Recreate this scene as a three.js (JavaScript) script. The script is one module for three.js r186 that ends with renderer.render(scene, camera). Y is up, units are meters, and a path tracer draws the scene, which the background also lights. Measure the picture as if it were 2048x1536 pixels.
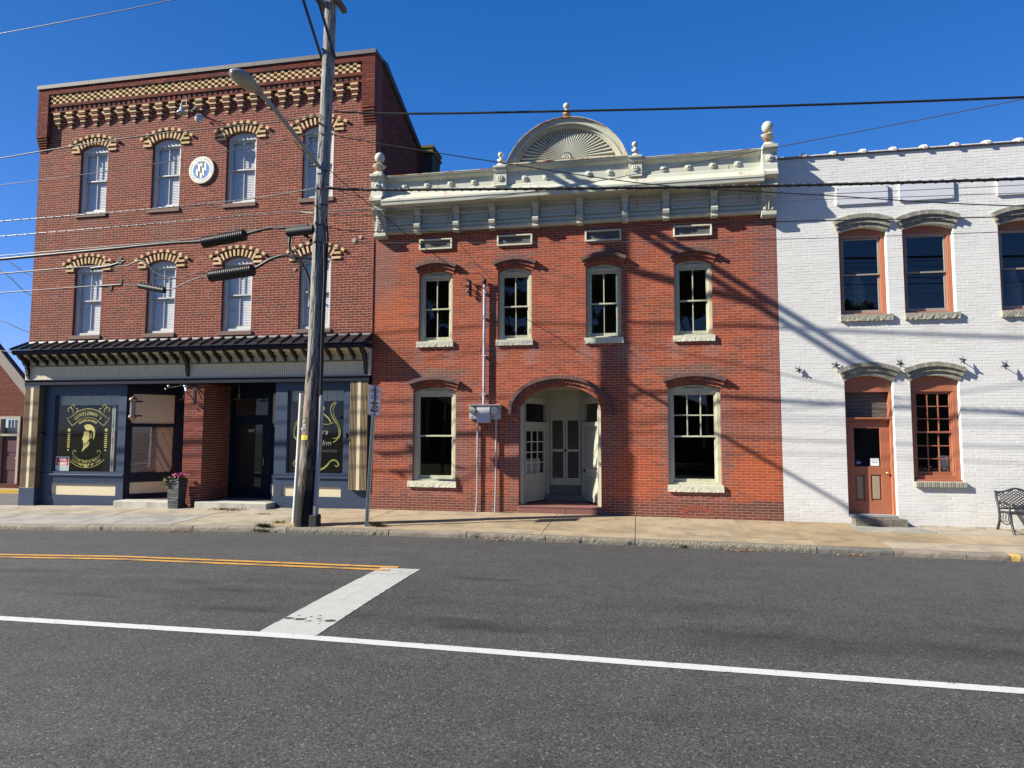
import * as THREE from 'three';
import { mergeGeometries } from 'three/addons/utils/BufferGeometryUtils.js';
import { RoundedBoxGeometry } from 'three/addons/geometries/RoundedBoxGeometry.js';

// ---------------------------------------------------------------- camera, sky, sun, exposure
const EXPO = 2.1;
const scene = new THREE.Scene();
const camera = new THREE.PerspectiveCamera(60.40, 4 / 3, 0.1, 900);
camera.position.set(0, 1.82, 15);
camera.rotation.set(0.07392, 0.18809, 0.0027, 'YXZ');
const renderer = new THREE.WebGLRenderer({ antialias: true });
renderer.toneMapping = THREE.LinearToneMapping;
renderer.toneMappingExposure = EXPO;
renderer.shadowMap.enabled = true;

const TOSUN = new THREE.Vector3(-1, 0.70, 0.4115).normalize();
const sun = new THREE.DirectionalLight(0xffffff, 5);
sun.color.setRGB(1, 0.945, 0.82);
sun.position.copy(TOSUN).multiplyScalar(60);
sun.castShadow = true; sun.shadow.radius = 1;
Object.assign(sun.shadow.camera, { left: -40, right: 40, top: 30, bottom: -30, near: 1, far: 140 });
scene.add(sun);

{ // clear autumn sky, computed: deep blue overhead, paler towards the horizon and round the sun
  const W = 1024, H = 512, d = new Float32Array(W * H * 4), k = 1 / EXPO;
  for (let j = 0; j < H; j++) for (let i = 0; i < W; i++) {
    const el = ((j + 0.5) / H - 0.5) * Math.PI, az = ((i + 0.5) / W - 0.5) * 2 * Math.PI;
    const x = Math.cos(el) * Math.cos(az), y = Math.sin(el), z = Math.cos(el) * Math.sin(az);
    const e = Math.max(0, el * 57.3), b = Math.exp(-e / 12), h = Math.exp(-e / 5);
    const c = x * TOSUN.x + y * TOSUN.y + z * TOSUN.z, g = Math.pow(Math.max(0, c), 24) * 0.4 + Math.pow(Math.max(0, c), 3) * 0.05;
    let r = 0.004 + 0.24 * b + 0.36 * h + g, gg = 0.105 + 0.66 * b - 0.06 * h + 0.95 * g, bb = 0.41 + 1.72 * b - 1.35 * h + 0.85 * g;
    if (el < 0) { r = 0.20; gg = 0.20; bb = 0.2; }
    const o = (j * W + i) * 4; d[o] = r * k; d[o + 1] = gg * k; d[o + 2] = bb * k; d[o + 3] = 1;
  }
  const t = new THREE.DataTexture(d, W, H, THREE.RGBAFormat, THREE.FloatType);
  t.mapping = THREE.EquirectangularReflectionMapping; t.magFilter = t.minFilter = THREE.LinearFilter; t.needsUpdate = true;
  scene.background = t; scene.environment = t;
}

// ---------------------------------------------------------------- helpers
let SEED = 7;
const rng = (s) => () => { s |= 0; s = s + 0x6D2B79F5 | 0; let t = Math.imul(s ^ s >>> 15, 1 | s); t = t + Math.imul(t ^ t >>> 7, 61 | t) ^ t; return ((t ^ t >>> 14) >>> 0) / 4294967296; };
const rnd = rng(12345), R = (a, b) => a + (b - a) * rnd();
const clamp = (x, a = 0, b = 1) => Math.min(b, Math.max(a, x)), lerp = (a, b, t) => a + (b - a) * t, sstep = (a, b, x) => { const t = clamp((x - a) / (b - a)); return t * t * (3 - 2 * t); };
const hash = (x, y) => { let h = Math.imul(x | 0, 374761393) + Math.imul(y | 0, 668265263); h = Math.imul(h ^ (h >>> 13), 1274126177); return ((h ^ (h >>> 16)) >>> 0) / 4294967296; };
function vnoise(x, y, p = 0) { // value noise; p > 0: repeats every p cells
  const xi = Math.floor(x), yi = Math.floor(y), fx = x - xi, fy = y - yi, u = fx * fx * (3 - 2 * fx), v = fy * fy * (3 - 2 * fy);
  const m = (a) => p ? ((a % p) + p) % p : a;
  const a = hash(m(xi), m(yi)), b = hash(m(xi + 1), m(yi)), c = hash(m(xi), m(yi + 1)), e = hash(m(xi + 1), m(yi + 1));
  return lerp(lerp(a, b, u), lerp(c, e, u), v);
}
const fbm = (x, y, o = 4, p = 0) => { let s = 0, a = 0.5, f = 1; for (let i = 0; i < o; i++) { s += a * vnoise(x * f + i * 17, y * f + i * 31, p ? p * f : 0); a *= 0.5; f *= 2; } return s / (1 - Math.pow(0.5, o)); };
const interp = (pts, x) => { if (x <= pts[0][0]) return pts[0][1]; for (let i = 1; i < pts.length; i++) if (x <= pts[i][0]) return lerp(pts[i - 1][1], pts[i][1], (x - pts[i - 1][0]) / (pts[i][0] - pts[i - 1][0])); return pts[pts.length - 1][1]; };
const DULL = 0.80; // base colours as guessed from the photograph, brought to this exposure
const lin = (r, g, b) => new THREE.Color().setRGB(r * DULL, g * DULL, b * DULL);
const MASON = (r, g, b, rough = 0.9) => new THREE.MeshPhysicalMaterial({ color: lin(r, g, b), roughness: rough, specularIntensity: 0.25 }); // dull fired clay
const M = (r, g, b, rough = 0.8, o = {}) => new THREE.MeshStandardMaterial({ color: lin(r, g, b), roughness: rough, ...o });
function tex(w, h, fn, srgb = true) { // fn(u, v) in 0..1 -> [r, g, b] linear 0..1 ; stored sRGB when srgb
  const d = new Uint8Array(w * h * 4);
  const enc = (c) => { c = clamp(c); return srgb ? 255 * (c <= 0.0031308 ? 12.92 * c : 1.055 * Math.pow(c, 1 / 2.4) - 0.055) : 255 * c; };
  for (let j = 0; j < h; j++) for (let i = 0; i < w; i++) { const c = fn((i + 0.5) / w, (j + 0.5) / h), o = (j * w + i) * 4, q = srgb ? DULL : 1; d[o] = enc(c[0] * q); d[o + 1] = enc(c[1] * q); d[o + 2] = enc(c[2] * q); d[o + 3] = 255; }
  const t = new THREE.DataTexture(d, w, h); t.wrapS = t.wrapT = THREE.RepeatWrapping; t.magFilter = THREE.LinearFilter; t.minFilter = THREE.LinearMipmapLinearFilter; t.generateMipmaps = true;
  if (srgb) t.colorSpace = THREE.SRGBColorSpace; t.needsUpdate = true; return t;
}
const rep = (t, x, y) => { const c = t.clone(); c.repeat.set(x, y); c.needsUpdate = true; return c; };

const used = new Map();
function numbered(n) { const k = used.get(n) ?? 0; used.set(n, k + 1); return k ? n + '_' + String(k).padStart(3, '0') : n; }
const W0 = new WeakMap(); // world place of a node's origin (nodes are only moved, so that shapes are written in world metres)
function thing(name, label, category, at = [0, 0, 0], group) {
  const g = new THREE.Group(); g.name = numbered(name); g.position.set(...at); g.userData.label = label; g.userData.category = category; if (group) g.userData.group = group;
  scene.add(g); W0.set(g, new THREE.Vector3(...at)); return g;
}
function part(name, geo, mat, parent) { // geometry in world metres
  const m = new THREE.Mesh(Array.isArray(geo) ? merge(geo) : geo, mat); m.name = name; m.castShadow = m.receiveShadow = true;
  if (parent) { m.position.copy(W0.get(parent)).negate(); parent.add(m); } else scene.add(m);
  W0.set(m, new THREE.Vector3(0, 0, 0)); return m;
}
function piece(name, geo, mat, parent, x, y, z, rx = 0, ry = 0, rz = 0, sx = 1, sy = 1, sz = 1) { // shared geometry, placed in world metres
  const m = new THREE.Mesh(geo, mat), w = W0.get(parent); m.name = name; m.castShadow = m.receiveShadow = true;
  m.position.set(x - w.x, y - w.y, z - w.z); m.rotation.set(rx, ry, rz); m.scale.set(sx, sy, sz); parent.add(m); W0.set(m, new THREE.Vector3(x, y, z)); return m;
}
function sub(name, parent, x = 0, y = 0, z = 0) { const g = new THREE.Group(), w = W0.get(parent); g.name = name; g.position.set(x - w.x, y - w.y, z - w.z); parent.add(g); W0.set(g, new THREE.Vector3(x, y, z)); return g; }
function struct(name, geo, mat) { const m = part(name, geo, mat); m.userData.kind = 'structure'; return m; }
function merge(list) {
  const l = list.flat(9).map((g) => { const n = g.index ? g.toNonIndexed() : g; for (const k of Object.keys(n.attributes)) if (!['position', 'normal', 'uv'].includes(k)) n.deleteAttribute(k); if (!n.attributes.uv) n.setAttribute('uv', new THREE.BufferAttribute(new Float32Array(n.attributes.position.count * 2), 2)); return n; });
  return l.length === 1 ? l[0] : mergeGeometries(l);
}
function uvBox(g, s = 1) { // uv in metres by the way each face points
  g = g.index ? g.toNonIndexed() : g; const p = g.attributes.position, n = g.attributes.normal, uv = new Float32Array(p.count * 2);
  for (let i = 0; i < p.count; i += 3) {
    const a = [0, 0, 0]; for (let k = 0; k < 3; k++) { a[0] += Math.abs(n.getX(i + k)); a[1] += Math.abs(n.getY(i + k)); a[2] += Math.abs(n.getZ(i + k)); }
    const ax = a[2] >= a[0] && a[2] >= a[1] ? 2 : a[1] >= a[0] ? 1 : 0;
    for (let k = 0; k < 3; k++) { const x = p.getX(i + k), y = p.getY(i + k), z = p.getZ(i + k); uv[(i + k) * 2] = (ax === 0 ? z : x) * s; uv[(i + k) * 2 + 1] = (ax === 1 ? z : y) * s; }
  }
  g.setAttribute('uv', new THREE.BufferAttribute(uv, 2)); return g;
}
// boxes by their limits
const bx = (x0, x1, y0, y1, z0, z1) => new THREE.BoxGeometry(x1 - x0, y1 - y0, z1 - z0).translate((x0 + x1) / 2, (y0 + y1) / 2, (z0 + z1) / 2);
const rb = (x0, x1, y0, y1, z0, z1, r = 0.01) => new RoundedBoxGeometry(x1 - x0, y1 - y0, z1 - z0, 1, Math.min(r, (x1 - x0) / 2.1, (y1 - y0) / 2.1, (z1 - z0) / 2.1)).translate((x0 + x1) / 2, (y0 + y1) / 2, (z0 + z1) / 2);
function profX(pts, x0, x1) { // outline [z, y] carried along x
  const s = new THREE.Shape(pts.map(([z, y]) => new THREE.Vector2(-z, y)));
  return new THREE.ExtrudeGeometry(s, { depth: x1 - x0, bevelEnabled: false }).rotateY(Math.PI / 2).translate(x0, 0, 0);
}
function plateZ(pts, z0, z1, holes = []) { // outline [x, y] given thickness z0..z1
  const s = new THREE.Shape(pts.map(([x, y]) => new THREE.Vector2(x, y)));
  for (const h of holes) s.holes.push(new THREE.Path(h.map(([x, y]) => new THREE.Vector2(x, y))));
  return new THREE.ExtrudeGeometry(s, { depth: z1 - z0, bevelEnabled: false }).translate(0, 0, z0);
}
const V = (x, y, z) => new THREE.Vector3(x, y, z);
const tube = (pts, r, seg = 0, rad = 8) => new THREE.TubeGeometry(new THREE.CatmullRomCurve3(pts.map((p) => V(...p))), seg || Math.max(4, pts.length * 6), r, rad, false);
function rod(a, b, r, r2 = r, rad = 10) { const A = V(...a), B = V(...b), L = A.distanceTo(B), g = new THREE.CylinderGeometry(r2, r, L, rad); g.applyQuaternion(new THREE.Quaternion().setFromUnitVectors(V(0, 1, 0), B.clone().sub(A).normalize())); const m = A.add(B).multiplyScalar(0.5); return g.translate(m.x, m.y, m.z); }
function beam(a, b, w, h) { const A = V(...a), B = V(...b), L = A.distanceTo(B), g = new THREE.BoxGeometry(w, h, L); const q = new THREE.Matrix4().lookAt(B, A, V(0, 1, 0)); g.applyMatrix4(q); const m = A.add(B).multiplyScalar(0.5); return g.translate(m.x, m.y, m.z); }
const ball = (x, y, z, r, s = [1, 1, 1]) => new THREE.SphereGeometry(r, 20, 14).scale(...s).translate(x, y, z);
const lathe = (pts, x, y, z, seg = 20) => new THREE.LatheGeometry(pts.map(([r, h]) => new THREE.Vector2(r, h)), seg).translate(x, y, z);
// segmental arch through two springings and a crown
function arcOf(x0, x1, ys, yc) { const h = (x1 - x0) / 2, s = yc - ys, r = (h * h + s * s) / (2 * s); return { cx: (x0 + x1) / 2, cy: yc - r, r, h }; }
function archHole(x0, x1, y0, ys, yc, n = 12) { const a = arcOf(x0, x1, ys, yc), p = [[x0, y0], [x1, y0]]; for (let i = 0; i <= n; i++) { const x = lerp(x1, x0, i / n); p.push([x, a.cy + Math.sqrt(Math.max(0, a.r * a.r - (x - a.cx) ** 2))]); } return p; }
function archSpan(x0, x1, y0, ys, yc) { const a = arcOf(x0, x1, ys, yc); return (y) => { if (y < y0 || y > yc) return null; if (y <= ys) return [x0, x1]; const d = Math.sqrt(Math.max(0, a.r * a.r - (y - a.cy) ** 2)); return [a.cx - d, a.cx + d]; }; }
const rectHole = (x0, x1, y0, y1) => [[x0, y0], [x1, y0], [x1, y1], [x0, y1]];
const rectSpan = (x0, x1, y0, y1) => (y) => (y > y0 && y < y1 ? [x0, x1] : null);
function canvasTex(w, h, draw) { const c = document.createElement('canvas'); c.width = w; c.height = h; const x = c.getContext('2d'); draw(x, w, h); const t = new THREE.CanvasTexture(c); t.colorSpace = THREE.SRGBColorSpace; t.magFilter = THREE.LinearFilter; return t; }

// ---------------------------------------------------------------- bricks
function brickGeometry(l, h, d, c) { // one brick lying along x, face at z = 0, worn arrises
  const X = l / 2, Y = h / 2, o = [[-X, -Y, -c], [X, -Y, -c], [X, Y, -c], [-X, Y, -c]], i = [[-X + c, -Y + c, 0], [X - c, -Y + c, 0], [X - c, Y - c, 0], [-X + c, Y - c, 0]], b = o.map(([x, y]) => [x, y, -d]);
  const v = [], q = (A, B, C, D) => v.push(...A, ...B, ...C, ...A, ...C, ...D);
  q(...i); for (let k = 0; k < 4; k++) { const n = (k + 1) % 4; q(o[k], o[n], i[n], i[k]); q(b[k], b[n], o[n], o[k]); }
  const g = new THREE.BufferGeometry(); g.setAttribute('position', new THREE.Float32BufferAttribute(v, 3)); g.computeVertexNormals(); return g;
}
// lays courses between x0..x1, y0..y1 round the openings; returns [x, y, length]
function courses({ x0, x1, y0, y1, course, len, joint, spans = [], headers = 0, seed = 1, wild = 0 }) {
  const out = [], r = rng(seed), n = Math.round((y1 - y0) / course), ch = (y1 - y0) / n;
  for (let k = 0; k < n; k++) {
    const yc = y0 + (k + 0.5) * ch, head = headers && k % headers === headers - 1, L = head ? len / 2 - joint / 2 : len, step = L + joint;
    let free = [[x0, x1]];
    for (const s of spans) for (const yy of [yc - ch * 0.3, yc + ch * 0.3]) {
      const b = s(yy); if (!b) continue;
      free = free.flatMap(([a, c]) => b[1] <= a || b[0] >= c ? [[a, c]] : [[a, b[0]], [b[1], c]].filter(([p, q]) => q - p > 0.02));
    }
    const ph = x0 - (k % 2 ? step / 2 : 0) - (wild ? r() * wild * step : 0);
    for (const [a, c] of free) {
      let i = Math.floor((a - ph) / step), x = a;
      while (x < c - 0.015) {
        let e = Math.min(c, ph + (++i) * step - joint); if (e - x < 0.03 && e < c) continue; if (c - e < 0.035) e = c;
        out.push([(x + e) / 2, yc, e - x]); x = e + joint;
      }
    }
  }
  out.h = ch; return out;
}
const GEOS = new Map();
function layBricks(parent, laid, { joint, len, depth = 0.05, z = 0, colour, rough = 0.85, chamfer = 0.003, jitter = 0.0012, tilt = 0.012, single = 300, seed = 5, yawed = null, tones = 12 }) {
  const h = laid.h - joint, key = [len, h.toFixed(4), depth, chamfer].join(); let geo = GEOS.get(key); if (!geo) GEOS.set(key, geo = brickGeometry(len, h, depth, chamfer));
  const r = rng(seed), P = W0.get(parent);
  const rows = laid.map(([x, y, l]) => { const p = yawed ? yawed(x, y) : [x, y, z]; return { p: [p[0], p[1], p[2] + (r() - 0.5) * 2 * jitter * (yawed ? 0 : 1)], s: l / len, c: colour(x, y, r), rx: (r() - 0.5) * tilt, ry: (yawed ? yawed.turn : 0) + (r() - 0.5) * tilt, d: Math.hypot(p[0], p[1] - 1.82, p[2] - 15) }; });
  const order = rows.filter((b) => b.s > 0.75).sort((a, b) => a.d - b.d).slice(0, single); const alone = new Set(order);
  const mats = new Map();
  for (const b of order) { // the bricks that show largest, one by one
    const k = b.c.map((v) => Math.round(v * 60)).join(); let m = mats.get(k); if (!m) mats.set(k, m = MASON(...b.c, rough));
    piece('brick', geo, m, parent, ...b.p, b.rx, b.ry, 0, b.s, 1, 1);
  }
  const rest = rows.filter((b) => !alone.has(b)); if (!rest.length) return;
  const im = new THREE.InstancedMesh(geo, MASON(1 / DULL, 1 / DULL, 1 / DULL, rough), rest.length), o = new THREE.Object3D();
  rest.forEach((b, i) => { o.position.set(b.p[0] - P.x, b.p[1] - P.y, b.p[2] - P.z); o.rotation.set(b.rx, b.ry, 0); o.scale.set(b.s, 1, 1); o.updateMatrix(); im.setMatrixAt(i, o.matrix); im.setColorAt(i, lin(...b.c)); });
  im.name = 'brickwork'; im.userData.kind = 'stuff'; im.castShadow = im.receiveShadow = true; parent.add(im);
}
// rings of bricks round an arch: each ring [r0, r1, front z]; tone(i, n, ring) -> material
function archRing(parent, name, a, ang, r0, r1, zf, width, tone, zb = -0.03, gap = 0.006) {
  const n = Math.max(3, Math.round(2 * ang * (r0 + r1) / 2 / width)), w = 2 * ang / n;
  const ro = (t, r) => [a.cx + r * Math.sin(t), a.cy + r * Math.cos(t)];
  for (let i = 0; i < n; i++) {
    const t0 = -ang + i * w + gap / 2 / r0, t1 = -ang + (i + 1) * w - gap / 2 / r0, z = zf + (rnd() - 0.5) * 0.004;
    part('brick', plateZ([ro(t0, r0), ro(t1, r0), ro(t1, r1), ro(t0, r1)], zb, z), tone(i, n), parent);
  }
}

// ---------------------------------------------------------------- windows
const GLASS = new THREE.MeshPhysicalMaterial({ color: 0xffffff, transmission: 1, thickness: 0, roughness: 0.015, ior: 1.55 });
const GLASS2 = new THREE.MeshPhysicalMaterial({ color: 0xffffff, transmission: 1, thickness: 0, roughness: 0.015, ior: 1.7 });
const pane = (x0, x1, y0, y1, z) => new THREE.PlaneGeometry(x1 - x0, y1 - y0).translate((x0 + x1) / 2, (y0 + y1) / 2, z);
function sash(win, name, x0, x1, y0, y1, z, st, railB, railT, c, r, mat, glass, mw = 0.022, barMat = mat) {
  part(name, [rb(x0, x0 + st, y0, y1, z - 0.035, z, 0.004), rb(x1 - st, x1, y0, y1, z - 0.035, z, 0.004), rb(x0 + st, x1 - st, y0, y0 + railB, z - 0.034, z - 0.001, 0.004), rb(x0 + st, x1 - st, y1 - railT, y1, z - 0.034, z - 0.001, 0.004)], mat, win);
  const X0 = x0 + st, X1 = x1 - st, Y0 = y0 + railB, Y1 = y1 - railT;
  for (let i = 1; i < c; i++) { const x = lerp(X0, X1, i / c); part('muntin', bx(x - mw / 2, x + mw / 2, Y0, Y1, z - 0.03, z - 0.005), barMat, win); }
  for (let j = 1; j < r; j++) { const y = lerp(Y0, Y1, j / r); part('muntin', bx(X0, X1, y - mw / 2, y + mw / 2, z - 0.029, z - 0.006), barMat, win); }
  for (let i = 0; i < c; i++) for (let j = 0; j < r; j++) {
    const a = lerp(X0, X1, i / c) + (i ? mw / 2 : 0), b = lerp(X0, X1, (i + 1) / c) - (i < c - 1 ? mw / 2 : 0), p = lerp(Y0, Y1, j / r) + (j ? mw / 2 : 0), q = lerp(Y0, Y1, (j + 1) / r) - (j < r - 1 ? mw / 2 : 0);
    const g = pane(a, b, p, q, z - 0.02); // old glass never lies quite flat
    const pos = g.attributes.position, tx = (rnd() - 0.5) * 0.006, ty = (rnd() - 0.5) * 0.006; for (let k = 0; k < pos.count; k++) pos.setZ(k, pos.getZ(k) + (pos.getX(k) - (a + b) / 2) * tx + (pos.getY(k) - (p + q) / 2) * ty); g.computeVertexNormals();
    part('pane', g, glass, win);
  }
}
function hungWindow(parent, o) { // sliding sash window in an arched opening
  const { x0, x1, y0, ys, yc, ym, z = -0.09, fw = 0.055, mat, sashMat = mat, up = [2, 1], lo = [2, 1], glass = GLASS, st = 0.042, head = 0.05, foot = 0.05, barMat } = o;
  const win = sub('window', parent, (x0 + x1) / 2, y0, z), yt = ys - 0.005;
  const tym = archHole(x0 + 0.002, x1 - 0.002, yt - head, ys, yc - 0.004);
  part('frame', [rb(x0 + 0.002, x0 + fw, y0, yt - head, z - 0.14, z, 0.006), rb(x1 - fw, x1 - 0.002, y0, yt - head, z - 0.14, z, 0.006), rb(x0 + fw, x1 - fw, y0, y0 + foot, z - 0.14, z - 0.002, 0.006), plateZ(tym, z - 0.14, z + 0.003),
    rb(x0 + fw * 0.55, x0 + fw * 1.25, y0 + foot, yt - head, z - 0.1, z - 0.018, 0.004), rb(x1 - fw * 1.25, x1 - fw * 0.55, y0 + foot, yt - head, z - 0.1, z - 0.018, 0.004)], mat, win);
  const X0 = x0 + fw * 1.1, X1 = x1 - fw * 1.1;
  sash(win, 'upper_sash', X0, X1, ym - 0.02, yt - head, z - 0.035, st, 0.035, 0.05, up[0], up[1], sashMat, glass, o.mw, barMat);
  sash(win, 'lower_sash', X0, X1, y0 + foot, ym + 0.02, z - 0.075, st, 0.075, 0.035, lo[0], lo[1], sashMat, glass, o.mw, barMat);
  return win;
}
function roughBlock(x0, x1, y0, y1, z0, z1, amp, seed, nx = 56, ny = 6) { // rock-faced stone
  const g = new THREE.BoxGeometry(x1 - x0, y1 - y0, z1 - z0, nx, ny, 3).translate((x0 + x1) / 2, (y0 + y1) / 2, (z0 + z1) / 2), p = g.attributes.position;
  for (let i = 0; i < p.count; i++) { const x = p.getX(i), y = p.getY(i), z = p.getZ(i); if (z > z0 + 0.01) { const n = fbm(x * 34 + seed * 9, y * 40 + z * 9, 3) - 0.5, edge = y > y1 - 0.004 ? 0.1 : lerp(1, 0.25, clamp((y - y0) / (y1 - y0) * 1.6 - 0.2)); p.setZ(i, z + n * amp * 2 * edge); if (y < y0 + 0.004) p.setY(i, y + (fbm(x * 26 + seed, z * 9 + 3, 2) - 0.4) * amp * 0.7); } }
  g.computeVertexNormals(); return g.toNonIndexed();
}

// ---------------------------------------------------------------- ground, road, pavement
const gutterY = (x) => interp([[-40, -0.75], [-20, -0.40], [-13, -0.30], [-7.8, -0.18], [-3.3, -0.165], [0, -0.20], [3, -0.22], [6, -0.245], [12, -0.30], [60, -0.7]], x);
const baseY = (x) => interp([[-40, -0.5], [-20, -0.19], [-16.2, -0.13], [-12, -0.06], [-6.2, 0], [-1.4, 0], [3, -0.035], [7.1, -0.06], [12, -0.1], [60, -0.5]], x);
const KZ = 2.75, walkY = (x, z) => lerp(baseY(x), gutterY(x) + 0.105, z / KZ);
const roadY = (x, z) => gutterY(x) + 0.07 * Math.sin(Math.PI * clamp((z - KZ) / 6.6)) - (z > 9.35 ? 0.01 * (z - 9.35) : 0);

const asphaltTex = tex(2048, 2048, (u, v) => {
  const i = Math.floor(u * 2048), j = Math.floor(v * 2048), a = vnoise(u * 760, v * 760, 760), b = vnoise(u * 330 + 9, v * 330 + 5, 330), c = vnoise(u * 24, v * 24, 24), h = hash(i, j), st = hash(i >> 2, j >> 2);
  let s = 0.062 + (a - 0.5) * 0.085 + (b - 0.5) * 0.07 + (c - 0.5) * 0.014 + (h - 0.5) * 0.02;
  const ch = hash(i >> 3, j >> 3); if (ch > 0.975) s += 0.05 + 0.07 * hash(i >> 3, (j >> 3) + 5); if (ch < 0.04) s -= 0.02; if (st > 0.955) s += 0.16 * hash(i >> 2, (j >> 2) + 77) * (0.6 + a * 0.6); if (st < 0.06) s -= 0.025;
  s = Math.max(0.010, s); return [s * 1.01, s, s * 1.0];
});
{
  const xs = [], zs = [];
  for (let x = -70; x < -15.5; x += 2) xs.push(x); for (let x = -15.5; x < 10; x += 0.13) xs.push(x); for (let x = 10; x <= 66; x += 2) xs.push(x);
  for (let z = KZ - 0.02; z < 12.62; z += 0.12) zs.push(z);
  const g = new THREE.PlaneGeometry(1, 1, xs.length - 1, zs.length - 1), p = g.attributes.position, uv = g.attributes.uv, col = new Float32Array(p.count * 3);
  // oil spots: [x, z, half length, half width, strength]
  const spots = [[-1.55, 8.35, 0.55, 0.12, 0.55], [-1.9, 8.15, 0.3, 0.06, 0.35], [0.8, 8.0, 0.6, 0.07, 0.3], [1.9, 8.2, 0.4, 0.06, 0.3], [-2.0, 6.35, 0.5, 0.09, 0.5], [-2.5, 6.25, 0.35, 0.05, 0.3], [-5.6, 7.2, 0.45, 0.1, 0.35], [-4.9, 7.5, 0.4, 0.1, 0.4], [-4.4, 8.25, 0.4, 0.08, 0.45], [-7.5, 7.6, 0.6, 0.08, 0.3], [-6.5, 8.0, 0.5, 0.07, 0.3], [-8.5, 7.0, 0.7, 0.08, 0.22], [-5.0, 6.7, 0.35, 0.05, 0.3], [3.2, 8.05, 0.6, 0.08, 0.35], [-0.7, 10.9, 0.2, 0.06, 0.3], [2.2, 11.0, 0.25, 0.05, 0.25], [-3.0, 8.2, 0.25, 0.05, 0.3]];
  for (let j = 0; j < zs.length; j++) for (let i = 0; i < xs.length; i++) {
    const k = j * xs.length + i, x = xs[i], z = zs[j]; p.setXYZ(k, x, roadY(x, z), z); uv.setXY(k, x / 4, z / 4);
    let m = 0.9 + 0.28 * (fbm(x * 0.35 + 3, z * 1.3, 4) - 0.5) + 0.22 * (fbm(x * 1.4, z * 5 + 8, 3) - 0.5);
    const track = Math.exp(-(((z - 7.25) / 0.55) ** 2)) + Math.exp(-(((z - 8.1) / 0.35) ** 2)); m -= track * 0.30 * clamp(fbm(x * 0.7, z * 4 + 20, 4) * 2.4 - 0.75);
    for (const [sx, sz, a, b, s] of spots) { const q = ((x - sx) / a) ** 2 + ((z - sz) / b) ** 2; if (q < 4) m -= 0.75 * s * sstep(1.3, 0.5, q + (fbm(x * 5, z * 9, 3) - 0.5) * 1.6); }
    if (z < 3.15) m += 0.28 * sstep(0.35, 0.75, fbm(x * 1.5, z * 7, 3)) * sstep(3.15, 2.8, z); // dust and grit lying along the gutter
    const scuff = Math.abs(z - (4.55 + 0.02 * x + 0.03 * Math.sin(x))) < 0.05 && x > 0.2 && x < 4.5 && vnoise(x * 3, 5) > 0.45; if (scuff) m += 0.16;
    m = clamp(m, 0.25, 1.5); col[k * 3] = m; col[k * 3 + 1] = m; col[k * 3 + 2] = m * 1.005;
  }
  const ix = g.index; for (let t = 0; t < ix.count; t += 3) { const a = ix.getX(t + 1); ix.setX(t + 1, ix.getX(t + 2)); ix.setX(t + 2, a); }
  g.setAttribute('color', new THREE.BufferAttribute(col, 3)); g.computeVertexNormals();
  const n = g.attributes.normal; if (n.getY(5) < 0) { for (let t = 0; t < ix.count; t += 3) { const a = ix.getX(t + 1); ix.setX(t + 1, ix.getX(t + 2)); ix.setX(t + 2, a); } g.computeVertexNormals(); }
  const road = struct('road', g, new THREE.MeshStandardMaterial({ map: asphaltTex, vertexColors: true, roughness: 0.88, bumpMap: asphaltTex, bumpScale: 0.006 }));
  // painted lines: thin sheets that follow the camber
  const paintTex = (r, gg, b, wear) => tex(512, 512, (u, v) => { const a = vnoise(u * 190, v * 190, 190), c = fbm(u * 9, v * 9, 4, 9), w = sstep(wear, wear + 0.12, c * 0.6 + a * 0.4), k = 0.86 + 0.2 * a; return [lerp(0.10, r * k, w), lerp(0.10, gg * k, w), lerp(0.10, b * k, w)]; });
  const white = paintTex(0.64, 0.64, 0.62, 0.20), yellow = paintTex(0.66, 0.34, 0.06, 0.26);
  function strip(name, x0, x1, zc, w, mat, skew = 0, lift = 0.005, ragged = 0.006) {
    const n = Math.ceil((x1 - x0) / 0.08), v = [], uv2 = [];
    const pt = (i, s) => { const x = x0 + (x1 - x0) * i / n, e = (vnoise(i * 0.9, s * 40 + zc * 7) - 0.5) * ragged, z = zc + skew * (x - x0) + s * w / 2 + e; return [x, roadY(x, z) + lift, z]; };
    for (let i = 0; i < n; i++) { const a = pt(i, -1), b = pt(i, 1), c = pt(i + 1, 1), d = pt(i + 1, -1); v.push(...a, ...b, ...c, ...a, ...c, ...d); for (const q of [a, b, c, a, c, d]) uv2.push(q[0] * 0.9, q[2] * 0.9); }
    const gg = new THREE.BufferGeometry(); gg.setAttribute('position', new THREE.Float32BufferAttribute(v, 3)); gg.setAttribute('uv', new THREE.Float32BufferAttribute(uv2, 2)); gg.computeVertexNormals(); return part(name, gg, mat, road);
  }
  const WM = new THREE.MeshStandardMaterial({ map: white, roughness: 0.75, bumpMap: asphaltTex, bumpScale: 0.003 }), YM = new THREE.MeshStandardMaterial({ map: yellow, roughness: 0.75, bumpMap: asphaltTex, bumpScale: 0.003 });
  strip('white_edge_line', -60, 60, 8.96, 0.125, WM);
  strip('yellow_line', -60, -3.36, 5.93, 0.10, YM, 0, 0.009); strip('yellow_line', -60, -3.42, 6.13, 0.10, YM, 0, 0.009);
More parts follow.
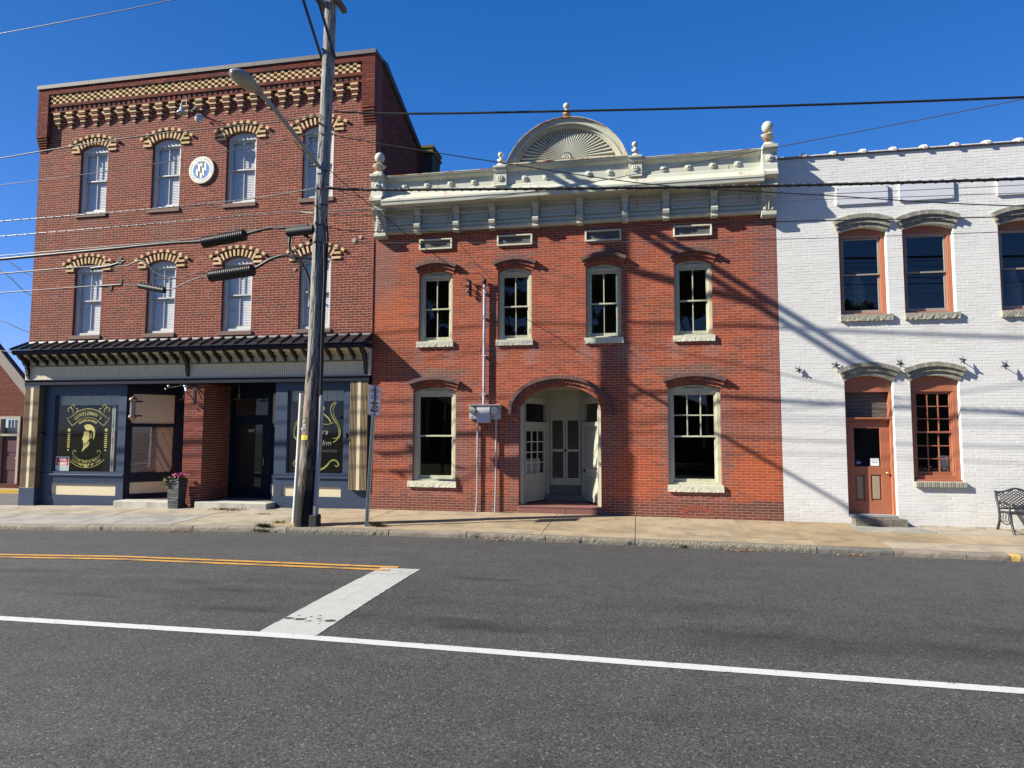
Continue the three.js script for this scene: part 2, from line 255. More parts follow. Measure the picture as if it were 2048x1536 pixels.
  // stop bar with worn spots
  const barTex = tex(512, 2048, (u, v) => { const a = vnoise(u * 120, v * 540), c = fbm(u * 5, v * 34, 4), s = 0.47 + 0.07 * (c - 0.5) + 0.09 * (a - 0.5); let w = 1;
    const d = v; for (const [bu, bv, ru, rv] of [[0.08, 0.846, 0.10, 0.011], [0.30, 0.850, 0.11, 0.013], [0.86, 0.846, 0.11, 0.014], [0.42, 0.815, 0.03, 0.005], [0.55, 0.80, 0.025, 0.006], [0.62, 0.832, 0.05, 0.006], [0.52, 0.862, 0.045, 0.006], [0.70, 0.855, 0.03, 0.005], [0.47, 0.872, 0.02, 0.004], [0.18, 0.81, 0.03, 0.005], [0.75, 0.885, 0.02, 0.004], [0.36, 0.83, 0.02, 0.004]]) { const e = ((u - bu) / ru) ** 2 + ((d - bv) / rv) ** 2 + (vnoise(u * 40, d * 260) - 0.5) * 0.9; if (e < 1.15) w *= sstep(0.8, 1.15, e); } if (d > 0.02 && d < 0.16) { const q = vnoise(u * 22, d * 160); w *= 1 - 0.8 * sstep(0.74, 0.86, q); }
    if (Math.abs(u - 0.52 - 0.05 * Math.sin(d * 9)) < 0.006 && d > 0.35 && d < 0.62) w *= 0.45; if (vnoise(u * 60, d * 420) > 0.93) w *= 0.6;
    return [lerp(0.05, s, w), lerp(0.05, s * 1.0, w), lerp(0.05, s * 0.95, w)]; });
  { const n = 60, v = [], uv2 = [], A = (t, s) => { const z = lerp(5.98, 8.9, t), x = lerp(lerp(-3.60, -3.02, s), lerp(-3.70, -3.09, s), t) + (vnoise(t * 60, s * 9) - 0.5) * 0.014; return [x, roadY(x, z) + 0.005, z]; };
    for (let i = 0; i < n; i++) { const q = [[i, 0], [i + 1, 0], [i + 1, 1], [i, 0], [i + 1, 1], [i, 1]]; for (const [a, s] of q) { v.push(...A(a / n, s)); uv2.push(s, a / n); } }
    const gg = new THREE.BufferGeometry(); gg.setAttribute('position', new THREE.Float32BufferAttribute(v, 3)); gg.setAttribute('uv', new THREE.Float32BufferAttribute(uv2, 2)); gg.computeVertexNormals(); part('stop_bar', gg, new THREE.MeshStandardMaterial({ map: barTex, roughness: 0.8 }), road); }
}
// pavement: slabs over a bed, each its own piece
const concreteTex = tex(1024, 1024, (u, v) => { const a = vnoise(u * 300, v * 300, 300), b = fbm(u * 7, v * 7, 5, 7), c = fbm(u * 40, v * 12 + 4, 3); let s = 0.9 + (a - 0.5) * 0.16 + (b - 0.5) * 0.42 + (c - 0.5) * 0.12; if (hash(u * 1024 | 0, v * 1024 | 0) > 0.992) s *= 0.7; if (b < 0.36) s *= 0.9; return [s * 0.5, s * 0.5 * lerp(1, 0.985, b), s * 0.5 * lerp(1, 0.96, b)]; });
const concrete = (r, g, b) => new THREE.MeshStandardMaterial({ color: lin(r * 2 / DULL, g * 2 / DULL, b * 2 / DULL), map: concreteTex, roughness: 0.9, bumpMap: concreteTex, bumpScale: 0.004 });
const TAN = concrete(0.41, 0.315, 0.20), TAN2 = concrete(0.43, 0.34, 0.228), GREYC = concrete(0.37, 0.35, 0.32), PALE = concrete(0.43, 0.37, 0.28), DEEP = concrete(0.37, 0.28, 0.17);
{
  const bed = new THREE.PlaneGeometry(90, KZ - 0.1, 120, 4).rotateX(-Math.PI / 2).translate(-5, 0, KZ / 2 - 0.1), bp = bed.attributes.position;
  for (let i = 0; i < bp.count; i++) bp.setY(i, walkY(bp.getX(i), bp.getZ(i)) - 0.035); bed.computeVertexNormals();
  const walk = struct('pavement', bed, M(0.06, 0.05, 0.04, 0.95));
  const slab = (name, x0, x1, z0, z1, mat, skew = 0) => {
    const g = new RoundedBoxGeometry(1, 1, 1, 1, 0.02); const nx = Math.max(2, Math.ceil((x1 - x0) / 0.6)); const b = new THREE.BoxGeometry(x1 - x0 - 0.012, 0.07, z1 - z0 - 0.01, nx, 1, 5).translate((x0 + x1) / 2, 0, (z0 + z1) / 2), p = b.attributes.position, dy = R(-0.004, 0.004), tl = R(-0.002, 0.002);
    for (let i = 0; i < p.count; i++) { const z = p.getZ(i), x = p.getX(i) + skew * z, top = p.getY(i) > 0; p.setX(i, x); p.setY(i, walkY(x, z) + dy + tl * (x - x0) + (top ? (fbm(x * 1.3, z * 1.3, 2) - 0.5) * 0.006 : -0.07)); }
    b.computeVertexNormals(); const u = uvBox(b, 0.5), uu = u.attributes.uv, ox = rnd(), oz = rnd(); for (let i = 0; i < uu.count; i++) uu.setXY(i, uu.getX(i) + ox, uu.getY(i) + oz); g.dispose();
    return part(name, u, mat, walk);
  };
  const J = [-34, -30, -26.5, -24, -21.5, -19.4, -17.2, -14.6, -12.1, -9.62, -7.6, -5.68, -3.22, -1.8, -0.07, 2.0, 3.03, 4.24, 5.65, 7.1, 8.7, 10.5, 13, 16];
  const mats = [GREYC, GREYC, GREYC, GREYC, GREYC, PALE, PALE, PALE, PALE, PALE, TAN2, TAN2, TAN, TAN, TAN2, TAN, DEEP, GREYC, PALE, PALE, TAN2, PALE, TAN];
  for (let i = 0; i < J.length - 1; i++) {
    const a = J[i], b = J[i + 1];
    if (a >= 4.2 && a < 9) { slab('paving_slab', a, b, 0, 0.95, mats[i]); slab('paving_slab', a, b, 0.95, 1.95, a < 5 ? DEEP : TAN2); slab('paving_slab', a, b, 1.95, 2.6, PALE); }
    else if (a >= -3.3 && a < 3 ) { slab('paving_slab', a, b, 0, 2.1, mats[i]); slab('paving_slab', a, b, 2.1, 2.6, TAN2); }
    else if (a >= -7.7 && a < -3.3) { slab('paving_slab', a, b, 0, 1.45, mats[i]); slab('paving_slab', a, b, 1.45, 2.6, TAN); }
    else if (a < -9.7 && a > -18) { slab('paving_slab', a, b, 0, 1.3, mats[i]); slab('paving_slab', a, b, 1.3, 2.6, GREYC); }
    else slab('paving_slab', a, b, 0, 2.6, mats[i]);
  }
  const bedK = new THREE.Group(); bedK.name = 'kerb'; bedK.userData.kind = 'structure'; scene.add(bedK); W0.set(bedK, new THREE.Vector3());
  const rough = tex(512, 512, (u, v) => { const a = vnoise(u * 70, v * 70, 70), b = vnoise(u * 150, v * 150, 150), s = a > 0.62 ? 0.34 : a < 0.36 ? 0.05 : 0.16; return [s * (0.9 + b * 0.3), s * (0.8 + b * 0.3), s * (0.6 + b * 0.25)]; });
  const KR = new THREE.MeshStandardMaterial({ map: rough, roughness: 0.95 }), KS = concrete(0.30, 0.26, 0.21), KG = concrete(0.2, 0.19, 0.175), KY = M(0.62, 0.42, 0.12, 0.8);
  const kj = [-34, -28, -23, -19, -15, -11.5, -9.0, -7.6, -6.9, -4.75, -3.2, -1.7, -0.07, 3.0, 4.2, 5.3, 5.95, 6.10, 8.6, 11, 16];
  for (let i = 0; i < kj.length - 1; i++) {
    const a = kj[i] + 0.008, b = kj[i + 1] - 0.008, rougher = a > -6.95 && a < 2.9 && !(a > -4.8 && a < -3.3), grey = a > 2.9 && a < 4.1, amp = rougher ? 0.011 : 0.006, n = Math.ceil((b - a) / 0.035);
    const g = new THREE.BoxGeometry(b - a, 0.2, 0.15, Math.min(110, n), 6, 3).translate((a + b) / 2, 0, KZ - 0.075), p = g.attributes.position;
    for (let k = 0; k < p.count; k++) { const x = p.getX(k), y = p.getY(k), z = p.getZ(k), front = z > KZ - 0.02, top = y > 0.09; let Y = gutterY(x) + 0.105 + (y - 0.1), Z = z;
      if (front) { Z += (vnoise(x * 30, y * 40 + i * 3) - 0.5) * amp * 2 - (top ? (rougher ? 0.03 : 0.015) : 0) - (vnoise(x * 2.1, i) > 0.82 ? 0.02 : 0); if (top) Y -= 0.012 + (vnoise(x * 9, i + 5) - 0.3) * 0.016; }
      p.setY(k, Y); p.setZ(k, Z); }
    g.computeVertexNormals(); part('kerbstone', uvBox(g, rougher ? 2.2 : 0.6), rougher ? KR : grey ? KG : (a > 5.9 && a < 6.1) ? KY : KS, bedK);
  }
}
// far side of the street and the land
{
  const lawnTex = tex(512, 512, (u, v) => { const a = vnoise(u * 200, v * 200, 200), b = fbm(u * 6, v * 6, 4, 6), s = 0.6 + a * 0.8; return [0.055 * s * (0.7 + b), 0.075 * s * (0.8 + b * 0.5), 0.022 * s]; });
  struct('far_kerb', bx(-70, 66, -0.6, -0.22, 12.6, 12.75), concrete(0.3, 0.28, 0.25));
  struct('far_pavement', bx(-70, 66, -0.6, -0.225, 12.75, 14.3), concrete(0.38, 0.34, 0.28));
  struct('lawn', uvBox(bx(-70, 66, -0.7, -0.20, 14.3, 90), 0.4), new THREE.MeshStandardMaterial({ map: lawnTex, roughness: 1 }));
  struct('ground', uvBox(new THREE.PlaneGeometry(900, 900).rotateX(-Math.PI / 2).translate(0, -2.2, 0), 0.1), new THREE.MeshStandardMaterial({ map: lawnTex, roughness: 1 }));
  // side street that falls away to the left of the barber shop
  const g = new THREE.PlaneGeometry(60, 16, 30, 16).rotateX(-Math.PI / 2).translate(-46.3, 0, -8), p = g.attributes.position, uv = g.attributes.uv;
  for (let i = 0; i < p.count; i++) { const x = p.getX(i), z = p.getZ(i); p.setY(i, lerp(Math.min(-0.16, baseY(x) - 0.02), -0.86, clamp(-z / 8))); uv.setXY(i, x / 4, z / 4); } g.computeVertexNormals();
  struct('side_street', g, new THREE.MeshStandardMaterial({ map: asphaltTex, color: lin(2.6, 2.5, 2.35), roughness: 0.9 }));
  const sk = struct('side_kerb', bx(-60, -24, -1.0, -0.70, -9.5, -9.3), M(0.60, 0.37, 0.04, 0.8));
  struct('side_pavement', bx(-60, -22, -1.0, -0.705, -16, -9.5), concrete(0.35, 0.31, 0.26));
}

// ---------------------------------------------------------------- shared paints
const DARK = M(0.16, 0.12, 0.09, 0.95), ROOM = M(0.30, 0.28, 0.25, 0.95), BLACK = M(0.012, 0.012, 0.013, 0.6), IRON = M(0.018, 0.018, 0.02, 0.5, { metalness: 0.4 });
const peel = (base, under, amount, sx = 1, sy = 1, seed = 0) => tex(512, 512, (u, v) => { const a = fbm(u * 14 * sx + seed, v * 14 * sy, 5), b = fbm(u * 60 * sx, v * 60 * sy + seed, 3), w = sstep(amount, amount + 0.05, a * 0.65 + b * 0.35), k = 0.88 + 0.24 * fbm(u * 5 + seed, v * 5, 4); return base.map((c, i) => lerp(under[i], c * k, w)); });
const oldPaint = new THREE.MeshStandardMaterial({ map: peel([0.60, 0.595, 0.43], [0.22, 0.18, 0.13], 0.30), roughness: 0.7 });
const sillPaint = new THREE.MeshStandardMaterial({ map: peel([0.72, 0.70, 0.54], [0.40, 0.36, 0.28], 0.27, 1, 1, 4), roughness: 0.85 });
// sheet-metal cornice paint, rust coming through in patches and runs
const tin = new THREE.MeshStandardMaterial({ roughness: 0.55, map: tex(1024, 1024, (u, v) => {
  const a = fbm(u * 9, v * 9, 5, 9), b = fbm(u * 70, v * 9, 4), k = 0.9 + 0.2 * fbm(u * 4 + 7, v * 4, 4, 4), w = sstep(0.66, 0.74, a * 0.6 + b * 0.4), y = sstep(0.55, 0.7, fbm(u * 6 + 3, v * 5, 4)) * 0.35;
  const p = [lerp(0.59, 0.58, y) * k, lerp(0.60, 0.50, y) * k, lerp(0.50, 0.33, y) * k]; return [lerp(p[0], 0.38, w * 0.8), lerp(p[1], 0.15, w * 0.8), lerp(p[2], 0.06, w * 0.8)]; }) });
const rusty = new THREE.MeshStandardMaterial({ roughness: 0.75, map: tex(512, 512, (u, v) => { const a = fbm(u * 12, v * 12, 5, 12), b = fbm(u * 44, v * 20, 4), w = sstep(0.47, 0.62, a * 0.6 + b * 0.4); return [lerp(0.62, 0.34 + 0.1 * b, w), lerp(0.58, 0.12 + 0.06 * b, w), lerp(0.44, 0.045, w)]; }) });
const local = (g, x0, z0, th) => g.rotateY(th).translate(x0, 0, z0);

// ================================================================ the middle building: two storeys of pressed red brick under a tin cornice
const MID = thing('brick_building', 'two-storey orange-red brick building with pale tin cornice, fan pediment and arched entry', 'building', [-1.64, 0, 0]);
{
  const X0 = -6.304, X1 = 3.028, up = [[-5.14, -4.305], [-3.2, -2.395], [-1.135, -0.33], [0.835, 1.66]], gr = [[-5.25, -4.2], [0.66, 1.79]];
  const E = { cx: -1.7525, a: 0.9375, b: 0.56, cy: 2.33 }, eArc = (grow = 0, n = 28) => { const p = []; for (let i = 0; i <= n; i++) { const t = Math.PI * i / n; p.push([E.cx + (E.a + grow) * Math.cos(t), E.cy + (E.b + grow) * Math.sin(t)]); } return p; };
  const entry = [[E.cx - E.a, 0.12], [E.cx + E.a, 0.12], ...eArc()];
  const holes = [...up.map(([a, b]) => archHole(a, b, 3.975, 5.61, 5.705)), ...gr.map(([a, b]) => archHole(a, b, 0.675, 2.81, 2.91)), entry];
  const brickRed = M(0.30, 0.085, 0.05, 0.9), mortar = MASON(0.70, 0.47, 0.36, 0.95);
  part('wall', plateZ([[X0, -0.3], [X1, -0.3], [X1, 7.35], [X0, 7.35]], -0.30, -0.0013, holes), [mortar, brickRed], MID);
  // body behind the front
  for (const a of [X0 + 0.005, X1 - 0.25]) part('side_wall', bx(a, a + 0.245, -0.3, 7.3, -11, -0.3), ROOM, MID);
  part('rear_wall', bx(X0 + 0.25, X1 - 0.25, -0.3, 7.0, -11, -10.75), ROOM, MID);
  part('floor', [bx(X0 + 0.25, X1 - 0.25, -0.3, 0.14, -10.75, -0.3), bx(X0 + 0.25, X1 - 0.25, 3.2, 3.45, -10.75, -0.3)], M(0.06, 0.05, 0.04, 0.9), MID);
  part('partition', [bx(-3.3, -3.15, 0.14, 3.2, -10.75, -0.35), bx(-0.45, -0.3, 0.14, 3.2, -10.75, -0.35), bx(X0 + 0.25, X1 - 0.25, 3.45, 6.9, -4.2, -4.05), bx(-3.15, -0.45, 0.14, 3.2, -5.6, -5.5)], ROOM, MID);
  part('roof', bx(X0, X1, 7.0, 7.32, -11, -0.35), M(0.12, 0.12, 0.12, 0.9), MID);
  // bricks
  const spans = [...up.map(([a, b]) => archSpan(a, b, 3.975, 5.61, 5.705)), ...gr.map(([a, b]) => archSpan(a, b, 0.675, 2.81, 2.91)),
    (y) => { if (y < 0.12 || y > E.cy + E.b) return null; if (y <= E.cy) return [E.cx - E.a, E.cx + E.a]; const d = E.a * Math.sqrt(1 - ((y - E.cy) / E.b) ** 2); return [E.cx - d, E.cx + d]; }];
  const mixc = (a, b, t) => a.map((v, i) => lerp(v, b[i], t));
  const patches = [ // weathering: [x, y, rx, ry, colour, strength]
    [-6.0, 5.6, 0.35, 0.9, [0.24, 0.115, 0.10], 0.7], [2.85, 5.9, 0.33, 1.2, [0.20, 0.085, 0.085], 0.75], [2.9, 3.4, 0.2, 1.6, [0.27, 0.11, 0.10], 0.5], [-0.1, 0.95, 0.75, 0.5, [0.50, 0.10, 0.03], 0.75], [2.45, 0.85, 0.55, 0.55, [0.50, 0.10, 0.028], 0.7],
    [2.5, 0.25, 0.5, 0.16, [0.10, 0.06, 0.05], 0.75], [-5.75, 4.75, 0.45, 0.5, [0.48, 0.11, 0.035], 0.6], [-3.9, 1.2, 0.35, 0.8, [0.24, 0.10, 0.085], 0.45], [-5.6, 0.45, 0.9, 0.22, [0.26, 0.085, 0.06], 0.6], [-4.75, 3.2, 0.75, 0.12, [0.17, 0.105, 0.085], 0.85], [1.22, 3.2, 0.8, 0.12, [0.18, 0.11, 0.09], 0.85],
    [-0.35, 3.5, 0.6, 0.35, [0.22, 0.095, 0.085], 0.5], [-4.72, 6.0, 0.5, 0.06, [0.18, 0.10, 0.085], 0.7], [-2.8, 6.0, 0.5, 0.06, [0.18, 0.10, 0.085], 0.7], [-0.73, 6.0, 0.5, 0.06, [0.18, 0.10, 0.085], 0.6], [1.25, 6.0, 0.5, 0.06, [0.18, 0.10, 0.085], 0.6], [-3.4, 4.6, 0.25, 0.3, [0.25, 0.12, 0.10], 0.5], [2.45, 1.85, 0.6, 0.2, [0.24, 0.095, 0.075], 0.5],
    ...up.flatMap(([a, b]) => [[a + 0.02, 3.68, 0.16, 0.22, [0.33, 0.18, 0.15], 0.5], [b - 0.02, 3.68, 0.16, 0.22, [0.33, 0.18, 0.15], 0.5]]), ...gr.flatMap(([a, b]) => [[a - 0.1, 1.7, 0.09, 1.2, [0.21, 0.115, 0.10], 0.6], [b + 0.1, 1.7, 0.1, 1.2, [0.21, 0.115, 0.10], 0.6], [(a + b) / 2, 0.42, 0.6, 0.14, [0.25, 0.13, 0.12], 0.5]]), [-2.85, 1.3, 0.14, 1.1, [0.22, 0.12, 0.10], 0.55], [-0.6, 1.6, 0.16, 1.2, [0.21, 0.10, 0.09], 0.5]];
  const colour = (x, y, r) => {
    const t = r(), n = fbm(x * 0.55 + 4, y * 0.9, 4), s = fbm(x * 2.2, y * 5 + 3, 3); let c = mixc([0.335, 0.070, 0.032], [0.42, 0.104, 0.050], t); c = mixc(c, [0.27, 0.082, 0.06], clamp((n - 0.5) * 2.2) * 0.7); if (t > 0.91) c = mixc(c, [0.19, 0.065, 0.05], 0.7); if (s > 0.62) c = mixc(c, [0.24, 0.075, 0.05], 0.5);
    for (const [px, py, rx, ry, q, k] of patches) { const d = ((x - px) / rx) ** 2 + ((y - py) / ry) ** 2; if (d < 2.2) c = mixc(c, q, k * sstep(1.5, 0.5, d + (r() - 0.5) * 0.9 + (s - 0.5) * 1.2)); }
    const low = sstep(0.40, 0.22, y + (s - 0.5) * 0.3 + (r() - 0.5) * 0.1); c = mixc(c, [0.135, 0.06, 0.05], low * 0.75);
    const v = 0.88 + 0.24 * r(); return c.map((q) => q * v);
  };
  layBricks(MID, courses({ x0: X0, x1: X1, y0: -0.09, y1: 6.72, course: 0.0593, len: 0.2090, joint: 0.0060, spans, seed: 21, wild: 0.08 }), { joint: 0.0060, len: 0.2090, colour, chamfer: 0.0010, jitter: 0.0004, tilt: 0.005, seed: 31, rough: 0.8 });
  // brick hoods of three stepped rings
  const hoodMat = [[0.36, 0.09, 0.045], [0.28, 0.09, 0.06], [0.20, 0.10, 0.085], [0.16, 0.09, 0.075], [0.42, 0.13, 0.07]].map((c) => M(...c, 0.85)), tone = (ring, i) => { const h = hash(i * 7 + ring, ring * 31 + (rnd() * 99 | 0)); return ring === 2 ? hoodMat[h > 0.4 ? 3 : 2] : ring === 1 ? hoodMat[h > 0.7 ? 2 : h > 0.3 ? 1 : 4] : hoodMat[h > 0.75 ? 1 : h > 0.4 ? 0 : 4]; };
  const hood = (a0, a1, ys, yc) => { const a = arcOf(a0, a1, ys, yc), g = sub('window_hood', MID, a.cx, yc, 0); [[0, 0.078, 0.012], [0.080, 0.160, 0.062], [0.162, 0.245, 0.118]].forEach(([r0, r1, z], k) => archRing(g, 'brick', a, Math.asin(Math.min(0.99, (a.h + 0.02 + k * 0.035) / (a.r + r0))), a.r + r0, a.r + r1, z, 0.066, (i) => tone(k, i), -0.03, 0.004)); };
  for (const [a, b] of up) hood(a, b, 5.61, 5.705); for (const [a, b] of gr) hood(a, b, 2.81, 2.91);
  { const g = sub('entry_arch', MID, E.cx, E.cy, 0); [[0.0, 0.08, 0.012], [0.082, 0.164, 0.06], [0.166, 0.25, 0.11]].forEach(([r0, r1, z], k) => { const n = 40 + k * 3, P = (t, q) => [E.cx + (E.a + q) * Math.cos(t), E.cy + (E.b + q) * Math.sin(t)], t0 = -0.06 - 0.04 * k; for (let i = 0; i < n; i++) { const a = lerp(t0, Math.PI - t0, (i + 0.04) / n), b = lerp(t0, Math.PI - t0, (i + 0.96) / n); part('brick', plateZ([P(a, r0), P(b, r0), P(b, r1), P(a, r1)].reverse(), -0.03, z + R(-0.002, 0.002)), tone(k, i), g); } }); }
  // windows, stone sills
  const ornament = (w, cx, y, z, s) => part('carved_ornament', [-2, -1, 0, 1, 2].map((k) => [tube([[cx + k * 0.075 * s - 0.03 * s, y - 0.012, z], [cx + k * 0.075 * s - 0.012 * s, y + 0.016 - Math.abs(k) * 0.008, z + 0.006], [cx + k * 0.075 * s + 0.012 * s, y - 0.008, z], [cx + k * 0.075 * s + 0.028 * s, y + 0.008 - Math.abs(k) * 0.006, z]], 0.006, 10, 5)]).flat(), DARK, w);
  up.forEach(([a, b], i) => {
    const w = hungWindow(MID, { x0: a, x1: b, y0: 3.985, ys: 5.60, yc: 5.70, ym: 4.79, z: -0.085, mat: oldPaint, fw: 0.075, head: 0.06 }); ornament(w, (a + b) / 2, 5.625, -0.078, 1);
    part('sill', uvBox(roughBlock(a - 0.035, b + 0.035, 3.85, 3.985, -0.2, 0.055, 0.013, i), 0.8), sillPaint, MID);
  });
  { const [a, b] = gr[0], w = hungWindow(MID, { x0: a, x1: b, y0: 0.685, ys: 2.80, yc: 2.90, ym: 1.745, z: -0.085, up: [1, 1], lo: [1, 1], mat: oldPaint, fw: 0.085, head: 0.07 }); ornament(w, (a + b) / 2, 2.83, -0.078, 1.2); part('sill', uvBox(roughBlock(a - 0.1, b + 0.035, 0.545, 0.685, -0.2, 0.06, 0.014, 11), 0.8), sillPaint, MID); }
  { const [a, b] = gr[1], w = hungWindow(MID, { x0: a, x1: b, y0: 0.695, ys: 2.80, yc: 2.90, ym: 1.755, z: -0.085, up: [3, 2], lo: [1, 1], mat: oldPaint, fw: 0.085, head: 0.07, mw: 0.026 }); ornament(w, (a + b) / 2, 2.83, -0.078, 1.2); part('sill', uvBox(roughBlock(a - 0.02, b + 0.025, 0.545, 0.695, -0.2, 0.06, 0.014, 17), 0.8), sillPaint, MID); }
  // things dimly seen inside
  part('window_shade', bx(-4.28, -4.26, 0.9, 2.7, -1.4, -0.5), ROOM, MID);
  const screen = new THREE.MeshStandardMaterial({ map: tex(256, 256, (u, v) => { const s = (Math.sin(u * 560) * Math.sin(v * 560) > 0 ? 0.16 : 0.10) * (0.7 + 0.6 * vnoise(u * 30, v * 30)); return [s, s, s * 0.95]; }), roughness: 0.95 });
  for (const [a, b] of [[-5.14, -4.315], [-3.215, -2.37], [-1.145, -0.32], [0.833, 1.675]]) { // attic vents
    const v = sub('vent', MID, (a + b) / 2, 6.22, 0), y0 = 6.215, y1 = 6.475; part('frame', [rb(a, b, y1 - 0.035, y1, -0.02, 0.055, 0.008), rb(a, b, y0, y0 + 0.035, -0.02, 0.055, 0.008), rb(a, a + 0.04, y0 + 0.035, y1 - 0.035, -0.02, 0.053, 0.008), rb(b - 0.04, b, y0 + 0.035, y1 - 0.035, -0.02, 0.053, 0.008)], sillPaint, v);
    part('vent_screen', uvBox(bx(a + 0.03, b - 0.03, y0 + 0.03, y1 - 0.03, -0.01, 0.008), 1), screen, v);
  }
  // arched porch: step, threshold, splayed side doors, louvred shutters at the back
  part('doorstep', [rb(-2.72, -1.61, -0.1, 0.125, -0.32, 0.012, 0.01), rb(-1.60, -0.76, -0.1, 0.125, -0.32, 0.012, 0.01), rb(-2.7, -0.8, 0.125, 0.165, -1.25, 0.02, 0.008)], M(0.25, 0.105, 0.085, 0.75), MID);
  const porch = sub('entry_porch', MID, E.cx, 0.16, -0.6), cream = new THREE.MeshStandardMaterial({ map: peel([0.46, 0.46, 0.36], [0.2, 0.17, 0.12], 0.29, 1, 1, 9), roughness: 0.75 });  // peeling window paint made darker and greyer, porch shade put into the colour
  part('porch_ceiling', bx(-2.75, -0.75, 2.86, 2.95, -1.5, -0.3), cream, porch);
  part('porch_floor', bx(-2.75, -0.75, 0.10, 0.158, -1.5, -0.3), M(0.07, 0.065, 0.06, 0.9), porch);
  const splay = (x0, z0, x1, z1, glazed) => {
    const th = Math.atan2(-(z1 - z0), x1 - x0), L = Math.hypot(x1 - x0, z1 - z0), P = (g) => local(g, x0, z0, th), door = sub(glazed ? 'glazed_side_door' : 'panelled_side_door', porch, x0, 0.16, z0), a = 0.16, b = L - 0.14;
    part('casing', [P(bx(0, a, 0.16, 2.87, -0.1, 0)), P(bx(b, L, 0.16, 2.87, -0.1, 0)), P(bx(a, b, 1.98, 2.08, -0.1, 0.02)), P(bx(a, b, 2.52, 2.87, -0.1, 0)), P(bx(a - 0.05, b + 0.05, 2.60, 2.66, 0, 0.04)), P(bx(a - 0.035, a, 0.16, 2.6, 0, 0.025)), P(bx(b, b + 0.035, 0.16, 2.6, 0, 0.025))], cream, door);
    part('transom_pane', P(pane(a, b, 2.08, 2.52, -0.05)), GLASS, door);
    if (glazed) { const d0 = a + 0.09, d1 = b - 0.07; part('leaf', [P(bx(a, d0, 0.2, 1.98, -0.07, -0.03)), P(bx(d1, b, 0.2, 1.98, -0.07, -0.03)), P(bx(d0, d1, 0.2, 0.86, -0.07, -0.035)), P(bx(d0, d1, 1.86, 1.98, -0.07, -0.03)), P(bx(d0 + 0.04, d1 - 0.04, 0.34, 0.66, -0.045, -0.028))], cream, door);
      part('muntin', [1, 2].map((i) => P(bx(lerp(d0, d1, i / 3) - 0.012, lerp(d0, d1, i / 3) + 0.012, 0.86, 1.86, -0.065, -0.04))).concat([1, 2, 3].map((j) => P(bx(d0, d1, lerp(0.86, 1.86, j / 4) - 0.011, lerp(0.86, 1.86, j / 4) + 0.011, -0.064, -0.041)))), sillPaint, door); part('pane', P(pane(d0, d1, 0.86, 1.86, -0.055)), GLASS, door); part('curtain', P(bx(d0, d1, 0.84, 1.2, -0.16, -0.14)), M(0.5, 0.48, 0.42, 0.95), door);
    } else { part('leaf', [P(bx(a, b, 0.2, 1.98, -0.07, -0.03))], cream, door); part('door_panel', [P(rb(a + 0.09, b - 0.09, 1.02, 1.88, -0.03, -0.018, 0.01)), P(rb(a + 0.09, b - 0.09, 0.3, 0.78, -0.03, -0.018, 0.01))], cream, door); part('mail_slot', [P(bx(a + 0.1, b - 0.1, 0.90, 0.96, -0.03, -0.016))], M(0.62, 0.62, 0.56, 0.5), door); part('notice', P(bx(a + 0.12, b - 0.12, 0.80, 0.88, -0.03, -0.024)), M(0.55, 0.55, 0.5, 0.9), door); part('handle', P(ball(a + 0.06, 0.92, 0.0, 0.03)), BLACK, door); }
  };
  splay(-2.68, -0.2, -2.14, -1.25, true); splay(-1.37, -1.25, -0.825, -0.2, false);
  part('door_post', [bx(-2.69, -2.63, 0.165, 2.45, -0.32, -0.16), bx(-0.875, -0.815, 0.165, 2.45, -0.32, -0.12)], sillPaint, porch);
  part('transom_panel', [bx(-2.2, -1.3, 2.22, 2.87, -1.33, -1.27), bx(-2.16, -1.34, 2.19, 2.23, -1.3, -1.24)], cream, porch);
  part('bottom_board', [bx(-2.2, -1.3, 0.158, 0.55, -1.4, -1.28), bx(-2.2, -1.3, 0.158, 0.32, -1.28, -1.05)], M(0.16, 0.15, 0.13, 0.9), porch);
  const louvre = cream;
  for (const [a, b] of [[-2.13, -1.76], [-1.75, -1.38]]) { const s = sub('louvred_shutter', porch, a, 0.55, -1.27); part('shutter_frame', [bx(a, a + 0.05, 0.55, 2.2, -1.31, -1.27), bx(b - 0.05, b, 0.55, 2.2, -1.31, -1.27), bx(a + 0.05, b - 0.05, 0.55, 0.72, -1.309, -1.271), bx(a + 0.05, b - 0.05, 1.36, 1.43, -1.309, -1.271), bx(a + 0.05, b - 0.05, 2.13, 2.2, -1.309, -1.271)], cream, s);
    const sl = []; for (const [p, q] of [[0.74, 1.35], [1.45, 2.12]]) for (let y = p; y < q; y += 0.034) sl.push(bx(a + 0.05, b - 0.05, -0.002, 0.002, -0.014, 0.014).rotateX(0.18).translate(0, y + 0.015, -1.29)); part('louvres', sl, louvre, s); }
  part('knob', ball(-1.755, 1.39, -1.25, 0.03), BLACK, porch);

  // tin cornice ------------------------------------------------------------
  const uv = (g) => uvBox(g, 0.45), T = (name, geo, mat = tin, par = MID) => part(name, uv(Array.isArray(geo) ? merge(geo) : geo), mat, par);
  T('frieze', profX([[0.0, 6.63], [0.10, 6.63], [0.14, 6.66], [0.14, 6.70], [0.09, 6.72], [0.12, 6.75], [0.12, 6.79], [0.08, 6.81], [0.08, 7.20], [0.0, 7.20]], -5.95, 2.72));
  T('cornice', profX([[0.0, 7.19], [0.10, 7.19], [0.14, 7.21], [0.40, 7.22], [0.44, 7.205], [0.49, 7.215], [0.50, 7.28], [0.515, 7.30], [0.515, 7.345], [0.50, 7.36], [0.36, 7.45], [0.25, 7.54], [0.235, 7.60], [0.0, 7.60]], -5.95, 2.72));
  const sections = [[-5.95, -3.25, 7.98], [-2.95, -0.15, 8.045], [0.16, 2.72, 7.985]];
